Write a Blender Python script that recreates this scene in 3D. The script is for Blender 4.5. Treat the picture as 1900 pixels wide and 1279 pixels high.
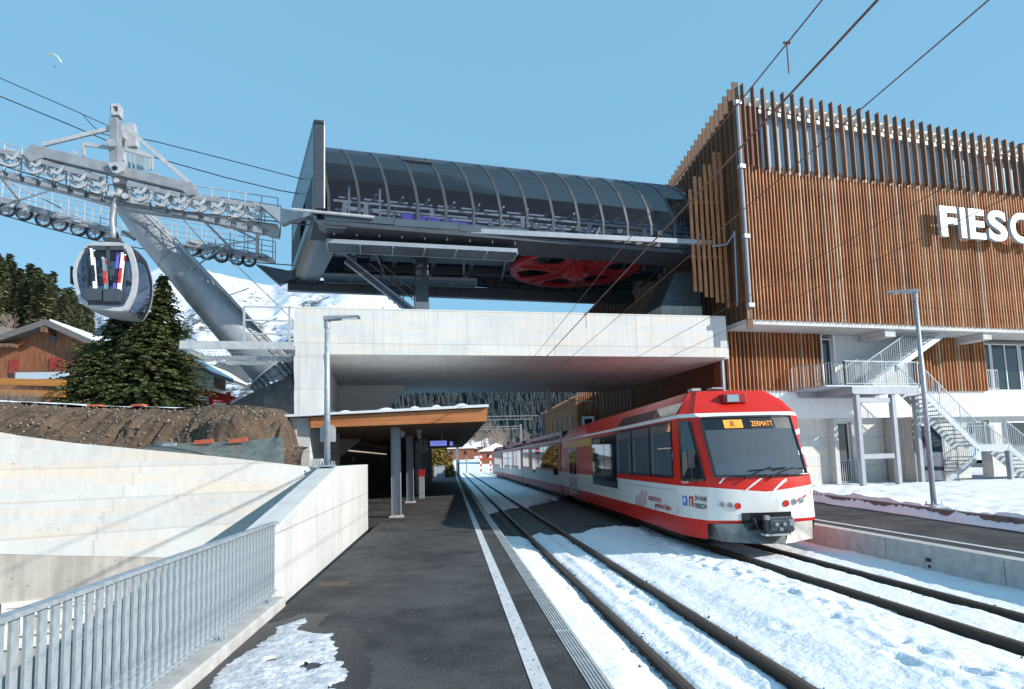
import bpy, math, random
import numpy as np
from mathutils import Vector, Matrix
random.seed(7); rng = np.random.default_rng(7)
S = bpy.context.scene
for o in list(bpy.data.objects): bpy.data.objects.remove(o)
C = bpy.data.collections.new('place'); S.collection.children.link(C)

# ---------------------------------------------------------------- camera
F0 = 1180.0; CX, CY = 950.0, 738.0; H = 1.95
def _n(v): return v/np.linalg.norm(v)
_d1 = _n(np.array([835.-CX, -(855.-CY), -F0])); _d3 = _n(np.array([620.-CX, 11000.+CY, -F0]))
_d3 = _n(_d3-_d1*_d1.dot(_d3)); _d2 = np.cross(_d1, _d3)
RC = np.array([_d2, _d1, _d3])
cam_d = bpy.data.cameras.new('camera'); cam = bpy.data.objects.new('camera', cam_d); C.objects.link(cam)
cam_d.sensor_width = 36; cam_d.lens = 36*F0/1900; cam_d.shift_y = (CY-639.5)/1900
cam_d.clip_start = 0.05; cam_d.clip_end = 20000
mw = np.eye(4); mw[:3, :3] = RC; mw[:3, 3] = (0, 0, H)
cam.matrix_world = Matrix(mw.tolist()); S.camera = cam

# ---------------------------------------------------------------- light
EL, AZ = 25.7, 63.0                       # sun height; azimuth from -Y towards +X
sx, sy, sz = math.sin(math.radians(AZ))*math.cos(math.radians(EL)), -math.cos(math.radians(AZ))*math.cos(math.radians(EL)), math.sin(math.radians(EL))
sun_d = bpy.data.lights.new('sun', 'SUN'); sun = bpy.data.objects.new('sun', sun_d); C.objects.link(sun)
sun_d.energy = 5.0; sun_d.angle = math.radians(.5); sun_d.color = (1, .95, .87)
sun.rotation_euler = Vector((sx, sy, sz)).to_track_quat('Z', 'Y').to_euler()
W = bpy.data.worlds.new('World'); S.world = W; W.use_nodes = True
nt = W.node_tree; nt.nodes.clear()
sky = nt.nodes.new('ShaderNodeTexSky'); sky.sky_type = 'NISHITA'; sky.sun_disc = False
sky.sun_elevation = math.radians(EL); sky.sun_rotation = math.atan2(sx, sy)
sky.air_density = 1.0; sky.dust_density = .15; sky.ozone_density = 1.2; sky.altitude = 1000
bg = nt.nodes.new('ShaderNodeBackground'); bg.inputs[1].default_value = .132
wo = nt.nodes.new('ShaderNodeOutputWorld')
hs = nt.nodes.new('ShaderNodeMixRGB'); hs.inputs[0].default_value = .70; hs.inputs[2].default_value = (1.62, 3.85, 5.6, 1)
nt.links.new(sky.outputs[0], hs.inputs[1]); nt.links.new(hs.outputs[0], bg.inputs[0]); nt.links.new(bg.outputs[0], wo.inputs[0])
S.view_settings.view_transform = 'Standard'; S.view_settings.look = 'None'
S.view_settings.exposure = 0.30; S.view_settings.gamma = 1
S.render.engine = 'CYCLES'; S.cycles.max_bounces = 7; S.cycles.transparent_max_bounces = 16

# ---------------------------------------------------------------- places: a sight line met with a real plane
def ray(px, py): return RC @ np.array([px-CX, -(py-CY), -F0])
def onz(px, py, z): r = ray(px, py); return np.array([0, 0, H])+r*((z-H)/r[2])
def ony(px, py, y): r = ray(px, py); return np.array([0, 0, H])+r*(y/r[1])
def onp(px, py, a, b):
    r = ray(px, py); a = np.array(a[:2], float); b = np.array(b[:2], float); n = np.array([-(b-a)[1], (b-a)[0]])
    return np.array([0, 0, H])+r*(n.dot(a)/n.dot(r[:2]))

# ---------------------------------------------------------------- materials
def mat(name, col, col2=None, scale=3., rough=.6, metal=0., bump=0., bscale=40., bdist=.02, stretch=(1, 1, 1), coat=0., emit=None, es=1., detail=6, lo=.35, hi=.65, trans=0., alpha=1., coord='Object', spec=None, col3=None, s3=12., lo3=.5, hi3=.6):
    m = bpy.data.materials.new(name); m.use_nodes = True
    t = m.node_tree; b = t.nodes['Principled BSDF']; L = t.links
    b.inputs['Roughness'].default_value = rough; b.inputs['Metallic'].default_value = metal
    b.inputs['Coat Weight'].default_value = coat; b.inputs['Coat Roughness'].default_value = .06
    b.inputs['Transmission Weight'].default_value = trans; b.inputs['Alpha'].default_value = alpha
    if spec is not None: b.inputs['Specular IOR Level'].default_value = spec
    b.inputs['Base Color'].default_value = (*col, 1)
    tc = t.nodes.new('ShaderNodeTexCoord'); mp = t.nodes.new('ShaderNodeMapping'); mp.inputs['Scale'].default_value = stretch
    L.new(tc.outputs[coord], mp.inputs[0])
    if col2 is not None:
        n = t.nodes.new('ShaderNodeTexNoise'); n.inputs['Scale'].default_value = scale; n.inputs['Detail'].default_value = detail; n.inputs['Roughness'].default_value = .65
        L.new(mp.outputs[0], n.inputs['Vector'])
        r = t.nodes.new('ShaderNodeValToRGB'); r.color_ramp.elements[0].position = lo; r.color_ramp.elements[1].position = hi
        r.color_ramp.elements[0].color = (*col, 1); r.color_ramp.elements[1].color = (*col2, 1)
        L.new(n.outputs[0], r.inputs[0]); out = r.outputs[0]
        if col3 is not None:
            n3 = t.nodes.new('ShaderNodeTexNoise'); n3.inputs['Scale'].default_value = s3; n3.inputs['Detail'].default_value = 5
            L.new(mp.outputs[0], n3.inputs['Vector'])
            r3 = t.nodes.new('ShaderNodeValToRGB'); r3.color_ramp.elements[0].position = lo3; r3.color_ramp.elements[1].position = hi3
            r3.color_ramp.elements[0].color = (0, 0, 0, 1); r3.color_ramp.elements[1].color = (1, 1, 1, 1)
            L.new(n3.outputs[0], r3.inputs[0])
            mx = t.nodes.new('ShaderNodeMixRGB'); L.new(r3.outputs[0], mx.inputs[0]); L.new(out, mx.inputs[1]); mx.inputs[2].default_value = (*col3, 1); out = mx.outputs[0]
        L.new(out, b.inputs['Base Color'])
    if bump:
        n2 = t.nodes.new('ShaderNodeTexNoise'); n2.inputs['Scale'].default_value = bscale; n2.inputs['Detail'].default_value = 8
        L.new(mp.outputs[0], n2.inputs['Vector'])
        bp = t.nodes.new('ShaderNodeBump'); bp.inputs['Strength'].default_value = bump; bp.inputs['Distance'].default_value = bdist
        L.new(n2.outputs[0], bp.inputs['Height']); L.new(bp.outputs[0], b.inputs['Normal'])
    if emit: b.inputs['Emission Color'].default_value = (*emit, 1); b.inputs['Emission Strength'].default_value = es
    return m
def concrete(name, base, dark, bw=2.4, bh=1.2, joint=.8, streak=.5, warm=None):
    m = bpy.data.materials.new(name); m.use_nodes = True; t = m.node_tree; b = t.nodes['Principled BSDF']; L = t.links; N = t.nodes.new
    b.inputs['Roughness'].default_value = .85
    uv = N('ShaderNodeTexCoord')
    br = N('ShaderNodeTexBrick'); br.offset = 0; br.inputs['Brick Width'].default_value = bw; br.inputs['Row Height'].default_value = bh
    br.inputs['Mortar Size'].default_value = .013; br.inputs['Mortar Smooth'].default_value = .3; br.inputs['Scale'].default_value = 1
    br.inputs['Color1'].default_value = (1, 1, 1, 1); br.inputs['Color2'].default_value = (.9, .9, .91, 1); br.inputs['Mortar'].default_value = (joint, joint, joint, 1)
    L.new(uv.outputs['UV'], br.inputs['Vector'])
    n = N('ShaderNodeTexNoise'); n.inputs['Scale'].default_value = .9; n.inputs['Detail'].default_value = 9; n.inputs['Roughness'].default_value = .68; L.new(uv.outputs['UV'], n.inputs['Vector'])
    r = N('ShaderNodeValToRGB'); r.color_ramp.elements[0].position = .32; r.color_ramp.elements[1].position = .66
    r.color_ramp.elements[0].color = (*dark, 1); r.color_ramp.elements[1].color = (*base, 1); L.new(n.outputs[0], r.inputs[0])
    out = r.outputs[0]
    if warm:
        nw = N('ShaderNodeTexNoise'); nw.inputs['Scale'].default_value = 1.6; nw.inputs['Detail'].default_value = 7
        mpw = N('ShaderNodeMapping'); mpw.inputs['Scale'].default_value = (.35, 2.2, 1); L.new(uv.outputs['UV'], mpw.inputs[0]); L.new(mpw.outputs[0], nw.inputs['Vector'])
        rw = N('ShaderNodeValToRGB'); rw.color_ramp.elements[0].position = .45; rw.color_ramp.elements[1].position = .62; L.new(nw.outputs[0], rw.inputs[0])
        mw_ = N('ShaderNodeMixRGB'); L.new(rw.outputs[0], mw_.inputs[0]); L.new(out, mw_.inputs[1]); mw_.inputs[2].default_value = (*warm, 1); out = mw_.outputs[0]
    mp = N('ShaderNodeMapping'); mp.inputs['Scale'].default_value = (5, .35, 1); L.new(uv.outputs['UV'], mp.inputs[0])
    n2 = N('ShaderNodeTexNoise'); n2.inputs['Scale'].default_value = 1.5; n2.inputs['Detail'].default_value = 6; L.new(mp.outputs[0], n2.inputs['Vector'])
    r2 = N('ShaderNodeValToRGB'); r2.color_ramp.elements[0].position = .38; r2.color_ramp.elements[1].position = .6
    r2.color_ramp.elements[0].color = (1-streak*.35,)*3+(1,); r2.color_ramp.elements[1].color = (1, 1, 1, 1); L.new(n2.outputs[0], r2.inputs[0])
    n3 = N('ShaderNodeTexNoise'); n3.inputs['Scale'].default_value = 16; n3.inputs['Detail'].default_value = 3; L.new(uv.outputs['UV'], n3.inputs['Vector'])
    r3 = N('ShaderNodeValToRGB'); r3.color_ramp.elements[0].position = .27; r3.color_ramp.elements[1].position = .33; r3.color_ramp.elements[0].color = (.62, .62, .6, 1); r3.color_ramp.elements[1].color = (1, 1, 1, 1); L.new(n3.outputs[0], r3.inputs[0])
    for src in (r2.outputs[0], br.outputs[0], r3.outputs[0]):
        mx = N('ShaderNodeMixRGB'); mx.blend_type = 'MULTIPLY'; mx.inputs[0].default_value = 1; L.new(out, mx.inputs[1]); L.new(src, mx.inputs[2]); out = mx.outputs[0]
    L.new(out, b.inputs['Base Color'])
    nb = N('ShaderNodeTexNoise'); nb.inputs['Scale'].default_value = 30; nb.inputs['Detail'].default_value = 8; L.new(uv.outputs['UV'], nb.inputs['Vector'])
    bp = N('ShaderNodeBump'); bp.inputs['Strength'].default_value = .25; bp.inputs['Distance'].default_value = .01; L.new(nb.outputs[0], bp.inputs['Height']); L.new(bp.outputs[0], b.inputs['Normal'])
    return m
def wood(name, c1, c2, knot=(.1, .04, .015), rough=.65, axis='UV', seam=None):
    m = bpy.data.materials.new(name); m.use_nodes = True; t = m.node_tree; b = t.nodes['Principled BSDF']; L = t.links; N = t.nodes.new
    b.inputs['Roughness'].default_value = rough
    uv = N('ShaderNodeTexCoord'); mp = N('ShaderNodeMapping'); mp.inputs['Scale'].default_value = seam or (6, .5, 1); L.new(uv.outputs['UV'], mp.inputs[0])
    n = N('ShaderNodeTexNoise'); n.inputs['Scale'].default_value = 2; n.inputs['Detail'].default_value = 7; n.inputs['Roughness'].default_value = .7; L.new(mp.outputs[0], n.inputs['Vector'])
    r = N('ShaderNodeValToRGB'); r.color_ramp.elements[0].position = .35; r.color_ramp.elements[1].position = .65
    r.color_ramp.elements[0].color = (*c1, 1); r.color_ramp.elements[1].color = (*c2, 1); L.new(n.outputs[0], r.inputs[0])
    n3 = N('ShaderNodeTexNoise'); n3.inputs['Scale'].default_value = 7; n3.inputs['Detail'].default_value = 2; L.new(uv.outputs['UV'], n3.inputs['Vector'])
    r3 = N('ShaderNodeValToRGB'); r3.color_ramp.elements[0].position = .27; r3.color_ramp.elements[1].position = .31; r3.color_ramp.elements[0].color = (1, 1, 1, 1); r3.color_ramp.elements[1].color = (0, 0, 0, 1); L.new(n3.outputs[0], r3.inputs[0])
    mx = N('ShaderNodeMixRGB'); L.new(r3.outputs[0], mx.inputs[0]); L.new(r.outputs[0], mx.inputs[1]); mx.inputs[2].default_value = (*knot, 1)
    L.new(mx.outputs[0], b.inputs['Base Color'])
    bp = N('ShaderNodeBump'); bp.inputs['Strength'].default_value = .3; bp.inputs['Distance'].default_value = .01; L.new(n.outputs[0], bp.inputs['Height']); L.new(bp.outputs[0], b.inputs['Normal'])
    return m
def glass(name, col, rough=.03, alpha=.35, spec=.6, dk=.25):
    m = bpy.data.materials.new(name); m.use_nodes = True; t = m.node_tree; t.nodes.clear(); N = t.nodes.new; L = t.links
    o = N('ShaderNodeOutputMaterial'); tr = N('ShaderNodeBsdfTransparent'); tr.inputs[0].default_value = (*col, 1)
    g = N('ShaderNodeBsdfGlossy'); g.inputs['Roughness'].default_value = rough; g.inputs[0].default_value = (1, 1, 1, 1)
    fr = N('ShaderNodeFresnel'); fr.inputs[0].default_value = 1.5
    mt = N('ShaderNodeMath'); mt.operation = 'MULTIPLY'; mt.inputs[1].default_value = spec*1.6; L.new(fr.outputs[0], mt.inputs[0])
    mx = N('ShaderNodeMixShader'); L.new(mt.outputs[0], mx.inputs[0]); L.new(tr.outputs[0], mx.inputs[1]); L.new(g.outputs[0], mx.inputs[2])
    df = N('ShaderNodeBsdfDiffuse'); df.inputs[0].default_value = (*[c*dk for c in col], 1)
    m2 = N('ShaderNodeMixShader'); m2.inputs[0].default_value = alpha; L.new(mx.outputs[0], m2.inputs[1]); L.new(df.outputs[0], m2.inputs[2])
    L.new(m2.outputs[0], o.inputs[0]); return m

M = {}
M['asphalt'] = mat('asphalt', (.022, .022, .025), (.078, .076, .074), 1.3, .8, bump=1.0, bscale=90, detail=12, lo=.38, hi=.64, col3=(.16, .158, .155), s3=28, lo3=.64, hi3=.72)
M['line'] = mat('line_paint', (.62, .62, .64), (.5, .5, .51), 3, .7, col3=(.08, .08, .085), s3=14, lo3=.62, hi3=.66, stretch=(1.5, .9, 1))
M['kerb'] = mat('kerb_concrete', (.36, .35, .34), (.5, .49, .47), 5, .85, bump=.3)
M['kerb_d'] = mat('granite_kerb', (.12, .105, .098), (.19, .165, .155), 5, .85, bump=.4)
M['conc'] = concrete('light_concrete', (.62, .615, .60), (.52, .52, .51), 2.6, 1.15, .66, .22)
M['conc_bridge'] = concrete('bridge_concrete', (.64, .64, .63), (.55, .55, .53), 3.4, 1.25, .62, .22, warm=(.66, .62, .55))
M['conc_w'] = concrete('warm_concrete', (.52, .51, .49), (.44, .43, .41), 4.2, .50, .80, .22, warm=(.53, .46, .39))
M['conc_old'] = concrete('old_concrete', (.52, .48, .43), (.38, .35, .31), 5, 4, .95, .7)
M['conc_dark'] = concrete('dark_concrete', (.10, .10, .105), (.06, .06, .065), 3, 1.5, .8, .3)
M['white'] = mat('white_render', (.72, .72, .73), (.78, .78, .78), 1.5, .8, bump=.1)
M['snow'] = mat('snow', (.80, .82, .86), (.88, .89, .91), 2.5, .55, bump=.8, bscale=16, bdist=.022, detail=12, col3=(.52, .49, .47), s3=2.6, lo3=.70, hi3=.80)
M['wet'] = mat('wet_asphalt', (.012, .012, .014), (.022, .022, .024), 3, .35, bump=.5, bscale=60)
M['snow_t'] = mat('trodden_snow', (.42, .43, .47), (.74, .75, .78), 9, .6, bump=1.0, bscale=24, detail=9, col3=(.3, .3, .32), s3=4.5, lo3=.63, hi3=.7)
M['gravel'] = mat('ballast', (.045, .042, .042), (.16, .15, .145), 26, .9, bump=1.6, bscale=34, detail=3, lo=.3, hi=.75)
M['soil'] = mat('soil', (.058, .036, .023), (.125, .081, .052), 1.3, .95, bump=1.0, bscale=5, bdist=.16, detail=10, col3=(.15, .115, .085), s3=30, lo3=.6, hi3=.7)
M['field'] = mat('field_snow', (.78, .8, .85), (.88, .89, .91), .02, .6)
M['rail'] = mat('rail_rust', (.055, .032, .022), (.09, .055, .038), 8, .6, bump=.2)
M['rail_top'] = mat('rail_head', (.20, .17, .15), (.12, .09, .075), 14, .38, metal=.6)
M['sleeper'] = mat('sleeper', (.11, .10, .09), (.2, .185, .17), 6, .9, bump=.4)
M['galv'] = mat('galvanised_steel', (.30, .34, .38), (.44, .48, .51), 14, .5, metal=.35, detail=4)
M['steel'] = mat('grey_steel', (.22, .225, .245), (.31, .315, .33), 2.5, .48, metal=.25, detail=5)
M['steel_l'] = mat('light_steel', (.34, .345, .36), (.45, .455, .465), 4, .4, metal=.1)
M['tube'] = mat('column_steel', (.27, .29, .32), (.34, .36, .39), 2., .42, metal=.3, stretch=(1, 1, .4))
M['dsteel'] = mat('dark_steel', (.055, .062, .074), (.08, .088, .10), 3, .42, metal=.4)
M['anth'] = mat('anthracite_panel', (.075, .082, .095), (.095, .10, .115), 1.5, .32, metal=.5)
M['anth_l'] = mat('anthracite_fascia', (.13, .14, .155), (.17, .18, .195), 1.5, .28, metal=.7)
M['black'] = mat('black', (.012, .012, .014), rough=.5)
M['rubber'] = mat('rubber', (.02, .02, .02), rough=.7)
M['red'] = mat('train_red', (.60, .020, .008), (.54, .017, .008), 1.2, .4, coat=.12, spec=.3, col3=(.42, .03, .015), s3=3.5, lo3=.6, hi3=.75)
M['dred'] = mat('wheel_red', (.36, .012, .012), (.25, .01, .012), 2, .4)
M['shutter'] = mat('shutter_red', (.24, .018, .014), (.30, .03, .02), 3, .6)
M['wred'] = mat('balcony_red', (.62, .04, .015), rough=.5)
M['twhite'] = mat('train_white', (.66, .65, .62), (.72, .71, .68), 1.2, .4, coat=.12, spec=.3, col3=(.50, .47, .43), s3=3.2, lo3=.6, hi3=.8)
M['tblack'] = mat('train_black', (.012, .012, .014), rough=.25, coat=.5)
M['yellow'] = mat('yellow_stripe', (.7, .40, .02), rough=.35)
M['plough'] = mat('plough_metal', (.12, .12, .115), (.24, .24, .23), 2.2, .48, metal=.6, detail=3)
M['lamp_red'] = mat('tail_lens', (.55, .02, .015), rough=.15, coat=1)
M['lamp_w'] = mat('lamp_lens', (.55, .56, .56), rough=.08, metal=.8)
M['slat'] = wood('larch_slats', (.22, .075, .028), (.62, .34, .165))
M['slat2'] = wood('larch_slats_orange', (.24, .078, .026), (.54, .23, .085))
M['slat3'] = wood('larch_slats_brown', (.15, .055, .024), (.38, .19, .095))
M['slat4'] = wood('larch_slats_grey', (.30, .17, .10), (.70, .50, .34))
M['slat_b'] = wood('larch_backing', (.10, .024, .010), (.18, .045, .016))
M['slat_d'] = wood('larch_shaded', (.085, .040, .021), (.22, .115, .06))  # darker larch copy: shade on the fins' side faces put into the colour
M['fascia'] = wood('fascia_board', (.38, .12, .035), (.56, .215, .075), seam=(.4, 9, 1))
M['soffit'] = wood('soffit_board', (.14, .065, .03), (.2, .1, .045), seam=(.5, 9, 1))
M['chalet'] = wood('chalet_boards', (.10, .030, .013), (.34, .12, .045), seam=(7, .35, 1))
M['oldwood'] = wood('weathered_beam', (.10, .085, .078), (.17, .15, .14), seam=(.5, 6, 1))
M['rail_wood'] = wood('fence_board', (.30, .115, .018), (.42, .18, .035), seam=(.5, 6, 1))
M['plaster'] = mat('cream_plaster', (.66, .57, .38), (.72, .63, .44), 2, .9)
M['bark'] = mat('bark', (.07, .05, .035), (.14, .10, .07), 9, .95, bump=.6)
M['barebark'] = mat('bare_bark', (.22, .17, .14), (.30, .24, .20), 5, .95)
M['needle'] = mat('spruce_needles', (.040, .062, .020), (.125, .15, .052), 1.1, .7, detail=5, col3=(.14, .10, .04), s3=2.6, lo3=.58, hi3=.68)
M['needle2'] = mat('far_needles', (.075, .092, .042), (.17, .17, .085), .12, .8)
M['needle3'] = mat('larch_brush', (.12, .085, .055), (.19, .145, .10), .3, .9)
M['hedge'] = mat('hedge', (.17, .11, .02), (.24, .17, .04), 4, .9)
M['tarp'] = mat('green_tarp', (.085, .10, .09), (.15, .165, .15), 2, .4, bump=1, bscale=4, bdist=.08)
M['tarp_d'] = mat('dark_tarp', (.012, .016, .018), (.022, .028, .034), 2, .85, spec=.15, bump=.6, bscale=4)
M['glass_t'] = glass('tube_glass', (.60, .64, .74), .02, .10, .10, .22)
M['glass_w'] = mat('window_glass', (.015, .022, .032), rough=.03, spec=.9)
M['glass_train'] = glass('train_glass', (.56, .64, .74), .02, .34, .9, .42)  # blue-grey diffuse share paints the sky's reflection into the glass
M['glass_c'] = glass('cabin_glass', (.42, .46, .54), .02, .10, .35)
M['poly'] = mat('polycarbonate', (.22, .32, .42), (.36, .46, .55), 3.5, .18, stretch=(5, 5, .12), spec=.8, coat=.5)
M['purple'] = mat('violet_cover', (.12, .085, .42), (.15, .11, .5), 1, .45)
M['ltext'] = mat('white_letters', (.82, .82, .82), rough=.5)
M['side_l'] = mat('letter_sides', (.34, .42, .46), rough=.5)
M['rtext'] = mat('red_letters', (.5, .03, .025), rough=.4)
M['btext'] = mat('black_letters', (.02, .02, .02), rough=.4)
M['amber'] = mat('amber_display', (.5, .2, .02), rough=.5, emit=(1, .36, .04), es=.75)
M['screen'] = mat('blue_screen', (.05, .07, .3), rough=.3, emit=(.25, .3, .95), es=.55)
M['disp_bg'] = mat('display_panel', (.03, .045, .04), rough=.3)
M['seat'] = mat('orange_seat', (.55, .22, .03), rough=.7)
M['inner'] = mat('machine_hall', (.045, .068, .12), rough=.7)
M['cabin'] = mat('cabin_interior', (.42, .46, .52), rough=.7)
M['signal'] = mat('signal_lamp', (.6, .05, .02), rough=.3, emit=(1, .1, .03), es=3)
M['led'] = mat('led_strip', (.8, .75, .6), rough=.5, emit=(1, .85, .6), es=.5)
M['wire'] = mat('copper_wire', (.17, .065, .04), rough=.6)
M['cable'] = mat('cable', (.03, .035, .045), rough=.5)
M['plaque'] = mat('plaque_cream', (.60, .58, .51), (.68, .66, .60), 4, .85)
M['orange'] = mat('orange_board', (.42, .07, .03), (.55, .14, .07), 3, .7)
M['shield_b'] = mat('shield_blue', (.05, .2, .6), rough=.4)
M['mesh'] = mat('wire_mesh', (.34, .37, .38), rough=.6)

# ---------------------------------------------------------------- objects
def tag(o, label=None, cat=None, group=None, kind=None):
    if label: o['label'] = label
    if cat: o['category'] = cat
    if group: o['group'] = group
    if kind: o['kind'] = kind
    return o
def thing(name, label, cat, loc=(0, 0, 0), group=None):
    o = bpy.data.objects.new(name, None); C.objects.link(o); o.location = [float(v) for v in loc]; o.empty_display_size = .3
    return tag(o, label, cat, group)
def root_loc(p):
    v = np.zeros(3)
    while p is not None: v = v+np.array(p.location); p = p.parent
    return v
class MB:
    def __init__(s): s.v = []; s.f = []; s.mi = []; s.m = 0; s.n = 0
    def add(s, V, Fs):
        V = np.asarray(V, float).reshape(-1, 3); k = s.n; s.v.append(V); s.n += len(V)
        for f in Fs: s.f.append(tuple(i+k for i in f)); s.mi.append(s.m)
        return s
    def quad(s, a, b, c, d): return s.add([a, b, c, d], [(0, 1, 2, 3)])
    def hexa(s, P): return s.add(P, [(0, 3, 2, 1), (4, 5, 6, 7), (0, 1, 5, 4), (1, 2, 6, 5), (2, 3, 7, 6), (3, 0, 4, 7)])
    def box(s, x0, x1, y0, y1, z0, z1): return s.hexa([(x0, y0, z0), (x1, y0, z0), (x1, y1, z0), (x0, y1, z0), (x0, y0, z1), (x1, y0, z1), (x1, y1, z1), (x0, y1, z1)])
    def bar(s, a, b, w, h, up=(0, 0, 1)):
        a = np.array(a, float); b = np.array(b, float); d = _n(b-a); up = np.array(up, float)
        if abs(d.dot(up)) > .98: up = np.array([0, 1., 0])
        sd = _n(np.cross(d, up)); u = np.cross(sd, d); sd = sd*w/2; u = u*h/2
        return s.hexa([a-sd-u, a+sd-u, b+sd-u, b-sd-u, a-sd+u, a+sd+u, b+sd+u, b-sd+u])
    def tube(s, pts, r, n=8, cap=True):
        P = [np.array(p, float) for p in pts]; R_ = r if hasattr(r, '__len__') else [r]*len(P); V = []; k = len(P)
        up = None
        for i in range(k):
            d = _n(P[min(i+1, k-1)]-P[max(i-1, 0)])
            if up is None: up = np.array([0, 0, 1.]) if abs(d[2]) < .9 else np.array([0, 1., 0])
            x = _n(np.cross(d, up)); y = np.cross(x, d); up = y
            for j in range(n):
                a = 2*math.pi*j/n; V.append(P[i]+(x*math.cos(a)+y*math.sin(a))*R_[i])
        Fs = [(i*n+j, i*n+(j+1) % n, (i+1)*n+(j+1) % n, (i+1)*n+j) for i in range(k-1) for j in range(n)]
        if cap: Fs += [tuple(range(n-1, -1, -1)), tuple((k-1)*n+j for j in range(n))]
        return s.add(V, Fs)
    def disc(s, c, axis, r, t, n=20, r0=0):
        c = np.array(c, float); ax = _n(np.array(axis, float)); up = np.array([0, 0, 1.]) if abs(ax[2]) < .9 else np.array([0, 1., 0])
        x = _n(np.cross(ax, up)); y = np.cross(ax, x); V = []
        rr = [r0, r] if r0 else [r]
        for q in (-t/2, t/2):
            for R_ in rr:
                for j in range(n):
                    a = 2*math.pi*j/n; V.append(c+ax*q+(x*math.cos(a)+y*math.sin(a))*R_)
        m = len(rr)*n
        if not r0:
            Fs = [(j, (j+1) % n, n+(j+1) % n, n+j) for j in range(n)]+[tuple(range(n-1, -1, -1)), tuple(n+j for j in range(n))]
        else:
            Fs = []
            for j in range(n):
                k = (j+1) % n
                Fs += [(n+j, n+k, m+n+k, m+n+j), (k, j, m+j, m+k), (j, k, n+k, n+j), (m+k, m+j, m+n+j, m+n+k)]
        return s.add(V, Fs)
    def prism(s, poly, d):
        """poly: list of 3D points (planar), d: extrusion vector"""
        P = np.array(poly, float); n = len(P); V = np.vstack([P, P+np.array(d, float)])
        return s.add(V, [tuple(range(n-1, -1, -1)), tuple(range(n, 2*n))]+[(i, (i+1) % n, n+(i+1) % n, n+i) for i in range(n)])
    def strip(s, rows, closed=False):
        """rows: list of equal-length point lists"""
        m = len(rows[0]); V = [p for r in rows for p in r]; Fs = []
        for i in range(len(rows)-1):
            for j in range(m-1+(1 if closed else 0)):
                k = (j+1) % m; Fs.append((i*m+j, i*m+k, (i+1)*m+k, (i+1)*m+j))
        return s.add(V, Fs)
    def build(s, name, mats, parent=None, smooth=False, flat_uv=False, bevel=0):
        V = np.vstack(s.v) if s.v else np.zeros((0, 3)); V = V-root_loc(parent)
        me = bpy.data.meshes.new(name); me.from_pydata(V.tolist(), [], s.f)
        if not isinstance(mats, (list, tuple)): mats = [mats]
        for m in mats: me.materials.append(m)
        if len(mats) > 1: me.polygons.foreach_set('material_index', s.mi)
        if smooth: me.polygons.foreach_set('use_smooth', [True]*len(s.f))
        if smooth == 'angle':
            import bmesh
            bm = bmesh.new(); bm.from_mesh(me); bmesh.ops.remove_doubles(bm, verts=bm.verts, dist=.0004)
            for e_ in bm.edges:
                if len(e_.link_faces) != 2 or e_.calc_face_angle(0) > .42 or e_.link_faces[0].material_index != e_.link_faces[1].material_index and e_.calc_face_angle(0) > .2: e_.smooth = False
            bm.to_mesh(me); bm.free(); V = np.array([v.co[:] for v in me.vertices])
        me.update()
        # uv in metres: u along the wall, v up (or x,y on level faces)
        nl = len(me.loops); npol = len(me.polygons)
        if nl and nl < 400000:
            nr = np.empty(npol*3, np.float32); me.polygons.foreach_get('normal', nr); nr = nr.reshape(-1, 3)
            lt = np.empty(npol, np.int32); me.polygons.foreach_get('loop_total', lt); nr = np.repeat(nr, lt, axis=0)
            li = np.empty(nl, np.int32); me.loops.foreach_get('vertex_index', li); p = V[li]+root_loc(parent)
            h = np.hypot(nr[:, 0], nr[:, 1])+1e-9; tx, ty = -nr[:, 1]/h, nr[:, 0]/h
            lvl = np.abs(nr[:, 2]) > .8
            sg = np.where(np.abs(tx) > np.abs(ty), np.sign(tx), np.sign(ty))
            u = np.where(lvl, p[:, 0], (p[:, 0]*tx+p[:, 1]*ty)*sg); v = np.where(lvl, p[:, 1], p[:, 2])
            uv = me.uv_layers.new(name='UVMap'); uv.data.foreach_set('uv', np.stack([u, v], 1).astype(np.float32).ravel())
        o = bpy.data.objects.new(name, me); C.objects.link(o); o.parent = parent
        if bevel:
            b = o.modifiers.new('bevel', 'BEVEL'); b.width = bevel; b.segments = 2; b.limit_method = 'ANGLE'
        return o
def copy_tree(o, parent=None):
    c = o.copy(); C.objects.link(c); c.parent = parent
    for ch in list(o.children): copy_tree(ch, c)
    return c
def text_mesh(txt, size, depth=0., font_spacing=1., bold=0.):
    cu = bpy.data.curves.new('lettering', 'FONT'); cu.body = txt; cu.size = size; cu.extrude = depth/2; cu.space_character = font_spacing; cu.offset = bold
    cu.resolution_u = 4
    o = bpy.data.objects.new('lettering_src', cu); C.objects.link(o)
    dg = bpy.context.evaluated_depsgraph_get(); me = bpy.data.meshes.new_from_object(o.evaluated_get(dg))
    V = np.array([v.co[:] for v in me.vertices]); Fs = [tuple(p.vertices) for p in me.polygons]
    bpy.data.objects.remove(o); bpy.data.curves.remove(cu); bpy.data.meshes.remove(me)
    return V, Fs
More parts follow.
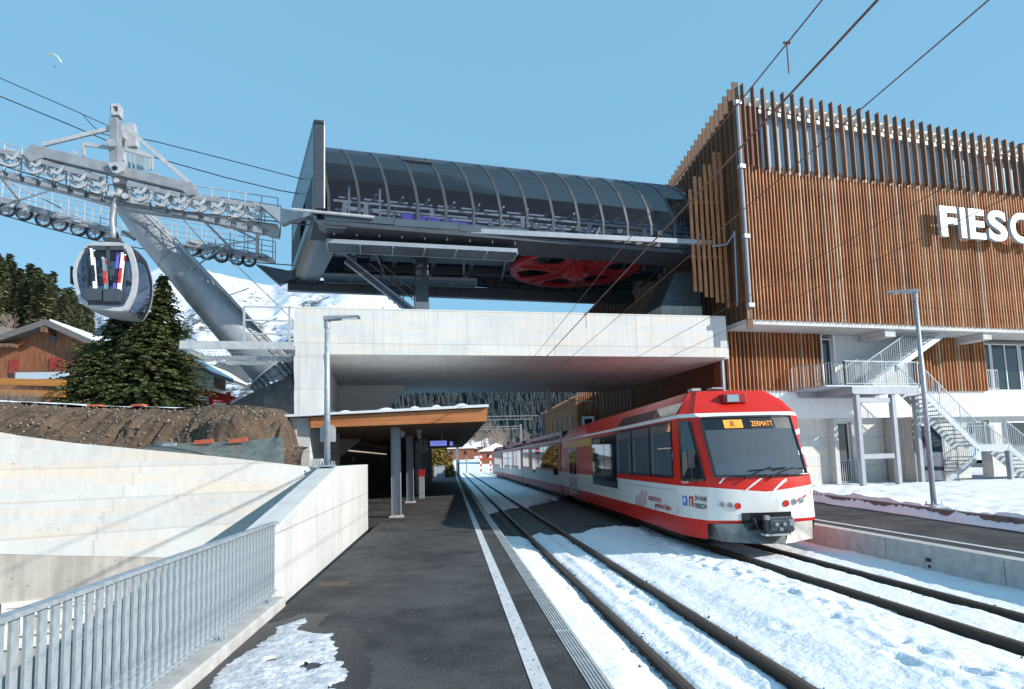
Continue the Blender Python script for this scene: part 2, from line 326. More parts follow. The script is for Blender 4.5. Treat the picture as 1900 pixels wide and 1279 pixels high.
def put_text(name, txt, origin, xdir, ydir, width, m, parent, depth=.004, height=None, spacing=1., bold=0., group=None):
    """lettering on a surface: origin = lower left corner, xdir/ydir in-plane axes"""
    V, Fs = text_mesh(txt, 1., 1., spacing, bold)
    w = V[:, 0].max()-V[:, 0].min(); hh = V[:, 1].max()-V[:, 1].min()
    kx = width/w; ky = kx if height is None else height/hh
    x = _n(np.array(xdir, float)); y = np.array(ydir, float); y = _n(y-x*x.dot(y)); z = np.cross(x, y)
    P = np.array(origin, float)+np.outer((V[:, 0]-V[:, 0].min())*kx, x)+np.outer((V[:, 1]-V[:, 1].min())*ky, y)+np.outer((V[:, 2]+.5)*depth, z)
    b = MB(); b.add(P, Fs); return b.build(name, m, parent)

# ---------------------------------------------------------------- noise
def vnoise(x, y, seed=0):
    r = np.random.default_rng(seed); T = r.random((256, 256))
    xi = np.floor(x).astype(int); yi = np.floor(y).astype(int); fx = x-xi; fy = y-yi
    fx = fx*fx*(3-2*fx); fy = fy*fy*(3-2*fy)
    a = T[xi & 255, yi & 255]; b = T[(xi+1) & 255, yi & 255]; c = T[xi & 255, (yi+1) & 255]; d = T[(xi+1) & 255, (yi+1) & 255]
    return (a*(1-fx)+b*fx)*(1-fy)+(c*(1-fx)+d*fx)*fy
def fbm(x, y, seed=0, o=5, g=.5):
    s = 0; a = 1; t = 0
    for i in range(o): s = s+a*vnoise(x*2**i+i*17.3, y*2**i+i*9.1, seed+i); t += a; a *= g
    return s/t
def grid_mesh(name, X, Y, Z, mats, smooth=True, keep=None, parent=None, mi=None):
    n, m = X.shape; V = np.stack([X.ravel(), Y.ravel(), Z.ravel()], 1)
    I = np.arange(n*m).reshape(n, m)
    q = np.stack([I[:-1, :-1], I[1:, :-1], I[1:, 1:], I[:-1, 1:]], -1).reshape(-1, 4)
    if keep is not None: k = (keep[:-1, :-1] & keep[1:, :-1] & keep[1:, 1:] & keep[:-1, 1:]).ravel(); q = q[k]
    me = bpy.data.meshes.new(name); me.from_pydata(V.tolist(), [], q.tolist())
    if not isinstance(mats, (list, tuple)): mats = [mats]
    for mm in mats: me.materials.append(mm)
    if smooth: me.polygons.foreach_set('use_smooth', [True]*len(q))
    me.update(); o = bpy.data.objects.new(name, me); C.objects.link(o); o.parent = parent
    return o
def sstep(a, b, x): t = np.clip((x-a)/(b-a), 0, 1); return t*t*(3-2*t)

# ---------------------------------------------------------------- ground
g = MB(); g.quad((-9000, -3000, -3.6), (9000, -3000, -3.6), (9000, 12000, -3.6), (-9000, 12000, -3.6))
tag(g.build('ground', M['field']), kind='structure')
b = MB(); b.box(-2.35, 70, -12, 100, -3.5, -.32); b.box(-45, -2.35, 17.9, 100, -3.5, -.34)
tag(b.build('track_bed', M['gravel']), kind='structure')
# bare ballast where the snow has melted
xs = np.linspace(1.05, 7.8, 90); ys = np.linspace(14, 36, 260); X, Y = np.meshgrid(xs, ys, indexing='ij')
tag(grid_mesh('ballast', X, Y, -.155+.05*(fbm(X*9, Y*9, 3, 4)-.5), M['gravel']), kind='structure')

t2x = lambda y: np.interp(y, [0, 5.9, 8.4, 13.5, 29.4, 45, 62, 72, 90], [6.13, 6.10, 6.07, 6.0, 6.45, 6.40, 6.35, 6.1, 5.6])
def bare(X, Y):
    n = fbm(X*1.6, Y*1.1, 21, 4)-.5
    near = Y-(16.3+.35*(X-1.1)+n*1.6); far = (26.5+1.6*(X-2.2)+n*3.0)-Y
    return sstep(0, .45, np.minimum(near, far))
def snow_height(X, Y):
    z = -.045+.045*(fbm(X*1.3, Y*1.1, 5, 3)-.5)+.026*(fbm(X*5, Y*5, 11, 4)-.5)+.016*(fbm(X*18, Y*18, 14, 3)-.5)
    z += .075*np.exp(-((X-1.35)/.35)**2)*(.4+fbm(X*.9, Y*1.4, 31, 3))
    z += .05*sstep(3.3, 3.8, X)*(1-sstep(4.7, 5.3, X))
    rough = np.exp(-((X-(4.75+.12*np.sin(Y*.9)))/.42)**2)
    z += rough*(.10*(fbm(X*3.4, Y*2.6, 41, 3)-.55)+.07*(fbm(X*11, Y*9, 43, 4)-.5))
    z += .022*np.exp(-((X-2.35-.02*np.sin(Y))/.07)**2)-.055*np.exp(-((X-2.62-.05*np.sin(Y*1.7))/.13)**2)*(.5+fbm(X*2, Y*1.2, 9, 3))
    for rx in (1.97, 2.95): z -= .075*np.exp(-((X-rx)/.085)**2)+.02*np.exp(-((X-rx+.12)/.1)**2)
    for s_ in (-.52, .52):
        rx = t2x(Y)+s_; z -= .075*np.exp(-((X-rx)/.085)**2)+.02*np.exp(-((X-rx+.12)/.1)**2)
    r = random.Random(4)
    for i in range(120):                                        # footprints
        fy = 4.5+i*.13+r.uniform(-.1, .1) if i < 62 else r.uniform(4.5, 15)
        fx = 4.55+.25*math.sin(fy*.9)+(.13 if i % 2 else -.13)+r.uniform(-.08, .08) if i < 62 else r.choice([2.45, 2.62, 1.5, 3.6, 5.1])+r.uniform(-.13, .13)
        if i >= 62 and i % 2: continue
        z -= r.uniform(.02, .07)*(1+.8*(fbm(X*12, Y*12, 44, 3)-.5))*np.exp(-(((X-fx)/.07)**2+((Y-fy)/.12)**2)**1.6)-.02*np.exp(-(((X-fx)/.15)**2+((Y-fy)/.22)**2))
    b_ = bare(X, Y); b_ = np.where(Y > 40, 0, b_)
    return z*(1-b_)-.32*b_
xs = np.concatenate([np.arange(1.10, 7.76, .04), [7.80]])
ys = np.concatenate([np.arange(1.5, 17, .045), np.arange(17, 34, .12), np.arange(34, 101, .8)])
X, Y = np.meshgrid(xs, ys, indexing='ij')
tag(grid_mesh('track_snow', X, Y, snow_height(X, Y), M['snow']), kind='structure')

# ---------------------------------------------------------------- platform
PZ = .35
b = MB(); b.box(-1.9, .94, -8, 100, -.3, PZ); b.box(-8, -1.9, 17.72, 100, -.33, PZ-.003)
tag(b.build('platform', M['asphalt']), kind='structure')
b = MB()
for i in range(0, 54):
    y0 = -4+i*2.0; b.box(.943, 1.10, y0+.006, y0+1.994, -.28, PZ+.006)
    for k in range(5): b.box(.965+k*.026, .975+k*.026, y0+.02, y0+1.98, PZ+.006, PZ+.012)
tag(b.build('platform_edge', M['kerb']), kind='structure')
b = MB(); b.box(.545, .672, -4, 72, PZ+.002, PZ+.006)
tag(b.build('safety_line', M['line']), kind='structure')
# opposite platform
RP = 7.80
def kx(y): return 10.66+(y-11.1)*.113
b = MB()
b.hexa([(RP+.22, -6, -.3), (kx(-6), -6, -.3), (kx(70), 70, -.3), (RP+.22, 70, -.3), (RP+.22, -6, PZ), (kx(-6), -6, PZ), (kx(70), 70, PZ), (RP+.22, 70, PZ)])
tag(b.build('opposite_platform', M['asphalt']), kind='structure')
b = MB()
for i in range(0, 30): y0 = -4+i*2.5; b.box(RP, RP+.217, y0+.008, y0+2.492, -.3, PZ+.008)
b.m = 1; b.box(RP-.004, RP, 9.9, 10.02, .08, .14); b.box(RP-.004, RP, 9.92, 9.98, -.02, .03); b.m = 0
tag(b.build('opposite_platform_edge', [M['kerb'], M['black']]), kind='structure')
b = MB(); b.box(8.38, 8.49, -4, 60, PZ+.002, PZ+.006)
tag(b.build('opposite_safety_line', M['line']), kind='structure')
kr = thing('granite_kerb', 'long reddish granite kerb holding back snow behind the far platform', 'kerb', (kx(12), 12, .3))
for i in range(0, 26):
    y0 = 3+i*1.2; q = MB(); w = .16
    q.hexa([(kx(y0)+.004, y0+.006, .2), (kx(y0)+w, y0+.006, .2), (kx(y0+1.2)+w, y0+1.194, .2), (kx(y0+1.2)+.004, y0+1.194, .2), (kx(y0)+.004, y0+.006, .56), (kx(y0)+w, y0+.006, .56), (kx(y0+1.2)+w, y0+1.194, .56), (kx(y0+1.2)+.004, y0+1.194, .56)])
    q.build('kerb_stone', M['kerb_d'], kr, bevel=.008)
xs = np.linspace(0, 1, 150); ys = np.concatenate([np.arange(3, 26, .09)])
U, Y = np.meshgrid(xs, ys, indexing='ij'); K0 = kx(Y)+.13; X = K0+U**1.4*(34-K0)
Z = .47+.12*np.exp(-((X-K0)/1.4))*(.3+1.5*fbm(X*1.2, Y*1.2, 50, 3))+.22*(fbm(X*1.9, Y*1.9, 51, 4)-.45)*np.exp(-(X-K0)/9)
Z = np.where(U == 0, .42, Z)
tag(grid_mesh('bank_snow', X, Y, Z, M['snow']), kind='structure')
b = MB(); b.box(10.4, 40, 25.9, 100, -.3, .33); tag(b.build('forecourt', M['field']), kind='structure')
# ploughed snow at the foot of the kerb
U, Y = np.meshgrid(np.linspace(0, 1, 14), np.arange(4, 24, .06), indexing='ij')
wd = .08+.26*fbm(Y*0+1, Y*.9, 61, 4); X = kx(Y)-wd*(1-U)+.02; Z = PZ-.01+U**.7*(.06+.22*fbm(Y*0+3, Y*1.5, 62, 4))*(.6+.8*fbm(X*7, Y*7, 63, 3))
tag(grid_mesh('ploughed_snow', X, Y, Z, M['snow']), kind='structure')
# trodden snow patch on the near platform, with its ragged outline
poly = [(350, 1279), (395, 1240), (480, 1180), (505, 1160), (560, 1143), (590, 1143), (585, 1152), (572, 1164), (600, 1170), (640, 1168), (650, 1176), (640, 1186), (668, 1190), (655, 1204), (648, 1215), (664, 1228), (672, 1240), (668, 1256), (655, 1279), (640, 1330), (560, 1400), (250, 1400)]
PP = np.array([onz(x, y, PZ)[:2] for x, y in poly])
xs = np.arange(PP[:, 0].min()-.1, PP[:, 0].max()+.12, .02); ys = np.arange(PP[:, 1].min(), PP[:, 1].max()+.1, .02)
X, Y = np.meshgrid(xs, ys, indexing='ij')
def sdist(X, Y, P):
    d = np.full(X.shape, 1e9); ins = np.zeros(X.shape, bool); n = len(P)
    for i in range(n):
        a = P[i]; c = P[(i+1) % n]; e = c-a; t = np.clip(((X-a[0])*e[0]+(Y-a[1])*e[1])/e.dot(e), 0, 1)
        d = np.minimum(d, np.hypot(X-a[0]-e[0]*t, Y-a[1]-e[1]*t))
        cond = ((a[1] > Y) != (c[1] > Y)); ins ^= cond & (X < (c[0]-a[0])*(Y-a[1])/(c[1]-a[1]+1e-12)+a[0])
    return np.where(ins, d, -d)
D = sdist(X, Y, PP)+.10*(fbm(X*7, Y*7, 70, 4)-.5)
D += .05*(fbm(X*22, Y*22, 72, 3)-.5)
Z = PZ-.02+sstep(-.03, .30, D)*(.034+.035*(fbm(X*9, Y*9, 71, 5)-.5))+.008*sstep(-.02, .02, D)-.03*sstep(.66, .74, fbm(X*6, Y*5, 77, 5))
tag(grid_mesh('platform_snow', X, Y, Z, M['snow_t'], keep=(X > -1.93) & (Z > PZ-.015)), kind='structure')

tag(grid_mesh('wet_asphalt', X, Y, 0*X+PZ+.0015, M['wet'], keep=(X > -1.9) & (X < .93) & (D > -.05-.09*fbm(X*5, Y*5, 79, 3))), kind='structure')

# ---------------------------------------------------------------- tracks
def track(label, fx, y1, group):
    t = thing('railway_track', label, 'railway track', (float(fx(8)), 8, 0), group)
    ys = np.arange(0, y1, 1.5)
    for s_ in (-.49, .49):
        r = MB(); prof = [(-.036, -.002), (.036, -.002), (.036, -.03), (.012, -.045), (.012, -.115), (.06, -.125), (.06, -.14), (-.06, -.14), (-.06, -.125), (-.012, -.115), (-.012, -.045), (-.036, -.03)]
        rows = [[(fx(y)+s_+p, y, z) for p, z in prof] for y in ys]; r.strip(rows, True)
        h = MB(); h.strip([[(fx(y)+s_-.026, y, .001), (fx(y)+s_+.026, y, .001)] for y in ys])
        ra = r.build('rail', M['rail'], t); h.build('rail_head', M['rail_top'], ra)
    return t
t1 = track('near railway track beside the platform, running clear through the snow', lambda y: 2.46+0*y, 100, 'railway tracks')
track('far railway track on which the red train stands', lambda y: t2x(y)+0*y, 100, 'railway tracks')
for i in range(17):
    q = MB(); y0 = 15.9+i*.62; q.box(1.7, 3.25, y0, y0+.2, -.2, -.115); q.build('sleeper', M['sleeper'], t1, bevel=.01)
b = MB(); b.box(-.3, .3, -.12, .12, 0, .05); b.box(-.26, .26, -.08, .08, .05, .056)
p = onz(1103, 975, -.03)
t = thing('track_cover', 'dark metal box lid sunk in the snow between the two tracks', 'cover', (p[0], p[1], -.06)); b2 = MB(); b2.v = [v+np.array([p[0], p[1], -.06]) for v in b.v]; b2.f = b.f; b2.mi = b.mi; b2.n = b.n
b2.build('lid', M['dsteel'], t)

# ---------------------------------------------------------------- parapet wall and railing on the left
pw = MB()
def wall_seg(p0, p1, z0, z1, th, zb): 
    d = _n(np.array([p1[0]-p0[0], p1[1]-p0[1], 0])); n = np.array([-d[1], d[0], 0])*th
    a = np.array([p0[0], p0[1], 0]); c = np.array([p1[0], p1[1], 0])
    pw.hexa([a+[0, 0, zb], c+[0, 0, zb], c+n+[0, 0, zb], a+n+[0, 0, zb], a+[0, 0, z0], c+[0, 0, z1], c+n+[0, 0, z1], a+n+[0, 0, z0]])
wall_seg((-2.05, 7.7), (-2.13, 12.4), 1.20, 1.90, .34, -3.5)
wall_seg((-2.13, 12.401), (-2.23, 17.7), 1.90, 1.91, .34, -3.5)
tag(pw.build('parapet_wall', M['conc'], bevel=.012), 'pale concrete parapet wall rising beside the near platform', 'wall')
b = MB(); b.box(-2.42, -1.9, -6, 7.695, -3.5, .46); tag(b.build('railing_plinth', M['kerb'], bevel=.015), 'low concrete plinth under the galvanised railing', 'plinth')
rl = thing('steel_railing', 'galvanised railing of upright flat bars above the underpass ramp', 'railing', (-2.02, 5, .46))
b = MB(); b.box(-2.055, -1.985, 1.6, 7.66, 1.285, 1.31); b.build('top_rail', M['galv'], rl)
b = MB(); b.box(-2.045, -1.995, 1.6, 7.66, .53, .545); b.build('bottom_rail', M['galv'], rl)
q = None
for i in range(58):
    y0 = 1.65+i*.104
    if q is None: b = MB(); b.box(-2.028, -2.012, y0, y0+.058, .5, 1.285); q = b.build('bar', M['galv'], rl); y00 = y0
    else: c = q.copy(); C.objects.link(c); c.parent = rl; c.location = (0, y0-y00, 0)
for y0 in (2.6, 4.35, 5.9, 7.35):
    b = MB(); b.box(-2.09, -1.96, y0-.06, y0+.06, .46, .472); b.box(-2.035, -2.005, y0-.03, y0+.03, .472, .56)
    for k in (-.04, .04): b.tube([(-1.98, y0+k, .47), (-1.98, y0+k, .51)], .008, 6)
    b.build('foot_bracket', M['galv'], rl)

# retaining slope of the underpass and the old portal wall
WP = np.array((-2.47, 11.2)); WU = np.array((-.93, -.36)); WQ = WP+WU*5
def wp(px, py): return onp(px, py, WP, WQ)
bot = [wp(*p) for p in ((450, 1037), (345, 1036), (216, 1033), (86, 1031), (0, 1028))]
_nn = np.cross(bot[4]-bot[0], np.array((-.12, .993, 1.25))); top = []
for p in ((588, 868), (500, 858), (392, 846), (264, 834), (135, 822), (36, 808.5)):
    r = ray(*p); top.append(np.array([0, 0, H])+r*(_nn.dot(bot[0]-np.array([0, 0, H]))/_nn.dot(r)))
bot.insert(0, bot[0]+(bot[0]-bot[1])*1.2)
for k in (1., 3., 8.): bot.append(bot[-1]+(bot[4]-bot[3])*k); top.append(top[-1]+(bot[4]-bot[3])*k+np.array([0, 0, .1*k]))
top = top[:len(bot)]
rs = MB(); K = 8
rows = []
for k in range(K+1):
    u = k/K; row = []
    for B, T in zip(bot, top):
        B2 = B+np.array([.2, .98, 0])*.0; lean = np.array([0, .9, 0])
        p = B*(1-u)+T*u; p = p+lean*(-.28*math.sin(math.pi*u)*-.6)
        row.append(p)
    rows.append(row)
rs.strip(rows[::-1])
back = [[t_+np.array([0, .04, -.005]) for t_ in top], [t_+np.array([0, .3, -4]) for t_ in top]]
rs.strip([back[0], rows[-1]]); rs.strip([back[1], back[0]])
tag(rs.build('retaining_slope', M['conc_w'], smooth=False), 'large pale leaning concrete slab wall with pink tint above the underpass', 'retaining wall')
ow = thing('portal_wall', 'old grey stained concrete portal wall with framed date plaque', 'wall', (WP[0]+WU[0]*4, WP[1]+WU[1]*4, -3.5))
b = MB(); nb = np.array([-.36, .93, 0])*.1
lo_ = [np.array([p[0], p[1], -3.5]) for p in bot]; up_ = [p+np.array([0, 0, -.004]) for p in bot]
b.strip([lo_, up_, [p+nb for p in up_], [p+nb for p in lo_]])
b.build('wall_slab', M['conc_old'], ow)
wn = np.array([.36, -.93, 0])
def wq(px, py, off=.0): return wp(px, py)+wn*off
pl_ = [wq(4, 1124), wq(4, 1212), wq(228, 1172), wq(228, 1092)]
zt = (pl_[0][2]+pl_[3][2])/2; zb2 = (pl_[1][2]+pl_[2][2])/2; xa = pl_[0]; xb = pl_[3]
pq = thing('date_plaque', 'cream framed plaque with raised date digits on the old portal wall', 'plaque', (xa[0], xa[1], zb2))
fr = MB()
def wpt(u, z, off): p = xa+(xb-xa)*u; return np.array([p[0], p[1], z])+wn*off
for k, (i0, i1, th) in enumerate(((0, .035, .05), (.035, .06, .03), (.075, .095, .045))):
    hz = (i1)*2.6
    for u0, u1, z0, z1 in ((i0, i1, zb2+i0*2.2, zt-i0*2.2), (1-i1, 1-i0, zb2+i0*2.2, zt-i0*2.2), (i1, 1-i1, zt-i1*2.2, zt-i0*2.2), (i1, 1-i1, zb2+i0*2.2, zb2+i1*2.2)):
        fr.hexa([wpt(u0, z0, 0), wpt(u1, z0, 0), wpt(u1, z0, th), wpt(u0, z0, th), wpt(u0, z1, 0), wpt(u1, z1, 0), wpt(u1, z1, th), wpt(u0, z1, th)])
fr.build('frame', M['plaque'], pq)
xd = _n(xb-xa)
for ch, u in (('1', .16), ('9', .36), ('9', .56), ('2', .76)):
    put_text('digit', ch, wpt(u, zb2+(zt-zb2)*.26, .0), xd, (0, 0, 1), .13 if ch == '1' else .22, M['ltext'], pq, depth=.04, height=(zt-zb2)*.5)
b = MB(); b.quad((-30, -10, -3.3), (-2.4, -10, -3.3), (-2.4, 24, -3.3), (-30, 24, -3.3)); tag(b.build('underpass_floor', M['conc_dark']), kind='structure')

class Ax:
    """a local set of axes: s along, o away from the camera, z up"""
    def __init__(s, o, deg): a = math.radians(deg); s.o = np.array([o[0], o[1], 0.]); s.d = np.array([math.cos(a), math.sin(a), 0]); s.n = np.array([-math.sin(a), math.cos(a), 0])
    def P(s, u, o, z): return s.o+s.d*u+s.n*o+np.array([0, 0, z])
    def box(s, b, u0, u1, o0, o1, z0, z1): return b.hexa([s.P(u0, o0, z0), s.P(u1, o0, z0), s.P(u1, o1, z0), s.P(u0, o1, z0), s.P(u0, o0, z1), s.P(u1, o0, z1), s.P(u1, o1, z1), s.P(u0, o1, z1)])
    def at(s, px, py, o=0.): A = s.P(0, o, 0); q = onp(px, py, A, A+s.d); return q
    def uz(s, px, py, o=0.): q = s.at(px, py, o); return (q-s.o).dot(s.d), q[2]

# ---------------------------------------------------------------- concrete overpass
BR = Ax((-5.42, 22.83), 6.587)
op = thing('concrete_overpass', 'wide pale concrete overpass deck spanning the tracks on a tall pier', 'bridge', BR.P(0, 0, -.3))
b = MB(); BR.box(b, 0, 16.93, 0, .35, 5.85, 7.56); b.build('parapet', M['conc_bridge'], op)
b = MB(); BR.box(b, .0, 17.0, 12.7, 13.05, 5.85, 7.3); b.build('parapet', M['conc_bridge'], op)
b = MB(); BR.box(b, 0, 17.2, .352, 12.698, 5.853, 6.55); b.build('deck', M['conc'], op)
b = MB(); BR.box(b, .002, 1.0, .004, 13.0, -.3, 5.848); b.build('pier', M['conc'], op)
b = MB(); b.prism([BR.P(1.0, 9.4, 5.848), BR.P(4.4, 9.4, 5.848), BR.P(3.9, 9.4, 5.3), BR.P(1.0, 9.4, 2.6)], BR.n*2.6); b.build('haunch', M['conc'], op)

# ---------------------------------------------------------------- timber station building
FA = Ax((12.0, 24.0), 9.5); LW = Ax(FA.P(.0, 1.72, 0)[:2], 9.5)
def _z(a, b_, u): return a+(b_-a)*u/15.
bd = thing('station_building', 'large building clad in larch slats above white ground floor walls', 'building', FA.P(3, 2, .4))
UE = 24.
b = MB(); b.hexa([FA.P(.15, .16, 7.32), FA.P(UE, .16, 7.32), FA.P(UE, 16, 7.32), (12.6, 40, 7.32), FA.P(.15, .16, 13.6), FA.P(UE, .16, 13.6), FA.P(UE, 16, 13.6), (12.6, 40, 13.6)])
b.build('timber_wall', M['slat_b'], bd)
b = MB(); b.hexa([FA.P(.45, .5, 13.6), FA.P(UE, .5, 13.6), FA.P(UE, 15, 13.6), (12.7, 39, 13.6), FA.P(.45, .5, 16.5), FA.P(UE, .5, 15.3), FA.P(UE, 15, 15.3), (12.7, 39, 15.6)])
b.build('clerestory_glazing', M['poly'], bd)
sl = MB(); i = 0
u = .03
while u < UE:
    sl.m = random.choice([0, 0, 0, 1, 1, 2, 3]); zt = 13.82 if i % 3 else 13.72; FA.box(sl, u, u+.040, .075, .157, 7.26+(.0 if i % 2 else .02), zt+random.uniform(-.02, .03)); u += .1632; i += 1
SL = [M['slat'], M['slat2'], M['slat3'], M['slat4']]; sl.build('facade_slats', SL, bd)
fn = MB(); i = 0; u = .36
while u < UE:
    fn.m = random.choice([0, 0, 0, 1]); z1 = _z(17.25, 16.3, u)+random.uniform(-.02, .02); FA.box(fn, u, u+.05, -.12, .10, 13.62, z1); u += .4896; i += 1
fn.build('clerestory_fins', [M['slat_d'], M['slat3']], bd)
for zz in (7.62, 10.66, 13.5): b = MB(); FA.box(b, 0, UE, .135, .1585, zz, zz+.07); b.build('slat_batten', M['slat_b'], bd)
b = MB()
b.hexa([FA.P(.3, .2, _z(16.25, 15.5, 0)), FA.P(UE, .2, _z(16.25, 15.5, UE)), FA.P(UE, .48, _z(16.25, 15.5, UE)), FA.P(.3, .48, _z(16.25, 15.5, 0)), FA.P(.3, .2, _z(16.42, 15.67, 0)), FA.P(UE, .2, _z(16.42, 15.67, UE)), FA.P(UE, .48, _z(16.42, 15.67, UE)), FA.P(.3, .48, _z(16.42, 15.67, 0))])
b.build('gutter', M['galv'], bd)
b = MB(); u = .3; i = 0
while u < UE: 
    z0 = _z(16.46, 15.7, u); FA.box(b, u, u+.40, .16, .20, z0, z0+.14); FA.box(b, u+.0, u+.30, .3, .34, z0+.1, z0+.50); FA.box(b, u+.33, u+.44, .3, .34, z0+.04, z0+.26); u += .4896
b.build('roof_edge_boards', mat('pale_boards', (.58, .50, .42), (.70, .64, .57), 3, .7), bd)
b = MB(); b.hexa([FA.P(.3, .36, 16.4), FA.P(UE, .36, 15.2), FA.P(UE, 16, 15.2), (12.4, 40, 15.2), FA.P(.3, .36, 16.6), FA.P(UE, .36, 15.4), FA.P(UE, 16, 15.4), (12.4, 40, 15.4)]); b.build('roof', M['dsteel'], bd)
# white mullions behind the fins
b = MB(); 
for uu in (.42, 5.1, 8.0, 10.6, 13.2, 16, 19): FA.box(b, uu, uu+.07, .42, .497, 13.62, _z(16.3, 15.5, uu))
for k in range(46): 
    uu = .55+k*.42; FA.box(b, uu, uu+.018, .48, .498, 13.62, _z(16.2, 15.4, uu))
b.build('glazing_bar', M['steel_l'], bd)
# the side towards the ropeway station: deep fins over dark boarding
LX = Ax(FA.P(0, 0, 0)[:2], 9.5-5.0)
b = MB(); b.hexa([(12.3, 24.25, 7.31), (13.2, 24.35, 7.31), (13.2, 50, 7.31), (12.3, 50, 7.31), (12.3, 24.25, 16.4), (13.2, 24.35, 16.4), (13.2, 50, 15.0), (12.3, 50, 15.0)]); b.build('side_wall', M['slat_b'], bd)
b = MB()
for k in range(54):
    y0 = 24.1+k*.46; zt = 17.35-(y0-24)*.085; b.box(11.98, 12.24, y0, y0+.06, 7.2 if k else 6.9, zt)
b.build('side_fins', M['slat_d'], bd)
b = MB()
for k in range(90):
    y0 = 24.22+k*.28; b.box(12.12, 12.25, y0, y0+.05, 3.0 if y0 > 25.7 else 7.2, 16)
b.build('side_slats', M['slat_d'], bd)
b = MB()
for zz in (7.5, 10.6, 13.5, 15.6): b.box(12.25, 12.297, 24.2, 48, zz, zz+.12)
b.build('side_batten', M['galv'], bd)
for k in range(7):
    b = MB(); x0 = 10.34+k*.235; b.box(x0, x0+.13, 25.3, 25.36, 8.75+.1*(k % 2)-.12*k, 13.2+k*.28+.3*(k % 2)); b.build('side_screen_board', M['slat2'], bd)
for zz in (10.2, 12.6): b = MB(); b.box(10.3, 12.0, 25.365, 25.43, zz, zz+.1); b.build('side_screen_rail', M['slat_d'], bd)
# lower dark side wall under the deck, running along the track
b = MB(); b.box(12.45, 12.9, 26.35, 60, -.2, 7.3); b.build('lower_side_wall', M['slat_b'], bd)
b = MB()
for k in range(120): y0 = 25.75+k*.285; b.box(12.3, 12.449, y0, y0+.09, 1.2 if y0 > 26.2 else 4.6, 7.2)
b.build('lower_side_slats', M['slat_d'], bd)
b = MB(); FA.box(b, .02, UE, .165, 1.75, 7.1, 7.30); b.build('overhang_soffit', M['conc'], bd)
for uu, w in ((7.0, .55), (12.5, .5)):
    b = MB(); FA.box(b, uu, uu+w, .3, 1.9, 6.78, 7.098); b.build('soffit_beam', M['conc'], bd)
# upper lower-floor wall (z 4.6..7.1), timber bays, windows
b = MB(); LW.box(b, .05, 4.88, .12, 1., 4.6, 7.098); b.build('timber_bay_backing', M['slat_b'], bd)
b = MB(); LW.box(b, 9.95, 14.2, .12, 1., 4.6, 7.098); b.build('timber_bay_backing', M['slat_b'], bd)
for u0, u1 in ((.02, 4.86), (9.98, 14.2)):
    u = u0; b = MB()
    while u < u1: b.m = random.choice([0, 0, 1, 1, 2, 3]); LW.box(b, u, u+.045, -.16, .0, 4.55, 7.09); u += .195
    b.build('bay_slats', SL, bd)
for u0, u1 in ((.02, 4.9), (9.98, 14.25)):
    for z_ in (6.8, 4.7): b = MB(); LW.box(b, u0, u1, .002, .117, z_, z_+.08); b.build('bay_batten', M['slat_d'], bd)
b = MB(); LW.box(b, 5.68, 9.95, .08, 1., 4.6, 7.098); LW.box(b, 14.2, UE, .5, 1., 4.6, 7.098); b.build('upper_concrete_wall', M['conc'], bd)
b = MB(); LW.box(b, -.1, UE, .0, .9, 3.35, 4.6)
LW.box(b, 4.88, 5.0, .05, .9, 4.6, 7.09); LW.box(b, 5.6, 5.68, .05, .9, 4.6, 7.09); b.build('white_band', M['white'], bd)
def window(u0, u1, z0, z1, o=.25, fw=.06, mull=(), depth=.1, ax=LW, m='glass_w'):
    w = MB()
    for a0, a1, c0, c1 in ((u0, u1, z0, z0+fw), (u0, u1, z1-fw, z1), (u0, u0+fw, z0+fw, z1-fw), (u1-fw, u1, z0+fw, z1-fw)): ax.box(w, a0, a1, o-depth, o, c0, c1)
    for mu in mull: ax.box(w, mu-fw/2, mu+fw/2, o-depth, o, z0+fw, z1-fw)
    f = w.build('window', M['white'], bd); q = MB(); ax.box(q, u0+fw, u1-fw, o-depth*.55, o-depth*.4, z0+fw, z1-fw); q.build('pane', M[m], f); return f
window(4.98, 5.62, 4.62, 6.95, .35, .04, depth=.12)
window(14.25, 15.05, 4.62, 6.95, .4, .05); window(15.1, 16.9, 4.62, 6.95, .4, .05, (16.0,)); window(17, 20, 4.62, 6.95, .4, .05, (18.5,))
# ground floor
b = MB(); LW.box(b, -.1, 5.75, .35, .9, .45, 3.345); LW.box(b, 6.5, 13.2, .35, .9, .45, 3.345); LW.box(b, 14.6, UE, .35, .9, .45, 3.345); LW.box(b, 5.75, 6.5, .35, .9, 3.2, 3.345); LW.box(b, 13.2, 14.6, .35, .9, 3.2, 3.345); b.build('ground_floor_wall', M['conc_bridge'], bd)
b = MB(); LW.box(b, -.1, 9.0, .0, .349, .0, .46); b.build('base_plinth', M['white'], bd)
b = MB(); LW.box(b, 5.2, 5.42, -.02, .349, .46, 3.345); b.build('concrete_pilaster', M['conc'], bd)
window(5.77, 6.48, .5, 3.19, .6, .05); window(13.25, 14.55, 1.9, 3.19, .6, .06, (13.9,)); window(15.5, 17, 1.5, 3.1, .349, .06)
for u0, u1, z0, z1, o in ((5.6, 6.6, .46, 1.5, .2), (14.3, 15.0, 4.62, 5.6, -.02), (13.1, 14.7, 1.95, 2.95, .2)):
    w = MB(); LW.box(w, u0, u1, o, o+.03, z1-.03, z1); LW.box(w, u0, u1, o, o+.02, z0+.06, z0+.09)
    k = u0
    while k <= u1: LW.box(w, k, k+.022, o, o+.022, z0, z1-.03); k += .11
    w.build('window_guard_rail', M['galv'], bd)
b = MB(); LW.box(b, 8.2, 8.6, -1.2, .2, .3, 3.3); LW.box(b, 9.0, 9.1, -.9, -.8, .3, 3.3); b.build('lift_shaft_wall', M['conc_old'], bd)
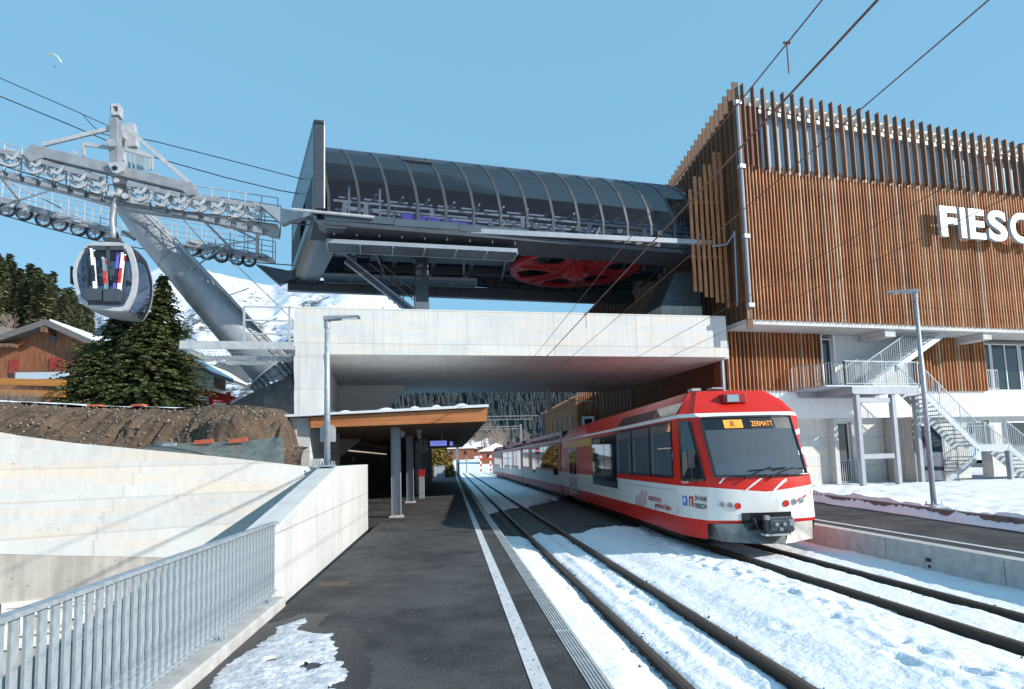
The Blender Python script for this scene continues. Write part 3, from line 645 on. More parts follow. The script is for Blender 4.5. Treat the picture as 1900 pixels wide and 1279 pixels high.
b = MB(); LW.box(b, 8.65, 9.9, -1.1, -1.06, .4, 2.9); LW.box(b, 9.9, 9.94, -1.1, .2, .4, 2.9); b.build('glass_lift_shaft', M['glass_c'], bd)
# down pipe and brackets on the corner
b = MB(); p0 = FA.P(.12, .02, 16.5); p1 = FA.P(.12, .02, 7.9); b.tube([p0, p1], .07, 10); b.build('corner_downpipe', M['tube'], bd)
for zz in (16.3, 13.55, 10.6, 7.75): b = MB(); FA.box(b, -.0, .26, -.10, .1, zz, zz+.16); b.build('pipe_bracket', M['galv'], bd)
b = MB(); LW.box(b, -.22, -.1, -.05, .1, 4.3, 7.0); b.build('corner_post', M['tube'], bd)
b = MB(); b.tube([(11.2, 25.2, 10.66), (11.85, 25.2, 10.75), (12.0, 24.7, 11.1), (11.98, 24.7, 11.15), (11.95, 24.75, 8.3), (12.0, 24.9, 8.0)], .045, 8); b.build('drain_pipe', M['galv'], bd)
# far wing seen under the deck
b = MB(); b.box(10.6, 12.3, 52, 70, 1.2, 7.0); b.build('far_wing_wall', M['slat_b'], bd)
b = MB()
for k in range(60): b.box(10.5, 10.599, 51.9+k*.3, 52.0+k*.3, 1.2, 7.1)
for k in range(9): b.box(10.62+k*.19, 10.70+k*.19, 51.88, 51.999, 5.4 if 1 < k < 8 else 1.2, 7.3)
b.build('far_wing_slats', M['slat'], bd)
b = MB(); b.box(10.95, 12.0, 51.9, 51.99, 1.5, 5.3); f = b.build('window', M['white'], bd); b = MB(); b.box(11.15, 11.8, 51.87, 51.899, 1.7, 5.1); b.build('pane', M['glass_w'], f)
for k in range(5): b = MB(); b.tube([(10.44, 54+k*2.6, 1.3), (10.44, 54+k*2.6, 5.6)], .06, 6); b.build('wing_pipe', M['steel_l'], bd)
# big letters on the slats
sg = thing('facade_lettering', 'huge white three dimensional station name letters on the slatted facade', 'sign', FA.P(9.8, -.3, 11.2))
z0 = 11.2; hgt = 1.40; uu = 9.82
for ch, wd_ in (('F', .95), ('I', .3), ('E', .92), ('S', 1.12), ('C', 1.2), ('H', 1.15)):
    V, Fs = text_mesh(ch, 1., 1., 1., .035)
    w_ = V[:, 0].max()-V[:, 0].min(); h_ = V[:, 1].max()-V[:, 1].min(); hh = hgt; zz0 = z0
    if ch in 'SC': hh = hgt*1.04; zz0 = z0-hgt*.02
    Pp = np.array([FA.P(uu+(v[0]-V[:, 0].min())/w_*wd_, -.30-(v[2])*.16-.02, zz0+(v[1]-V[:, 1].min())/h_*hh) for v in V])
    q = MB()
    for f_ in Fs: pass
    q.add(Pp, Fs); o = q.build('letter', [M['ltext'], M['side_l']], sg)
    me = o.data; mi = [0 if abs(np.dot(np.array(p.normal), FA.n)) > .7 else 1 for p in me.polygons]; me.polygons.foreach_set('material_index', mi)
    uu += wd_+.19

# ---------------------------------------------------------------- outside stair
st = thing('external_staircase', 'galvanised steel staircase zigzagging up the white wall on square posts', 'staircase', LW.P(6, -2, .2))
def railing(a, c, hgt=1.0, step=.115, name='railing'):
    a = np.array(a, float); c = np.array(c, float); r = MB(); up = np.array([0, 0, hgt]); n = max(1, int(np.hypot(*(c-a)[:2])/step))
    r.bar(a+up, c+up, .035, .03); r.bar(a+[0, 0, .08], c+[0, 0, .08], .03, .02)
    for i in range(n+1):
        p = a+(c-a)*i/n; r.bar(p+[0, 0, .02], p+up, .016 if i % 9 else .035, .016 if i % 9 else .035)
    return r.build(name, M['galv'], st)
def flight(u0, z0, u1, z1, o0, o1, n):
    m_ = MB()
    for i in range(n):
        t_ = (i+.5)/n; u = u0+(u1-u0)*t_; z = z0+(z1-z0)*(i+1)/n if z1 > z0 else z0+(z1-z0)*i/n
        LW.box(m_, u-.13, u+.13, o0+.04, o1-.04, z-.045, z-.005)
    m_.build('treads', M['galv'], st)
    for o in (o0, o1):
        m_ = MB(); m_.bar(LW.P(u0, o, z0-.12), LW.P(u1, o, z1-.12), .025, .24); m_.build('stringer', M['galv'], st)
        railing(LW.P(u0, o, z0+.02), LW.P(u1, o, z1+.02))
LZ = 4.55
b = MB(); LW.box(b, 3.0, 7.7, -2.2, -.02, LZ-.05, LZ); b.build('landing', M['galv'], st)
b = MB(); LW.box(b, 4.4, 7.7, -2.2, -2.12, LZ-.36, LZ-.05); LW.box(b, 3.4, 7.6, -.25, -.17, LZ-.33, LZ-.05); LW.box(b, 4.3, 4.4, -2.2, -.1, LZ-.33, LZ-.05); LW.box(b, 6.3, 6.4, -2.1, -.1, LZ-.33, LZ-.05); b.build('landing_beam', M['tube'], st)
railing(LW.P(4.0, -2.18, LZ), LW.P(7.7, -2.18, LZ)); railing(LW.P(3.0, -.3, LZ), LW.P(4.0, -2.18, LZ))
flight(5.9, LZ, 10.9, 7.35, -1.15, -.15, 16)
flight(7.7, LZ, 10.6, 2.0, -2.2, -1.2, 15)
b = MB(); LW.box(b, 10.6, 12.5, -2.2, -1.1, 1.95, 2.0); LW.box(b, 10.6, 12.5, -2.2, -2.14, 1.72, 1.95); b.build('landing', M['galv'], st)
railing(LW.P(10.6, -1.15, 2.0), LW.P(12.5, -1.15, 2.0)); railing(LW.P(10.6, -2.18, 2.0), LW.P(10.9, -2.18, 2.0))
flight(12.3, 2.0, 14.6, .4, -2.2, -1.2, 9)
flight(10.9, .25, 9.4, -.0, -.9, .1, 2)
flight(11.9, 1.5, 9.8, .4, -1.0, .2, 7)
for uu, oo, zt in ((4.6, -2.05, 4.2), (6.4, -2.05, 4.2), (12.4, -2.1, 1.75), (8.3, -1.4, 4.2)):
    b = MB(); LW.box(b, uu-.1, uu+.1, oo-.1, oo+.1, -.1, zt); b.build('post', M['tube'], st, bevel=.02)
b = MB(); LW.box(b, 4.7, 6.3, -2.1, -2.0, 3.85, 4.05); LW.box(b, 4.7, 6.3, -2.1, -2.0, 1.55, 1.75); b.build('cross_beam', M['tube'], st)

# ---------------------------------------------------------------- platform canopy
cn = thing('platform_canopy', 'low platform canopy with orange larch fascia and snow on its roof', 'canopy', (-1.5, 24, .35))
CA = Ax((1.0, 17.1), -6.5)
a0, a1 = (-3.72, 17.55), (1.0, 17.1)
b = MB(); b.hexa([(a0[0], a0[1], 2.93), (a1[0], a1[1], 2.98), (a1[0], a1[1]+.06, 2.98), (a0[0], a0[1]+.06, 2.93), (a0[0], a0[1]-.0, 3.22), (a1[0]+.03, a1[1], 3.33), (a1[0]+.03, a1[1]+.06, 3.33), (a0[0], a0[1]+.06, 3.22)]); b.build('front_fascia', M['fascia'], cn)
b = MB(); b.box(.95, 1.0, 17.17, 52, 2.98, 3.33); b.build('side_fascia', M['fascia'], cn)
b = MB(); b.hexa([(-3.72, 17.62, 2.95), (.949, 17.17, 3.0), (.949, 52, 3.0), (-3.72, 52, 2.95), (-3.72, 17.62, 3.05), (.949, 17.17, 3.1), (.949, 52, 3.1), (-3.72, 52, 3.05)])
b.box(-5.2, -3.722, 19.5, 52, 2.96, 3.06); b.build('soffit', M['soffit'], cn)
b = MB(); b.hexa([(-4.4, 17.50, 3.235), (1.06, 17.0, 3.36), (1.06, 52, 3.36), (-4.4, 52, 3.235), (-4.4, 17.50, 3.30), (1.06, 17.0, 3.43), (1.06, 52, 3.43), (-4.4, 52, 3.30)]); b.build('roof_sheet', M['white'], cn)
u, v = np.meshgrid(np.linspace(0, 1, 60), np.linspace(0, 1, 40), indexing='ij')
X = -3.6+u*4.35; Y = 17.55-u*.42+.12+v*20+.1*np.sin(u*40); Z = 3.285+.125*u+.13*(.55+.45*np.sin(u*34+v*30+1.5*np.sin(u*9)))*sstep(0, .002, v)*sstep(1, .95, u)
o = grid_mesh('roof_snow', X, Y, Z, M['snow'], parent=cn); o.location = -root_loc(cn)
for k in range(6):
    y0 = 19.05+k*6.5; zt = 2.97; c_ = MB(); x0 = -1.58
    for dx in (-.135, .12): c_.box(x0+dx, x0+dx+.015, y0-.13, y0+.13, PZ+.06, zt)
    c_.box(x0-.12, x0+.12, y0-.008, y0+.008, PZ+.06, zt)
    q = c_.build('post', M['tube'], cn); c_ = MB(); c_.box(x0-.2, x0+.2, y0-.17, y0+.17, PZ, PZ+.05); c_.box(x0-.16, x0+.16, y0-.14, y0+.14, PZ+.051, PZ+.065); c_.build('base_plate', M['kerb'], q)
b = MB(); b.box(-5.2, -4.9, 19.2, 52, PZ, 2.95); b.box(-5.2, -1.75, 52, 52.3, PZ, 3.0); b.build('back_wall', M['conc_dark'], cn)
b = MB(); b.box(-4.895, -4.86, 18.6, 50, 2.55, 2.6); b.build('light_strip', M['led'], cn)
b = MB(); b.box(-4.55, -3.78, 17.75, 22.5, -.4, 3.22); b.build('canopy_end_wall', M['conc'], cn); b = MB(); b.prism([(-3.779, 17.8, -.3), (-3.1, 17.8, -.3), (-3.35, 17.8, 1.3), (-3.5, 17.8, 2.1), (-3.779, 17.8, 2.1)], (0, .5, 0)); b.build('wall_buttress', M['conc'], cn)
for px, py in ((653, 853), (709, 853), (718, 853)):
    p = onp(px, py, (-4.89, 20), (-4.89, 30)); t = thing('wall_lamp', {653: 'grey box lamp on the dark wall left of the first canopy post', 709: 'grey box lamp just left of the first canopy post', 718: 'grey box lamp partly behind the first canopy post'}[px], 'wall lamp', (-4.89, p[1], p[2]-.12), 'lamps on the dark wall'); b = MB(); b.box(-4.89, -4.80, p[1]-.12, p[1]+.12, p[2]-.13, p[2]+.13); b.build('housing', M['galv'], t, bevel=.01); b = MB(); b.box(-4.798, -4.785, p[1]-.09, p[1]+.09, p[2]-.1, p[2]+.1); b.build('diffuser', M['steel_l'], t)
hr = thing('stair_railing', 'dim railing of thin bars before the dark wall under the canopy', 'railing', (-4, 24, .35)); b = MB()
b.box(-3.62, -3.58, 20.5, 26.5, 1.30, 1.34)
for k in range(50): b.box(-3.61, -3.59, 20.5+k*.12, 20.52+k*.12, .36, 1.3)
b.build('bars', M['dsteel'], hr)
for px, py, kind in ((792-7, 793, 'a'), (777, 790, 'b')):
    p = ony(px, py-3, 20.5)
    if kind == 'b':
        t = thing('ceiling_camera', 'small cylindrical camera hanging under the canopy edge', 'camera', (p[0], p[1], 2.7)); b = MB(); b.tube([(p[0], p[1], 2.97), (p[0], p[1], 2.85)], .1, 12); b.tube([(p[0], p[1], 2.85), (p[0]+.02, p[1]-.02, 2.68)], .06, 10); b.build('body', M['steel_l'], t)
p = ony(745, 793, 20.0); t = thing('ceiling_speaker', 'round white loudspeaker hanging beside the first canopy post', 'loudspeaker', (p[0], p[1], 2.8)); b = MB(); b.disc((p[0], p[1], 2.82), (.3, -1, -.2), .1, .1, 18); b.build('body', M['steel_l'], t); b = MB(); b.tube([(p[0], p[1], 2.97), (p[0], p[1], 2.86)], .02, 6); b.build('bracket', M['galv'], t)
# clock, display
p = ony(785, 827, 27.); ck = thing('platform_clock', 'round white platform clock with black hands under the canopy', 'clock', p)
b = MB(); b.disc(p, (.1, -1, 0), .29, .12, 28); b.build('case', M['tube'], ck)
b = MB(); b.disc(p+[.006, -.063, 0], (.1, -1, 0), .265, .01, 28); b.build('face', mat('clock_face', (.34, .34, .33), rough=.5), ck)
for ang, ln, w_ in ((178, .2, .022), (8, .15, .03)):
    a_ = math.radians(ang); b = MB(); q = p+[.008, -.075, 0]; b.bar(q, q+np.array([math.sin(a_)*ln, 0, math.cos(a_)*ln]), .006, w_, up=(1, 0, 0)); b.build('hand', M['black'], ck)
b = MB()
for k in range(12): a_ = k*math.pi/6; q = p+[.007, -.072, 0]; dd_ = np.array([math.sin(a_), 0, math.cos(a_)]); b.bar(q+dd_*.2, q+dd_*.25, .005, .02, up=(1, 0, 0))
b.build('hour_marks', M['black'], ck)
b = MB(); b.tube([p+[0, 0, .29], (p[0], p[1], 2.96)], .025, 8); b.build('hanger', M['tube'], ck)
p = ony(819, 823, 24.); ds = thing('departure_display', 'dark departure board with a lit blue screen hanging from a rod', 'display', p)
b = MB(); b.box(p[0]-.5, p[0]+.5, p[1], p[1]+.14, p[2]-.17, p[2]+.16); b.build('case', M['black'], ds, bevel=.012)
b = MB(); b.box(p[0]-.42, p[0]+.2, p[1]-.006, p[1]-.001, p[2]-.09, p[2]+.10); b.build('screen', M['screen'], ds)
b = MB(); b.box(p[0]+.31, p[0]+.43, p[1]-.006, p[1]-.001, p[2]-.10, p[2]+.06); b.build('track_number_field', M['screen'], ds)
put_text('track_number', '2', (p[0]+.335, p[1]-.007, p[2]-.08), (1, 0, 0), (0, 0, 1), .07, M['ltext'], ds, height=.12)
put_text('screen_text', 'Zermatt', (p[0]-.27, p[1]-.007, p[2]+.025), (1, 0, 0), (0, 0, 1), .34, M['ltext'], ds, height=.05)
put_text('screen_text', 'Visp', (p[0]-.40, p[1]-.007, p[2]-.02), (1, 0, 0), (0, 0, 1), .12, M['ltext'], ds, height=.035)
b = MB(); b.tube([(p[0]+.02, p[1]+.07, p[2]+.16), (p[0]+.02, p[1]+.07, 3.0)], .03, 8); b.build('rod', M['steel_l'], ds)
p = ony(782, 890, 28.); t = thing('ticket_validator', 'slim platform ticket machine with a red top by the posts', 'ticket machine', (p[0], p[1], .35)); b = MB(); b.box(p[0]-.12, p[0]+.12, p[1], p[1]+.2, .35, 1.3); b.build('body', M['tube'], t, bevel=.01); b = MB(); b.box(p[0]-.14, p[0]+.14, p[1]-.01, p[1]+.21, 1.302, 1.6); b.build('top', M['dred'], t, bevel=.01)
# tall lamps
def lamp(label, base, top, arm, back=None):
    t = thing('street_lamp', label, 'street lamp', base, 'slim galvanised lamps'); base = np.array(base); top = np.array(top)
    b = MB(); b.tube([base, base*.5+top*.5, top], [.062, .055, .045], 14); b.build('pole', M['galv'], t, smooth=True)
    b = MB(); c_ = base; b.box(c_[0]-.14, c_[0]+.14, c_[1]-.14, c_[1]+.14, c_[2]-.03, c_[2]-.0)
    for dx in (-.11, .11):
        for dy in (-.11, .11): b.tube([(c_[0]+dx, c_[1]+dy, c_[2]-.03), (c_[0]+dx, c_[1]+dy, c_[2]+.07)], .013, 6)
    b.build('base_plate', M['galv'], t)
    d = _n(np.array(arm, float)); w_ = np.cross(d, [0, 0, 1])*.13; L_ = np.linalg.norm(arm); b = MB()
    b.tube([top-[0, 0, .14], top+[0, 0, .03]], .058, 12)
    q0 = top-d*.06+[0, 0, .10]; q1 = top+d*L_+[0, 0, .10]
    b.hexa([q0-w_*.55-[0, 0, .09], q0+w_*.55-[0, 0, .09], q1+w_-[0, 0, .03], q1-w_-[0, 0, .03], q0-w_*.55, q0+w_*.55, q1+w_, q1-w_]); b.build('lamp_head', M['tube'], t, bevel=.01)
    b = MB(); q2 = top+d*L_*.45+[0, 0, .10]; z_ = [0, 0, .062]; b.hexa([q2-w_*.6-z_, q2+w_*.6-z_, q1-d*.04+w_*.8-[0, 0, .04], q1-d*.04-w_*.8-[0, 0, .04], q2-w_*.6-[0, 0, .05], q2+w_*.6-[0, 0, .05], q1-d*.04+w_*.8-[0, 0, .03], q1-d*.04-w_*.8-[0, 0, .03]]); b.build('lens', M['lamp_w'], t)
    return t
YL = 12.55; ba = ony(622, 862, YL); ba = np.array([ba[0], YL, 1.935]); tp = ony(616, 596, YL)
l1 = lamp('galvanised lamp with hexagonal plate standing on the parapet wall', (-2.3, 12.3, 1.935), (-2.3, 12.3, tp[2]*12.3/12.55+.03), (.62, 0, 0))
b = MB(); hx = onp(622, 805, (-2.3, 12.36), (-1, 12.36)); hx = np.array([-2.3, 12.38, hx[2]])
b.prism([hx+np.array([dx, 0, dz]) for dx, dz in ((-.145, -.15), (.145, -.15), (.145, .11), (.09, .17), (-.09, .17), (-.145, .11))], (0, .012, 0)); b.build('sign_plate', M['steel_l'], l1)
rb = onz(1733, 936, .62)*1.0; rt = ony(1700, 545, rb[1])
lamp('tall galvanised lamp rising from the snow bank behind the far platform', rb, (rb[0]+.0, rb[1], rt[2]), (-.55, .25, 0))
# drain
p = onz(618, 1084, PZ); t = thing('drain_grate', 'small slotted iron drain in the platform asphalt', 'drain', (p[0], p[1], PZ)); b = MB()
b.box(p[0]-.19, p[0]+.19, p[1]-.14, p[1]-.125, PZ, PZ+.008); b.box(p[0]-.19, p[0]+.19, p[1]+.125, p[1]+.14, PZ, PZ+.008)
for k in range(11): b.box(p[0]-.19+k*.0365, p[0]-.175+k*.0365, p[1]-.125, p[1]+.125, PZ, PZ+.008)
b.build('bars', mat('rusty_iron', (.17, .12, .07), (.09, .07, .05), 12, .7), t); b = MB(); b.box(p[0]-.175, p[0]+.175, p[1]-.125, p[1]+.125, PZ-.001, PZ+.003); b.build('pit', M['black'], t)

# ---------------------------------------------------------------- ropeway station (barrel shaped glass house on the overpass)
TA = Ax((6.0, 28.7), 6.6)                 # s along the axis, o across, origin = centre of the bull wheel
TN = TA.P(-11.0, -4.1, 0); TA2 = Ax(TN[:2], 9.5); TA2.n = _n(np.array([-.321, .947, 0.]))   # near long side
def T(px, py, o=0.): return TA.at(px, py, o)
gs = thing('gondola_station', 'dark barrel shaped gondola lift station with tinted glass ribs', 'lift station', TA.P(-7.1, 0, 7.6))
L_ = 17.6; NR = 16
# cross-section in (o, z): o measured from the near side
prof = [(0, 11.18), (-.06, 11.9), (0, 12.6), (.2, 13.3), (.6, 13.9), (1.2, 14.35), (1.9, 14.6)]
def TP(u, o, z): return TA2.P(u, o, z-(u*.015))
def lean(z): return -.42*sstep(11.2, 14.6, z)**1.3
def ribpt(u, k, off=0.):
    o, z = prof[k]; return TP(u+lean(z), o+off*.6, z-off*.6)
us = [0.15+i*1.10 for i in range(17)]
g = MB()
g.strip([[ribpt(u, k, .03) for k in range(len(prof))] for u in [0.15, 17.75]])
g.build('glass_skin', M['glass_t'], gs, smooth=False)
q0 = None
for i, u in enumerate(us):
    r = MB()
    A_ = [ribpt(u-.055, k) for k in range(len(prof))]; B_ = [ribpt(u+.055, k) for k in range(len(prof))]
    A2 = [ribpt(u-.055, k, .12) for k in range(len(prof))]; B2 = [ribpt(u+.055, k, .12) for k in range(len(prof))]
    r.strip([A_, B_]); r.strip([A2, A_]); r.strip([B_, B2]); r.build('rib', M['dsteel'], gs)
b = MB(); b.bar(ribpt(us[3]-.05, 4, -.04)+0, ribpt(us[4]+.05, 4, -.04), .06, .08); b.bar(ribpt(us[3]+.14, 2, 0)*.0+ribpt(us[3]+.1, 4, -.03), ribpt(us[3]+.1, 6, -.03), .06, .06); b.bar(ribpt(us[4]-.1, 4, -.03), ribpt(us[4]-.1, 6, -.03), .06, .06); b.build('vent_frame', M['dsteel'], gs)
b = MB(); b.hexa([TP(-.3, 1.85, 14.53), TP(L_, 1.85, 14.53), TP(L_, 2.2, 14.53), TP(-.3, 2.2, 14.53), TP(-.3, 1.85, 14.68), TP(L_, 1.85, 14.68), TP(L_, 2.2, 14.68), TP(-.3, 2.2, 14.68)]); b.build('ridge_rail', M['anth_l'], gs)
b = MB(); b.strip([[TP(u, o, z) for o, z in ((2.2, 14.62), (3.0, 14.9), (4.2, 15.15), (5.6, 15.05), (7.2, 14.0), (8.2, 11.2))] for u in (-.1, L_)]); b.strip([[TP(u, o, z-.12) for o, z in ((8.2, 11.2), (7.1, 13.9), (5.5, 14.9), (4.2, 15.0), (3.0, 14.75), (2.2, 14.5))] for u in (-.1, L_)]); b.build('roof_panels', M['inner'], gs)
b = MB()
for k in range(7): TA2.box(b, .02+k*2.5, 2.5+k*2.5, -.1, .25, 10.92-k*.0375, 11.2-k*.0375)
b.build('fascia', M['anth_l'], gs)
b = MB(); b.hexa([TP(-.4, -.08, 10.75), TP(L_, -.08, 10.75), TP(L_, 1.0, 10.5), TP(-.4, 1.0, 10.5), TP(-.4, -.08, 10.915), TP(L_, -.08, 10.915), TP(L_, 1.0, 10.9), TP(-.4, 1.0, 10.9)]); b.build('lower_skirt', M['dsteel'], gs)
b = MB(); TA2.box(b, -.6, L_, 7.9, 8.25, 10.3, 10.85); b.build('far_skirt', M['dsteel'], gs)
b = MB(); TA2.box(b, -.3, L_, 8.0, 8.1, 11.15, 11.22)
for k in range(22): TA2.box(b, -.3+k*.8, -.2+k*.8, 8.0, 8.08, 10.85, 11.15)
b.build('far_vent_frame', M['black'], gs)
# portal frame at the open end
fm = MB()
def ring(u0, u1, off0):
    return None
o0, o1, zb, zt = -.15, 8.35, 10.85, 14.75
TA2.box(fm, -.42, 0, o0, o0+.32, 11.3, 14.75-.02); TA2.box(fm, -.42, 0, o1-.3, o1, 11.2, 14.75-.02); TA2.box(fm, -.42, 0, o0+.0, o1, 14.5, 14.76)
fm.build('portal_frame', M['anth'], gs, bevel=.05)
fm = MB(); cs = [(-.45, 11.05), (-.38, 10.82), (-.2, 10.68), (.05, 10.62), (.75, 10.62), (.75, 10.68), (.0, 10.7), (-.3, 10.9), (-.36, 11.4), (-.45, 11.4)]
for (ca, cb) in ((o0, o1),):
    fm.prism([TA2.P(u, ca, z) for u, z in cs], TA2.n*(cb-ca))
fm.build('portal_sill', M['anth'], gs)
fm = MB()
TA2.box(fm, -.40, -.36, .17, 8.05, 12.75, 14.5)
fm.build('end_panel', M['anth'], gs)
for ka, kb in ((0, 10), (17, 30)):
    fm = MB()
    for k in range(ka, kb): TA2.box(fm, -.39, -.38, .25+k*.26, .42+k*.26, 11.5+.15*math.sin(k), 12.75)
    fm.build('brush_curtain', M['black'], gs)
b = MB(); p = TA2.P(-.95, -.2, 11.17); b.tube([TA2.P(-1.2, -.22, 11.18), TA2.P(1.75, -.22, 11.10)], .06, 10); b.build('handle_tube', M['steel_l'], gs)
# inside: beams, rollers, violet covers
b = MB()
for zz, oo in ((12.15, 1.6), (12.45, 3.2), (11.75, 2.4), (12.95, 2.6)):
    for k in range(16): b.bar(TP(.9+k*1.03, oo, zz), TP(.9+k*1.03+(.8 if zz > 12.9 else .97), oo, zz), .07, .07)
b.build('inner_rail', M['steel_l'], gs)
b = MB()
for u in (.8, 1.6, 4.2, 8.0, 11.0, 13.6): b.bar(TP(u, .9, 10.95), TP(u+.1, 1.0, 12.1), .16, .1)
for u in (1.1, 2.3): b.bar(TP(u, 1.3, 10.95), TP(u, 1.3, 12.9), .07, .07)
for zz in (11.25, 11.55, 11.95): b.bar(TP(1.1, 1.3, zz), TP(2.3, 1.3, zz), .06, .1)
b.build('inner_post', M['steel_l'], gs)
for i in range(17):
    u = 6.6+i*.62; b = MB(); c_ = TP(u, .75, 11.42); b.disc(c_, TA2.n, .21, .1, 18); w_ = b.build('roller_tyre', M['rubber'], gs); b = MB(); b.disc(c_-TA2.n*.055, TA2.n, .12, .02, 14, r0=.035); b.build('hub', M['steel_l'], w_)
b = MB()
pts = [(3.0, 11.80), (4.0, 11.75), (5.0, 11.68), (6.0, 11.60), (7.1, 11.50)]
for k in range(len(pts)-1):
    (ua, za), (ub, zb_) = pts[k], pts[k+1]; b.hexa([TP(ua+.03, .8, za-.30), TP(ub-.03, .8, zb_-.33), TP(ub-.03, 1.3, zb_-.33), TP(ua+.03, 1.3, za-.3), TP(ua+.03, .8, za), TP(ub-.03, .8, zb_), TP(ub-.03, 1.3, zb_), TP(ua+.03, 1.3, za)])
b.build('violet_cover', M['purple'], gs)
put_text('cover_lettering', 'Doppelmayr', TP(5.95, .79, 11.31), TA2.d-np.array([0, 0, .09]), (0, 0, 1), 1.1, M['ltext'], gs, height=.17)
b = MB(); TA2.box(b, .5, 17.2, 4.6, 4.8, 11.1, 13.0); b.build('machinery_panel', M['inner'], gs)
for k in range(15):
    u = 1.2+k*1.08; b = MB(); b.bar(TP(u, 3.4, 11.0), TP(u, 3.4, 12.9), .09, .12); b.bar(TP(u, 3.4, 12.9), TP(u, 1.9, 12.9), .07, .09); b.build('hall_frame', M['steel'], gs)
b = MB()
for zz, oo in ((12.55, 2.0), (11.95, 1.4)): b.bar(TP(.6, oo, zz), TP(17.2, oo, zz), .05, .09)
b.build('conveyor_rail', M['steel_l'], gs)
for k in range(9):
    u = 7.2+k*1.05; b = MB(); b.bar(TP(u, 1.1, 11.6), TP(u+.35, 1.3, 12.1), .05, .12); b.bar(TP(u+.35, 1.3, 12.1), TP(u+.7, 1.1, 11.75), .05, .1); b.build('tyre_lever', M['steel_l'], gs)
for k in range(20):
    u = -9.6+k*.74; b = MB(); TA.box(b, u, u+.34, -3.2, -2.9, 10.7, 10.9); b.build('roller_bracket', M['steel'], gs)
b = MB()
for k in range(30): TA.box(b, -10+k*.5, -9.94+k*.5, -3.85, -2.2, 10.86, 10.94)
TA.box(b, -10, 4.9, -2.3, -2.2, 10.8, 11.0); TA.box(b, -10, 4.9, -3.9, -3.8, 10.8, 11.0); b.build('grating_ladder', M['tube'], gs)
for k in range(8):
    b = MB(); a_ = TA.P(-9.5+k*1.9, -3.3, 10.9); c_ = TA.P(-8.6+k*1.9, 3.3, 10.9); b.bar(a_, c_, .1, .1); b.build('wind_brace', M['anth'], gs)
# below: girders, walkways, posts, stairs
def TBp(*pp, o): return [T(px, py, o) for px, py in pp]
b = MB(); TA.box(b, -9.4, 4.6, -.75, .75, 11.0, 11.45); b.build('main_girder', M['dsteel'], gs)
for oo in (-2.2, 2.2):
    b = MB(); TA.box(b, -10.6, 5.2, oo-.12, oo+.12, 10.95, 11.3); b.build('side_girder', M['dsteel'], gs)
for k in range(9):
    b = MB(); TA.box(b, -10.2+k*1.8, -10.0+k*1.8, -3.9, 3.9, 11.1, 11.28); b.build('cross_beam', M['anth'], gs)
def walkway(pts, o_w, o_n, slope=.0):
    w = MB(); a, c = pts; w.hexa([a+TA.n*0-[0, 0, .04], c-[0, 0, .04], c+TA.n*o_w-[0, 0, .04+slope], a+TA.n*o_w-[0, 0, .04+slope], a, c, c+TA.n*o_w-[0, 0, slope], a+TA.n*o_w-[0, 0, slope]])
    f = w.build('walkway_grid', M['anth'], gs); e = MB(); e.bar(a-[0, 0, -.06], c-[0, 0, -.06], .05, .16); e.bar(a+TA.n*o_w-[0, 0, slope], c+TA.n*o_w-[0, 0, slope], .05, .12)
    n = int(np.linalg.norm(c-a)/1.1)
    for k in range(n+1): q = a+(c-a)*k/n-[0, 0, .05]; e.bar(q, q+TA.n*o_w-[0, 0, slope], .05, .05)
    e.build('grid_edge', M['tube'], f)
walkway((T(606, 450, -3.7), T(960, 468, -3.7)), 1.0, 0); walkway((T(600, 512, 2.4), T(885, 522, 2.4)), 1.0, 0)
b = MB(); a = T(610, 432, -2.8); c = T(672, 445, -2.8); b.bar(a, c, .1, .1); e = T(960, 450, -2.8)
for k in range(9): q = T(620+k*42, 436+k*2.2, -3.65); b.bar(q, q+[0, 0, .5], .04, .05)
b.build('walkway_post', M['steel_l'], gs)
b = MB(); b.tube([TA.P(-9.8, -3.05, 11.05), TA.P(4.5, -3.05, 10.95)], .03, 6); b.tube([TA.P(-9.8, 3.05, 11.05), TA.P(4.5, 3.05, 10.95)], .03, 6); b.build('inner_rope', M['black'], gs)
for k in range(7):
    for oo in (-3.05, 3.05):
        u = -9.6+k*.62+(3.0 if k > 3 else 0); b = MB(); b.disc(TA.P(u, oo, 10.9), TA.n, .23, .12, 16); b.build('roller_tyre', M['rubber'], gs)
b = MB(); p = T(783, 573, 0); TA.box(b, (p-TA.o).dot(TA.d)-.28, (p-TA.o).dot(TA.d)+.28, -.3, .3, 7.5, 10.95); sp = b.build('support_post', M['anth'], gs, bevel=.03)
b = MB(); pu = (p-TA.o).dot(TA.d); TA.box(b, pu-.36, pu+.36, -.38, .38, 10.8, 11.0); b.build('post_head', M['anth'], sp)
b = MB(); TA.box(b, pu-.30, pu+.30, -.34, .34, 6.6, 8.9); b.build('concrete_foot', M['conc'], sp)
a = T(643, 482, -1.2); c = T(757, 572, -1.2); b = MB(); b.bar(a, c+(c-a)*.12, .3, .30); b.build('diagonal_brace', M['dsteel'], gs)
b = MB(); b.bar(a+[-.05, -.17, .16], c+(c-a)*.12+[-.05, -.17, .16], .05, .05); b.bar(a+[-.05, -.17, -.16], c+(c-a)*.12+[-.05, -.17, -.16], .05, .05); b.build('brace_flange', M['tube'], gs)
b = MB(); a1_ = T(685, 488, 0.8); c1_ = T(790, 575, .8)
for dz in (0, .45, .9): b.tube([a1_+[0, 0, dz-.45], c1_+[0, 0, dz-.45]], .025, 6)
for k in range(6): q = a1_+(c1_-a1_)*k/5; b.tube([q+[0, 0, -.45], q+[0, 0, .45]], .022, 6)
for k in range(12): q = a1_+(c1_-a1_)*k/11-[0, 0, .75]; b.box(q[0]-.12, q[0]+.12, q[1]-.1, q[1]+.6, q[2], q[2]+.04)
b.build('access_stair', M['anth'], gs)
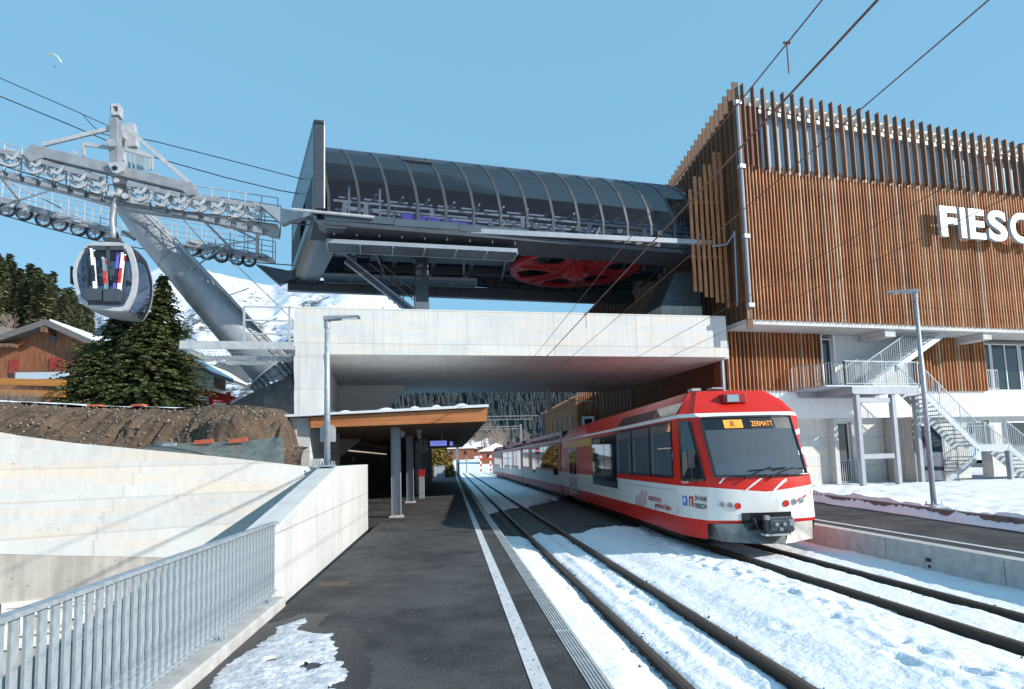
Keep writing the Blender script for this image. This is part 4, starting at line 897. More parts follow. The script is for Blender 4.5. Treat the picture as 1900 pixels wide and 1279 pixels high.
a = T(455, 485, 0)
# bull wheel
bw = MB(); c0 = TA.P(0, 0, 10.78); R0 = 3.0
bw.disc(c0, (0, 0, 1), R0, .22, 64, r0=R0-.28)
bw.disc(c0, (0, 0, 1), R0+.06, .07, 64, r0=R0-.05)
whl = bw.build('bull_wheel', M['dred'], gs)
b = MB(); b.disc(c0-[0, 0, .13], (0, 0, 1), .62, .5, 32); b.disc(c0-[0, 0, .42], (0, 0, 1), .34, .2, 24); b.disc(c0-[0, 0, .02], (0, 0, 1), 1.1, .2, 32, r0=.5); b.build('wheel_hub', M['dred'], whl, bevel=.02)
for k in range(6):
    a_ = k*math.pi/3+.25; dd_ = np.array([math.cos(a_), math.sin(a_), 0]); ss = np.array([-dd_[1], dd_[0], 0]); b = MB()
    P0 = [c0+dd_*.9-ss*.55, c0+dd_*.9+ss*.55, c0+dd_*1.6+ss*.3, c0+dd_*2.1+ss*.34, c0+dd_*2.76+ss*.95, c0+dd_*2.76-ss*.95, c0+dd_*2.1-ss*.34, c0+dd_*1.6-ss*.3]
    b.prism([p_-[0, 0, .13] for p_ in P0], (0, 0, .12)); b.bar(c0+dd_*.8-[0, 0, .16], c0+dd_*2.7-[0, 0, .12], .06, .2); b.m = 1
    for rr in (1.25, 1.6, 1.95, 2.3): b.disc(c0+dd_*rr+ss*.13-[0, 0, .131], (0, 0, 1), .07 if rr < 2 else .1, .006, 12)
    b.build('spoke', [M['dred'], M['black']], whl)
# masonry seats at the building end
b = MB(); BR.box(b, 14.9, 16.8, 1.6, 3.4, 6.5, 8.35); b.build('concrete_seat', M['conc_old'], op)
b = MB(); b.hexa([BR.P(14.9, 1.6, 8.36), BR.P(16.8, 1.6, 8.36), BR.P(16.8, 3.4, 8.36), BR.P(14.9, 3.4, 8.36), BR.P(15.7, 1.8, 9.9), BR.P(16.8, 1.8, 9.9), BR.P(16.8, 3.3, 9.9), BR.P(15.7, 3.3, 9.9)]); b.build('bearing_block', M['dsteel'], gs)
b = MB(); BR.box(b, 12.6, 13.9, 4, 5, 6.5, 8.4); b.build('service_box', M['anth'], gs)
lw_ = thing('rear_timber_block', 'dark slatted timber block with raked end behind the overpass parapet', 'building', (11, 38, 5)); b = MB()
pa = onp(1088, 582, (0, 40), (20, 42)); pb = onp(1118, 552, (0, 40), (20, 42)); pc = onp(1335, 545, (0, 40), (20, 42)); pd = onp(1335, 640, (0, 40), (20, 42)); pe = onp(1075, 640, (0, 40), (20, 42))
b.prism([pe, pd, pc, pb, pa], (0, 3, 0)); b.build('wall', M['slat_b'], lw_); b = MB()
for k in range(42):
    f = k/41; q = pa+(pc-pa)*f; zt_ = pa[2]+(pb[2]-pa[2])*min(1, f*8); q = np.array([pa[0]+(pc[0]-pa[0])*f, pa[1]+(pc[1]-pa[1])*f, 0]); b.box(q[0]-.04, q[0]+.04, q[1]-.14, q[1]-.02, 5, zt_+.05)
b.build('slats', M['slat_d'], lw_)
# rope funnels on the open end
for oo, px0, py0, px1, py1, lab in ((-3.4, 480, 378, 556, 402, 'near'), (3.0, 474, 490, 548, 512, 'far')):
    dy = 1 if oo < 0 else .94; b = MB()
    pts_ = [(px0, py0), (px0+60, py0+12), (px1+22, py1-12), (px1+24, py1-2), (px0+62, py0+30), (px0+44, py0+38)]
    b.prism([T(x, y, oo) for x, y in pts_], TA.n*.35); b.build('rope_funnel', M['anth'] if oo > 0 else M['tube'], gs)

# ---------------------------------------------------------------- ropes
rp = MB()
def rope(name, label, cat, pts, r, m, group=None):
    t = MB(); t.tube(pts, r, 6); o = t.build(name, m); return tag(o, label, cat, group)
ON, OF = -3.05, 3.05
rope('haul_rope', 'near steel haul rope running over the upper wheels of the lift tower', 'rope', [T(-160, 262, ON), T(0, 306, ON), T(120, 344, ON), T(240, 378, ON), T(330, 392, ON), T(420, 402, ON), T(500, 410, ON), T(580, 418, ON), TA.P(-9.8, ON, 11.05)], .026, M['dsteel'], 'haul ropes')
rope('haul_rope', 'far steel haul rope running under the lower wheels of the lift tower', 'rope', [T(-160, 340, OF), T(0, 398, OF), T(90, 424, OF), T(180, 447, OF), T(300, 468, OF), T(430, 484, OF), T(550, 493, OF), TA.P(-9.8, OF, 11.05)], .026, M['cable'], 'haul ropes')
rope('signal_cable', 'upper thin black cable sagging from the left over the tower mast', 'cable', [T(-80, 116, -1), T(0, 145, -1), T(80, 180, -1), T(153, 212, -1), T(210, 238, 0)], .018, M['cable'], 'signal cables')
rope('signal_cable', 'lower thin black cable arriving from the left at the mast arm', 'cable', [T(-80, 150, -1.5), T(0, 179, -1.5), T(120, 228, -1.5), T(205, 264, -1.5)], .022, M['cable'], 'signal cables')
rope('signal_cable', 'upper thin black cable between the mast head and the station portal', 'cable', [T(255, 257, 0), T(285, 262, 0), T(420, 296, 0), T(562, 333, 0)], .02, M['cable'], 'signal cables')
rope('signal_cable', 'lower thin black cable between the mast platform and the station portal', 'cable', [T(285, 292, 0), T(420, 330, 0), T(520, 354, 0), T(556, 360, 0)], .022, M['cable'], 'signal cables')
rope('signal_cable', 'short loop of cable hanging beside the tower mast', 'cable', [T(153, 212, -1), T(168, 230, -1), T(188, 248, -1), T(212, 254, -1)], .018, M['cable'], 'signal cables')

# ---------------------------------------------------------------- lift tower
lt = thing('lift_tower', 'leaning grey steel tube lift tower with two long rows of rope wheels', 'lift tower', TA.P(-10.6, 0, 4.5))
c_top = T(240, 388, 0); c_bot = T(506, 690, 0); dcol = _n(c_bot-c_top)
b = MB(); b.tube([c_top-dcol*.3, c_top+(c_bot-c_top)*.12, c_top+(c_bot-c_top)*.55, c_bot], [.44, .60, .74, .86], 40); b.build('column', M['tube'], lt, smooth=True)
b = MB(); b.tube([c_bot-dcol*.02, c_bot+dcol*.05], [1.15, 1.15], 40); b.tube([c_bot+dcol*.9, c_bot+dcol*.96], [1.15, 1.15], 40)
b.build('flange', M['tube'], lt); 
sdv = _n(np.cross(dcol, [0, 1, 0])); udv = np.cross(sdv, dcol)
b = MB()
for k in range(26): a_ = k*2*math.pi/26; q = c_bot+dcol*.05+(sdv*math.cos(a_)+udv*math.sin(a_))*1.0; b.bar(q, q+dcol*.85, .05, .22, up=sdv*math.cos(a_)+udv*math.sin(a_))
b.build('anchor_fins', M['steel'], lt)
b = MB(); b.tube([c_bot+dcol*.96, c_bot+dcol*4.5], [.8, .9], 24); b.build('column_foot', M['conc'], lt)
for t_ in (.3, .5, .74):
    b = MB(); q = c_top+(c_bot-c_top)*t_; r_ = .60+.25*t_; b.tube([q-dcol*.012, q+dcol*.012], r_+.012, 40, cap=False); b.build('weld_seam', M['steel'], lt, smooth=True)
# ladder beside the column
b = MB(); la = T(262, 385, -.2); lc = T(535, 640, -.2)
for dx in (0, .3): b.tube([T(258, 378, -.9)+[0, dx, 0], T(530, 660, -.9)+[0, dx, 0]], .03, 6)
A_ = T(258, 378, -.9); B_ = T(530, 660, -.9)
for k in range(44): q = A_+(B_-A_)*k/43; b.tube([q, q+[0, .3, 0]], .014, 5)
b.tube([T(425, 479, -.9), T(560, 610, -.9)], .02, 6)
for t_ in (.35, .6, .8): q = A_+(B_-A_)*t_; b.tube([q, q+[.75, .2, .35]], .025, 6)
b.build('ladder', M['steel_l'], lt)
# cross arm and mast
b = MB(); cz = T(226, 345, 0); b.bar(T(222, 330, ON-.0), T(236, 388, OF), .45, .45); b.build('cross_arm', M['steel'], lt, bevel=.03)
b = MB(); b.bar(T(216, 330, ON), T(214, 222, ON), .30, .34, up=(0, 1, 0)); b.bar(T(214, 225, ON), T(212, 198, ON), .2, .24, up=(0, 1, 0)); b.build('mast', M['steel'], lt, bevel=.02)
b = MB(); p = T(213, 202, ON-.12)
for px0, px1, py0, py1 in ((206, 221, 192, 197), (206, 221, 207, 213), (206, 209, 197, 207), (218, 221, 197, 207)):
    b.prism([T(px0, py1, ON-.2), T(px1, py1, ON-.2), T(px1, py0, ON-.2), T(px0, py0, ON-.2)], TA.n*.4)
b.build('mast_head', M['steel_l'], lt)
b = MB(); b.bar(T(226, 300, 0), T(222, 232, 0), .25, .3, up=(0, 1, 0)); b.bar(T(240, 232, -1), T(246, 275, -1), .42, .3, up=(0, 1, 0)); b.bar(T(214, 240, ON), T(240, 262, 0.5), .2, .25); b.build('rear_mast', M['steel_l'], lt)
b = MB(); b.tube([T(207, 266, ON-.3), T(213, 290, ON+.3)], .15, 14); b.disc(T(207, 266, ON-.32), T(207, 266, ON-.3)-T(213, 290, ON+.3), .17, .05, 16); b.build('stub_tube', M['steel'], lt)
b = MB()
for (x0, y0, x1, y1) in ((80, 269, 212, 237), (238, 240, 352, 340)): b.bar(T(x0, y0, ON), T(x1, y1, ON), .10, .14)
b.build('stay', M['steel_l'], lt)
b = MB()
for (x0, y0, x1, y1) in ((155, 267, 205, 275), (230, 276, 283, 292), (155, 267, 155, 290), (283, 292, 281, 315), (214, 275, 232, 280)): b.bar(T(x0, y0, -1.4), T(x1, y1, -1.4), .08, .14)
for x in (240, 248, 256, 262, 268, 276): b.bar(T(x, 270+(x-240)*.4, -1), T(x, 316, -1), .07, .07)
b.build('service_frame', M['steel_l'], lt)
def beam_px(b, pts, o, w, t0): b.prism([T(x, y, o) for x, y in pts], TA.n*w)
b = MB(); beam_px(b, [(42, 287), (57, 267), (355, 339), (362, 347), (360, 361), (348, 363), (338, 353), (80, 292), (56, 300)], ON-.22, .34, 0); b.build('main_beam', M['steel'], lt, bevel=.015)
b = MB(); beam_px(b, [(199, 302), (234, 300), (229, 316), (218, 322), (208, 319)], ON-.36, .12, 0); b.m = 1; b.disc(T(213, 312, ON-.37), TA.n, .09, .03, 16); b.build('beam_bracket', [M['steel_l'], M['black']], lt)
for x, y in ((137, 284), (292, 324)): b = MB(); b.disc(T(x, y, ON), TA.n, .09, .04, 14, r0=.045); b.build('lifting_eye', M['steel_l'], lt)
# wheel rows: (px, py) of every near and far sheave
def sheave(px, py, o, r, mt, up):
    b = MB(); c_ = T(px, py, o); b.disc(c_, TA.n, r, .10, 26, r0=r-.07); w = b.build('rope_wheel', M['rubber'] if mt else M['steel_l'], lt)
    b = MB(); b.disc(c_, TA.n, r-.07, .05, 22, r0=r-.13); b.disc(c_, TA.n, .07, .14, 12)
    for k in range(5): a_ = k*1.2566; d_ = TA.d*math.cos(a_)+np.array([0, 0, 1])*math.sin(a_); b.bar(c_+d_*.05, c_+d_*(r-.1), .03, .05, up=TA.n)
    b.build('wheel_disc', M['steel_l'] if not mt else M['tube'], w)
near = [(-36, 283), (-18, 288), (21, 294), (65, 307), (104, 321), (146, 334), (183, 344), (259, 358), (302, 368), (333, 375), (369, 379), (402, 383), (437, 389), (472, 392)]
for x, y in near: sheave(x, y, ON, .33, 0, 1)
far = [(-30, 380), (14, 389), (45, 396), (81, 408), (111, 416), (146, 425), (175, 433), (205, 438), (356, 464), (384, 470), (411, 475), (440, 480), (462, 483)]
for x, y in far: sheave(x, y, OF, .33, 1, 0)
for g_ in (((-40, 274), (21, 284), (60, 296)), ((65, 296), (104, 308), (146, 320), (183, 331)), ((235, 342), (262, 345), (302, 356), (333, 363)), ((362, 367), (402, 371), (437, 377), (474, 381))):
    b = MB()
    for k in range(len(g_)-1): b.bar(T(*g_[k], ON-.14), T(*g_[k+1], ON-.14), .05, .17)
    b.build('rocker_arm', M['steel'], lt, bevel=.01)
for x, y in near:
    b = MB(); beam_px(b, [(x-12, y-9), (x+1, y-3), (x+14, y-14), (x+11, y-3), (x+2, y+3), (x-8, y-1)], ON-.17, .05, 0); b.build('rope_catcher', M['steel_l'], lt)
for g_ in (((-40, 362), (20, 375), (60, 388), (110, 402), (150, 414), (205, 428)), ((225, 432), (262, 440), (300, 450)), ((345, 452), (384, 459), (411, 464), (462, 472), (498, 480))):
    b = MB()
    for k in range(len(g_)-1): b.bar(T(*g_[k], OF-.12), T(*g_[k+1], OF-.12), .12, .26)
    b.build('lower_rocker_arm', M['steel'], lt, bevel=.01)
for k in range(16):
    b = MB(); x = 20+k*31; y = 381+(x-20)*.232*(1 if x < 220 else .86)
    if 215 < x < 340: continue
    b.bar(T(x-7, y-2, OF-.22), T(x+7, y+1, OF-.22), .06, .16); b.build('switch_box', M['steel_l'], lt)
b = MB()
for x in (30, 205, 480): b.bar(T(x, 350+(x-30)*.21 if x > 400 else 360+(x-30)*.2, OF), T(x, 410 if x > 400 else 385, OF-.0), .06, .08)
b.build('strut', M['steel_l'], lt)
# catwalks with boxes under the near row
def catwalk(p0, p1, o0, w, h=1.05, n=14, nm='catwalk'):
    a = T(*p0, o0); c = T(*p1, o0); b = MB(); b.hexa([a-[0, 0, .06], c-[0, 0, .06], c+TA.n*w-[0, 0, .06], a+TA.n*w-[0, 0, .06], a, c, c+TA.n*w, a+TA.n*w]); f = b.build(nm, M['steel'], lt)
    b = MB()
    for oo in (0, w):
        for hh in (h, h*.5): b.tube([a+TA.n*oo+[0, 0, hh], c+TA.n*oo+[0, 0, hh]], .022, 6)
        for k in range(n+1): q = a+(c-a)*k/n+TA.n*oo; b.tube([q-[0, 0, .05], q+[0, 0, h]], .024, 6)
    b.build('guard_rail', M['steel_l'], f)
catwalk((-60, 302), (228, 374), ON+.55, .8, n=9); catwalk((232, 376), (515, 416), ON+.55, .8, n=9)
catwalk((-60, 366), (215, 432), OF+.3, .8, n=9); catwalk((262, 440), (506, 478), OF+.3, .8, n=9)
for k in range(18):
    b = MB(); x = -10+k*30; y = 318+(x+10)*(.245 if x < 230 else .222)
    if 200 < x < 235: continue
    b.bar(T(x, y+2, ON+.2), T(x+19, y+6, ON+.2), .3, .22); b.bar(T(x+20, y-8, ON-.1), T(x+20, y+8, ON+.3), .03, .05); b.build('wheel_bracket_box', M['steel'], lt)
b = MB(); b.tube([T(228, 386, ON+.4), T(370, 405, ON+.4), T(504, 434, ON+.4)], .13, 10); b.tube([T(-60, 312, ON+.4), T(120, 356, ON+.4), T(228, 386, ON+.4)], .10, 10); b.build('long_tube', M['tube'], lt)
for p_, q_, r_ in ((T(2, 330, 0), T(36, 372, OF), .06), (T(36, 372, OF), T(120, 345, ON+.6), .04), (T(2, 330, 0), T(150, 405, OF), .03), (T(368, 400, ON+.6), T(430, 462, OF), .05), (T(478, 418, ON+.6), T(477, 478, OF), .07), (T(405, 410, ON+.6), T(478, 446, 0), .04), (T(390, 457, OF), T(478, 446, 0), .045), (T(335, 402, ON+.6), T(395, 470, OF), .02), (T(355, 500, -.9), T(420, 455, OF), .04)):
    b = MB(); b.tube([p_, q_], r_, 8); b.build('truss_tube', M['steel_l'], lt)
b = MB(); b.tube([T(205, 358, ON), T(218, 362, ON), T(224, 352, ON)], .10, 10); b.disc(T(207, 358, ON-.25), TA.n, .11, .06, 14); b.disc(T(232, 364, ON-.25), TA.n, .11, .06, 14); b.disc(T(216, 335, ON-.2), TA.n, .09, .06, 14); b.build('roller_guard', M['steel_l'], lt)

# ---------------------------------------------------------------- gondola cabin
gc = thing('gondola_cabin', 'silver and glass gondola cabin hanging under the lift tower with skis inside', 'gondola', T(190, 595, ON))
HO = ON
front = [(190, 449), (232, 452), (245, 470), (253, 505), (250, 540), (240, 565), (228, 577), (190, 574), (160, 567), (146, 556), (138, 530), (135, 505), (141, 482), (152, 464), (164, 452)]
def smooth_loop(P, n=3):
    out = []; m = len(P); P = [np.array(p, float) for p in P]
    for i in range(m):
        a, b2, c, d = P[i-1], P[i], P[(i+1) % m], P[(i+2) % m]
        for k in range(n):
            t = k/n; out.append(.5*((2*b2)+(-a+c)*t+(2*a-5*b2+4*c-d)*t*t+(-a+3*b2-3*c+d)*t**3))
    return [tuple(p) for p in out]
def cab(px, py, o): return T(px, py, HO-.85+o)
DEP = 1.75
inner = [(188, 456), (226, 459), (238, 474), (245, 506), (243, 538), (233, 562), (222, 570), (190, 567), (164, 560), (151, 551), (144, 528), (141, 506), (146, 485), (156, 468), (167, 457)]
def rows_at(pl_, o): return [cab(x, y, o) for x, y in pl_]
front = smooth_loop(front); inner = smooth_loop(inner)
F1 = rows_at(front, 0); I1 = rows_at(inner, 0); B1_ = [p+TA.n*DEP for p in F1]; IB = [p+TA.n*DEP for p in I1]
b = MB(); b.strip([I1, F1], True); b.strip([F1, [p+TA.n*.16+(p-np.mean(F1, 0))*.02 for p in F1]], True); b.strip([[p+TA.n*.06 for p in I1], I1], True); b.build('front_hoop', M['steel_l'], gc)
b = MB(); b.strip([F1, I1], True); b.v = [v+TA.n*DEP for v in b.v]; bb = MB(); Fb = [p+TA.n*(DEP-.16)+(p-np.mean(F1, 0))*.02 for p in F1]; b.strip([Fb, B1_], True); b.build('rear_hoop', M['steel_l'], gc)
mid = [p+TA.n*DEP*.5+(p-np.mean(F1, 0))*.05 for p in F1]; Fa = [p+TA.n*.16+(p-np.mean(F1, 0))*.02 for p in F1]
n_ = len(front)
R3 = [Fa, mid, Fb]
for j0, j1 in ((3, 17), (27, 39)):
    b = MB()
    for i in range(2):
        for j in range(j0, j1): k = (j+1) % n_; b.quad(R3[i][j], R3[i][k], R3[i+1][k], R3[i+1][j])
    b.build('side_glass', M['glass_c'], gc)
b = MB()
for i in range(2):
    for j in range(17, 27): 
        k = (j+1) % n_; b.quad(R3[i][j]*.999+R3[i][j]*.001, R3[i][k], R3[i+1][k], R3[i+1][j])
b.build('floor_pan', M['steel'], gc)
b = MB()
for i in range(2):
    for j in (0, 1, 2, 39, 40, 41, 42, 43, 44):
        k = (j+1) % n_; b.quad(R3[i][j], R3[i][k], R3[i+1][k], R3[i+1][j])
b.build('roof_shell', M['tube'], gc)
b = MB(); m_ = [p+TA.n*.05 for p in I1]; b.add(m_, [tuple(range(len(m_)))]); b.build('front_pane', M['glass_c'], gc)
b = MB(); m_ = [p+TA.n*(DEP-.05) for p in I1]; b.add(m_, [tuple(range(len(m_)))]); b.build('rear_pane', M['glass_c'], gc)
def fq(b, x0, y0, x1, y1, o, t=.03): b.prism([cab(x0, y1, o), cab(x1, y1, o), cab(x1, y0, o), cab(x0, y0, o)], TA.n*t)
for o in (-.03, DEP):
    b = MB(); fq(b, 158, 460, 164, 556, o); fq(b, 228, 462, 233, 562, o); fq(b, 197, 457, 203, 545, o, .05); fq(b, 163, 456, 229, 464, o); fq(b, 163, 552, 229, 566, o); b.build('door_frame', M['dsteel'], gc)
b = MB(); fq(b, 156, 535, 188, 557, -.26, .22); b.build('ski_rack', M['anth'], gc, bevel=.01); b = MB(); fq(b, 191, 536, 222, 559, -.26, .22); b.build('ski_rack', M['anth'], gc, bevel=.01)
b = MB(); fq(b, 150, 512, 238, 520, .5, .8); fq(b, 150, 496, 238, 514, DEP-.35, .1); b.build('bench', M['cabin'], gc)
b = MB(); b.tube([T(217, 370, ON), T(211, 385, ON), T(208, 410, ON), T(210, 430, ON), T(208, 452, ON)], [.11, .10, .09, .10, .12], 12); b.bar(T(214, 366, ON), T(222, 352, ON), .14, .2); b.build('hanger_arm', M['steel'], gc, smooth=True)
b = MB(); b.bar(T(196, 447, ON), T(226, 450, ON), .5, .12); b.bar(T(228, 430, ON), T(250, 445, ON), .12, .1); b.build('grip_frame', M['dsteel'], gc)
b = MB(); fq(b, 130, 494, 134, 526, .2, .3); b.build('door_buffer', M['black'], gc)
for (x0, y0, x1, y1, m1, m2, lb) in ((176, 538, 170, 462, M['ltext'], M['btext'], 'tall white and black ski pair with green edge, leftmost in the cabin rack'), (197, 540, 192, 478, M['lamp_w'], M['rtext'], 'shorter slim ski pair with red trace in the middle of the cabin rack'), (212, 540, 220, 471, M['purple'], M['btext'], 'dark violet ski pair leaning beside the white one in the cabin rack'), (220, 540, 228, 470, M['ltext'], M['rtext'], 'white ski pair with red edge, rightmost in the cabin rack')):
    t = thing('ski_pair', lb, 'skis', cab(x0, y0, -.15), 'skis in the cabin rack')
    a, c = cab(x0, y0, -.15), cab(x1, y1, -.12)
    for k in (0, 1):
        b = MB(); o_ = TA.n*(.05*k-.02)+TA.d*.03*k; pts = [a+(c-a)*f+o_ for f in (0, .2, .4, .6, .8, .95, 1.0)]; pts[-1] = pts[-1]+TA.n*(.09 if k else -.05)
        for i in range(6): b.m = 1 if i in ((4,) if k else (1, 2)) else 0; b.bar(pts[i], pts[i+1], .085, .02, up=TA.n)
        b.build('ski', [m1, m2], t)
    b = MB(); q = a+(c-a)*.33; b.bar(q, q+(c-a)*.14, .09, .12, up=TA.n); b.build('binding', m2, t)

# ---------------------------------------------------------------- net platform beside the pier
npf = thing('net_platform', 'galvanised beam frame with sagging safety net cantilevered from the pier', 'safety net', T(440, 640, -4.6))
NP_ = -5.6
def N(px, py, o=0): return TA.at(px, py, NP_+o)
zf = N(334, 640)[2]; P1 = N(334, 640); P2 = N(545, 643); P2[2] = P1[2]
e1 = onz(382, 664, P1[2]-.1); e2 = onz(545, 666, P1[2]-.1)
b = MB(); b.bar(P1, P2, .1, .26); b.build('front_beam', M['steel_l'], npf); b = MB(); b.bar(e1, e2, .1, .14); b.bar(P1-[0, 0, .06], e1, .1, .14); b.bar(P2-[0, 0, .06], e2, .1, .14); b.build('rear_beam', M['steel'], npf)
nb_ = MB(); nn, mm = 26, 12
def npos(i, j): f, g_ = i/nn, j/mm; q = (P1*(1-f)+P2*f)*(1-g_)+(e1*(1-f)+e2*f)*g_; q = q.copy(); q[2] -= .3*math.sin(math.pi*f)*math.sin(math.pi*g_)+.12; return q
for i in range(nn+1): nb_.tube([npos(i, j) for j in range(mm+1)], .008, 4, cap=False)
for j in range(mm+1): nb_.tube([npos(i, j) for i in range(nn+1)], .008, 4, cap=False)
nb_.build('net', M['mesh'], npf)
b = MB()
for x in (453, 537): b.bar(N(x, 640), N(x, 568), .07, .05)
for y in (569, 594, 619): b.bar(N(453, y), N(545, y+2), .05, .05)
b.build('guard_rail', M['steel_l'], npf)

# ---------------------------------------------------------------- red and white train
TR = Ax((6.02, 11.75), -1.61)        # s across (right +), o backwards, z up
tr = thing('passenger_train', 'red and white narrow gauge passenger train with destination display, standing at the station', 'train', TR.P(0, 1, 0))
CL = 17.9
def Wz(z): return float(np.interp(z, [.28, .6, 1.3, 2.7, 2.80, 3.05, 3.28, 3.34, 3.36], [1.25, 1.30, 1.31, 1.30, 1.27, 1.10, .88, .55, .0]))
def W1z(z): return float(np.interp(z, [.28, .66, 1.2, 1.5, 2.67, 2.75, 3.28, 3.34, 3.36], [1.0, 1.02, 1.00, .97, .99, 1.12, .80, .5, .0]))
def o1z(z): return float(np.interp(z, [.28, .66, 1.2, 1.5, 2.67, 2.75, 3.28, 3.34, 3.36], [.30, .20, .18, .20, .76, .86, 1.45, 1.9, 2.2]))
def ring_at(z, rear=CL):
    W_, a, o = Wz(z), W1z(z), o1z(z); q_ = 1 if z < 2.68 else .35
    side = 1.35 if z < 3.2 else max(1.35, o+.35)
    L = [(-W_, rear), (-W_, side), (-W_*.985, side-.25 if z < 2.72 else max(side-.2, o+.12)), (-a-.06*(z < 2.7), o+.10), (-a*.93, o), (-a*.5, o-.12*q_), (0, o-.16*q_)]
    return L+[(-x, y) for x, y in L[-2::-1]]
zl = [.28, .60, .66, 1.24, 1.30, 1.47, 1.52, 2.1, 2.65, 2.70, 2.78, 3.05, 3.28, 3.34, 3.359]
MATS = [M['red'], M['twhite'], M['plough'], M['tblack'], M['yellow']]
def facept(s, z, o_add=0.): # front surface point
    r = ring_at(z); s0 = np.clip(s, -W1z(z)-.05, W1z(z)+.05); xs_ = [p[0] for p in r[3:-3]]; ys_ = [p[1] for p in r[3:-3]]
    return TR.P(s, float(np.interp(s0, xs_, ys_))+o_add, z)
bb = MB(); R_ = [[TR.P(x, o, z-(.11*(1-abs(x)/1.1) if z in (1.24, 1.30) and o < .6 else 0)) for x, o in ring_at(z)] for z in zl]
for i in range(len(zl)-1):
    zc = (zl[i]+zl[i+1])/2
    for j in range(len(R_[0])-1):
        front = 3 <= j <= 8; cab_ = j in (1, 2, 9, 10)
        if zc < .6: m_ = 0 if not front else 2
        elif zc < .66: m_ = 0
        elif zc < 1.30: m_ = 1
        elif zc < 2.70: m_ = 0
        elif zc < 2.78: m_ = 1
        else: m_ = 0
        if front and 1.52 < zc < 2.65 and 4 <= j <= 7: continue      # windscreen opening
        if j == 0 and 1.47 < zc < 2.65: continue                     # side window band, built below
        if front and zc < .60: continue
        bb.m = m_; bb.quad(R_[i][j], R_[i][j+1], R_[i+1][j+1], R_[i+1][j])
# left side between the windows
def so(px, py): q = onp(px, py, TR.P(-1.31, 0, 0), TR.P(-1.31, 5, 0)); return (q-TR.o).dot(TR.n), q[2]
holes = []
for p0, p1 in ((1246.5, 1207), (1205, 1173.5), (1171.5, 1144)): holes.append((so(p0, 830)[0], so(p1, 830)[0]))
z0_, z1_ = 1.47, 2.65; cur = 1.35
def sidept(o, z): return TR.P(-Wz(z), o, z)
bb.m = 0
for h0, h1 in holes:
    bb.quad(sidept(h0, z0_), sidept(cur, z0_), sidept(cur, z1_), sidept(h0, z1_)); cur = h1
bb.quad(sidept(CL, z0_), sidept(cur, z0_), sidept(cur, z1_), sidept(CL, z1_))
bb.m = 0; rr_ = [TR.P(x, CL, z) for z in zl for x in (-Wz(z),)]; rr2 = [TR.P(Wz(z), CL, z) for z in zl]
for i in range(len(zl)-1): bb.quad(rr_[i], rr2[i], rr2[i+1], rr_[i+1])
body = bb.build('front_car_body', MATS, tr, smooth='angle')
b = MB(); b.strip([[TR.P(x, CL, z) for x in (-1.2, 1.2)] for z in (.3, 3.1)]); TR.box(b, -1.22, 1.22, 1.0, CL-.1, .5, .56); TR.box(b, 1.2, 1.25, 1.4, CL-.1, .6, 2.75); TR.box(b, -1.1, 1.1, 2.5, 2.55, .6, 2.8); TR.box(b, -1.1, 1.1, 1.2, CL-.2, 2.82, 2.85); b.build('interior_lining', M['cabin'], tr)
b = MB(); TR.box(b, -.9, .9, .55, 1.15, 1.2, 1.72); TR.box(b, -.45, .45, .5, .9, 1.722, 1.86); b.build('driver_desk', mat('desk_grey', (.30, .36, .42), rough=.6), tr, bevel=.04)
b = MB(); TR.box(b, .1, .62, 2.2, 2.45, 1.1, 2.3); TR.box(b, -.75, -.62, 2.3, 2.5, 1.2, 2.2); b.build('orange_partition', M['seat'], tr)
b = MB()
for x in (-.55, .75): TR.box(b, x, x+.07, 2.0, 2.1, .9, 2.8)
TR.box(b, .0, .85, .78, .86, 2.42, 2.47); b.build('cab_post', M['steel_l'], tr)
b = MB()
for k in range(4):
    o = 2.9+k*1.05; TR.box(b, -1.1, -.2, o, o+.15, .9, 1.75); TR.box(b, -1.1, -.2, o, o+.5, .8, 1.15)
b.build('passenger_seat', M['seat'], tr)
for h0, h1 in holes:
    b = MB(); q = [sidept(h0, z0_), sidept(h1, z0_), sidept(h1, z1_), sidept(h0, z1_)]; q = [p+TR.d*.012 for p in q]; b.add(q, [(0, 1, 2, 3)]); w = b.build('side_window', M['glass_train'], tr)
    f = MB(); 
    for a_, c_ in ((0, 1), (1, 2), (2, 3), (3, 0)): f.bar(q[a_]-TR.d*.014, q[c_]-TR.d*.014, .04, .045)
    f.build('window_frame', M['tblack'], w)
def side_panel(name, px0, px1, z0, z1, m, off=.008, parent=tr, o0=None, o1=None, W0=None):
    oa = so(px0, 830)[0] if o0 is None else o0; ob = so(px1, 830)[0] if o1 is None else o1
    b = MB(); zz = [z0, z1] if not (z0 < 2.79 < z1) else [z0, 2.79, z1]
    for i in range(len(zz)-1): b.quad(TR.P(-Wz(zz[i])-off, ob, zz[i]), TR.P(-Wz(zz[i])-off, oa, zz[i]), TR.P(-Wz(zz[i+1])-off, oa, zz[i+1]), TR.P(-Wz(zz[i+1])-off, ob, zz[i+1]))
    return b.build(name, m, parent)
side_panel('low_window', 1142, 1121, 1.02, 2.58, M['glass_w']); side_panel('low_window', 1119.5, 1099, 1.02, 2.58, M['glass_w'])
w_ = side_panel('low_window_frame', 1143.2, 1097.8, .99, 2.61, M['tblack'], .005)
side_panel('notice', 1113, 1102, 2.40, 2.53, M['steel_l'], .012); side_panel('notice', 1112, 1103, 2.42, 2.51, M['tblack'], .014)
side_panel('yellow_stripe', 1096.5, 1045, 2.36, 2.62, M['yellow'], .005)
dr = side_panel('door', 1069, 1054.5, .62, 2.34, M['steel_l'], .006)
side_panel('door_window', 1067.5, 1062.8, 1.25, 2.2, M['glass_w'], .012, dr); side_panel('door_window', 1060.6, 1056, 1.25, 2.2, M['glass_w'], .012, dr)
side_panel('door_step', 1069, 1054.5, .34, .56, M['tblack'], .006)
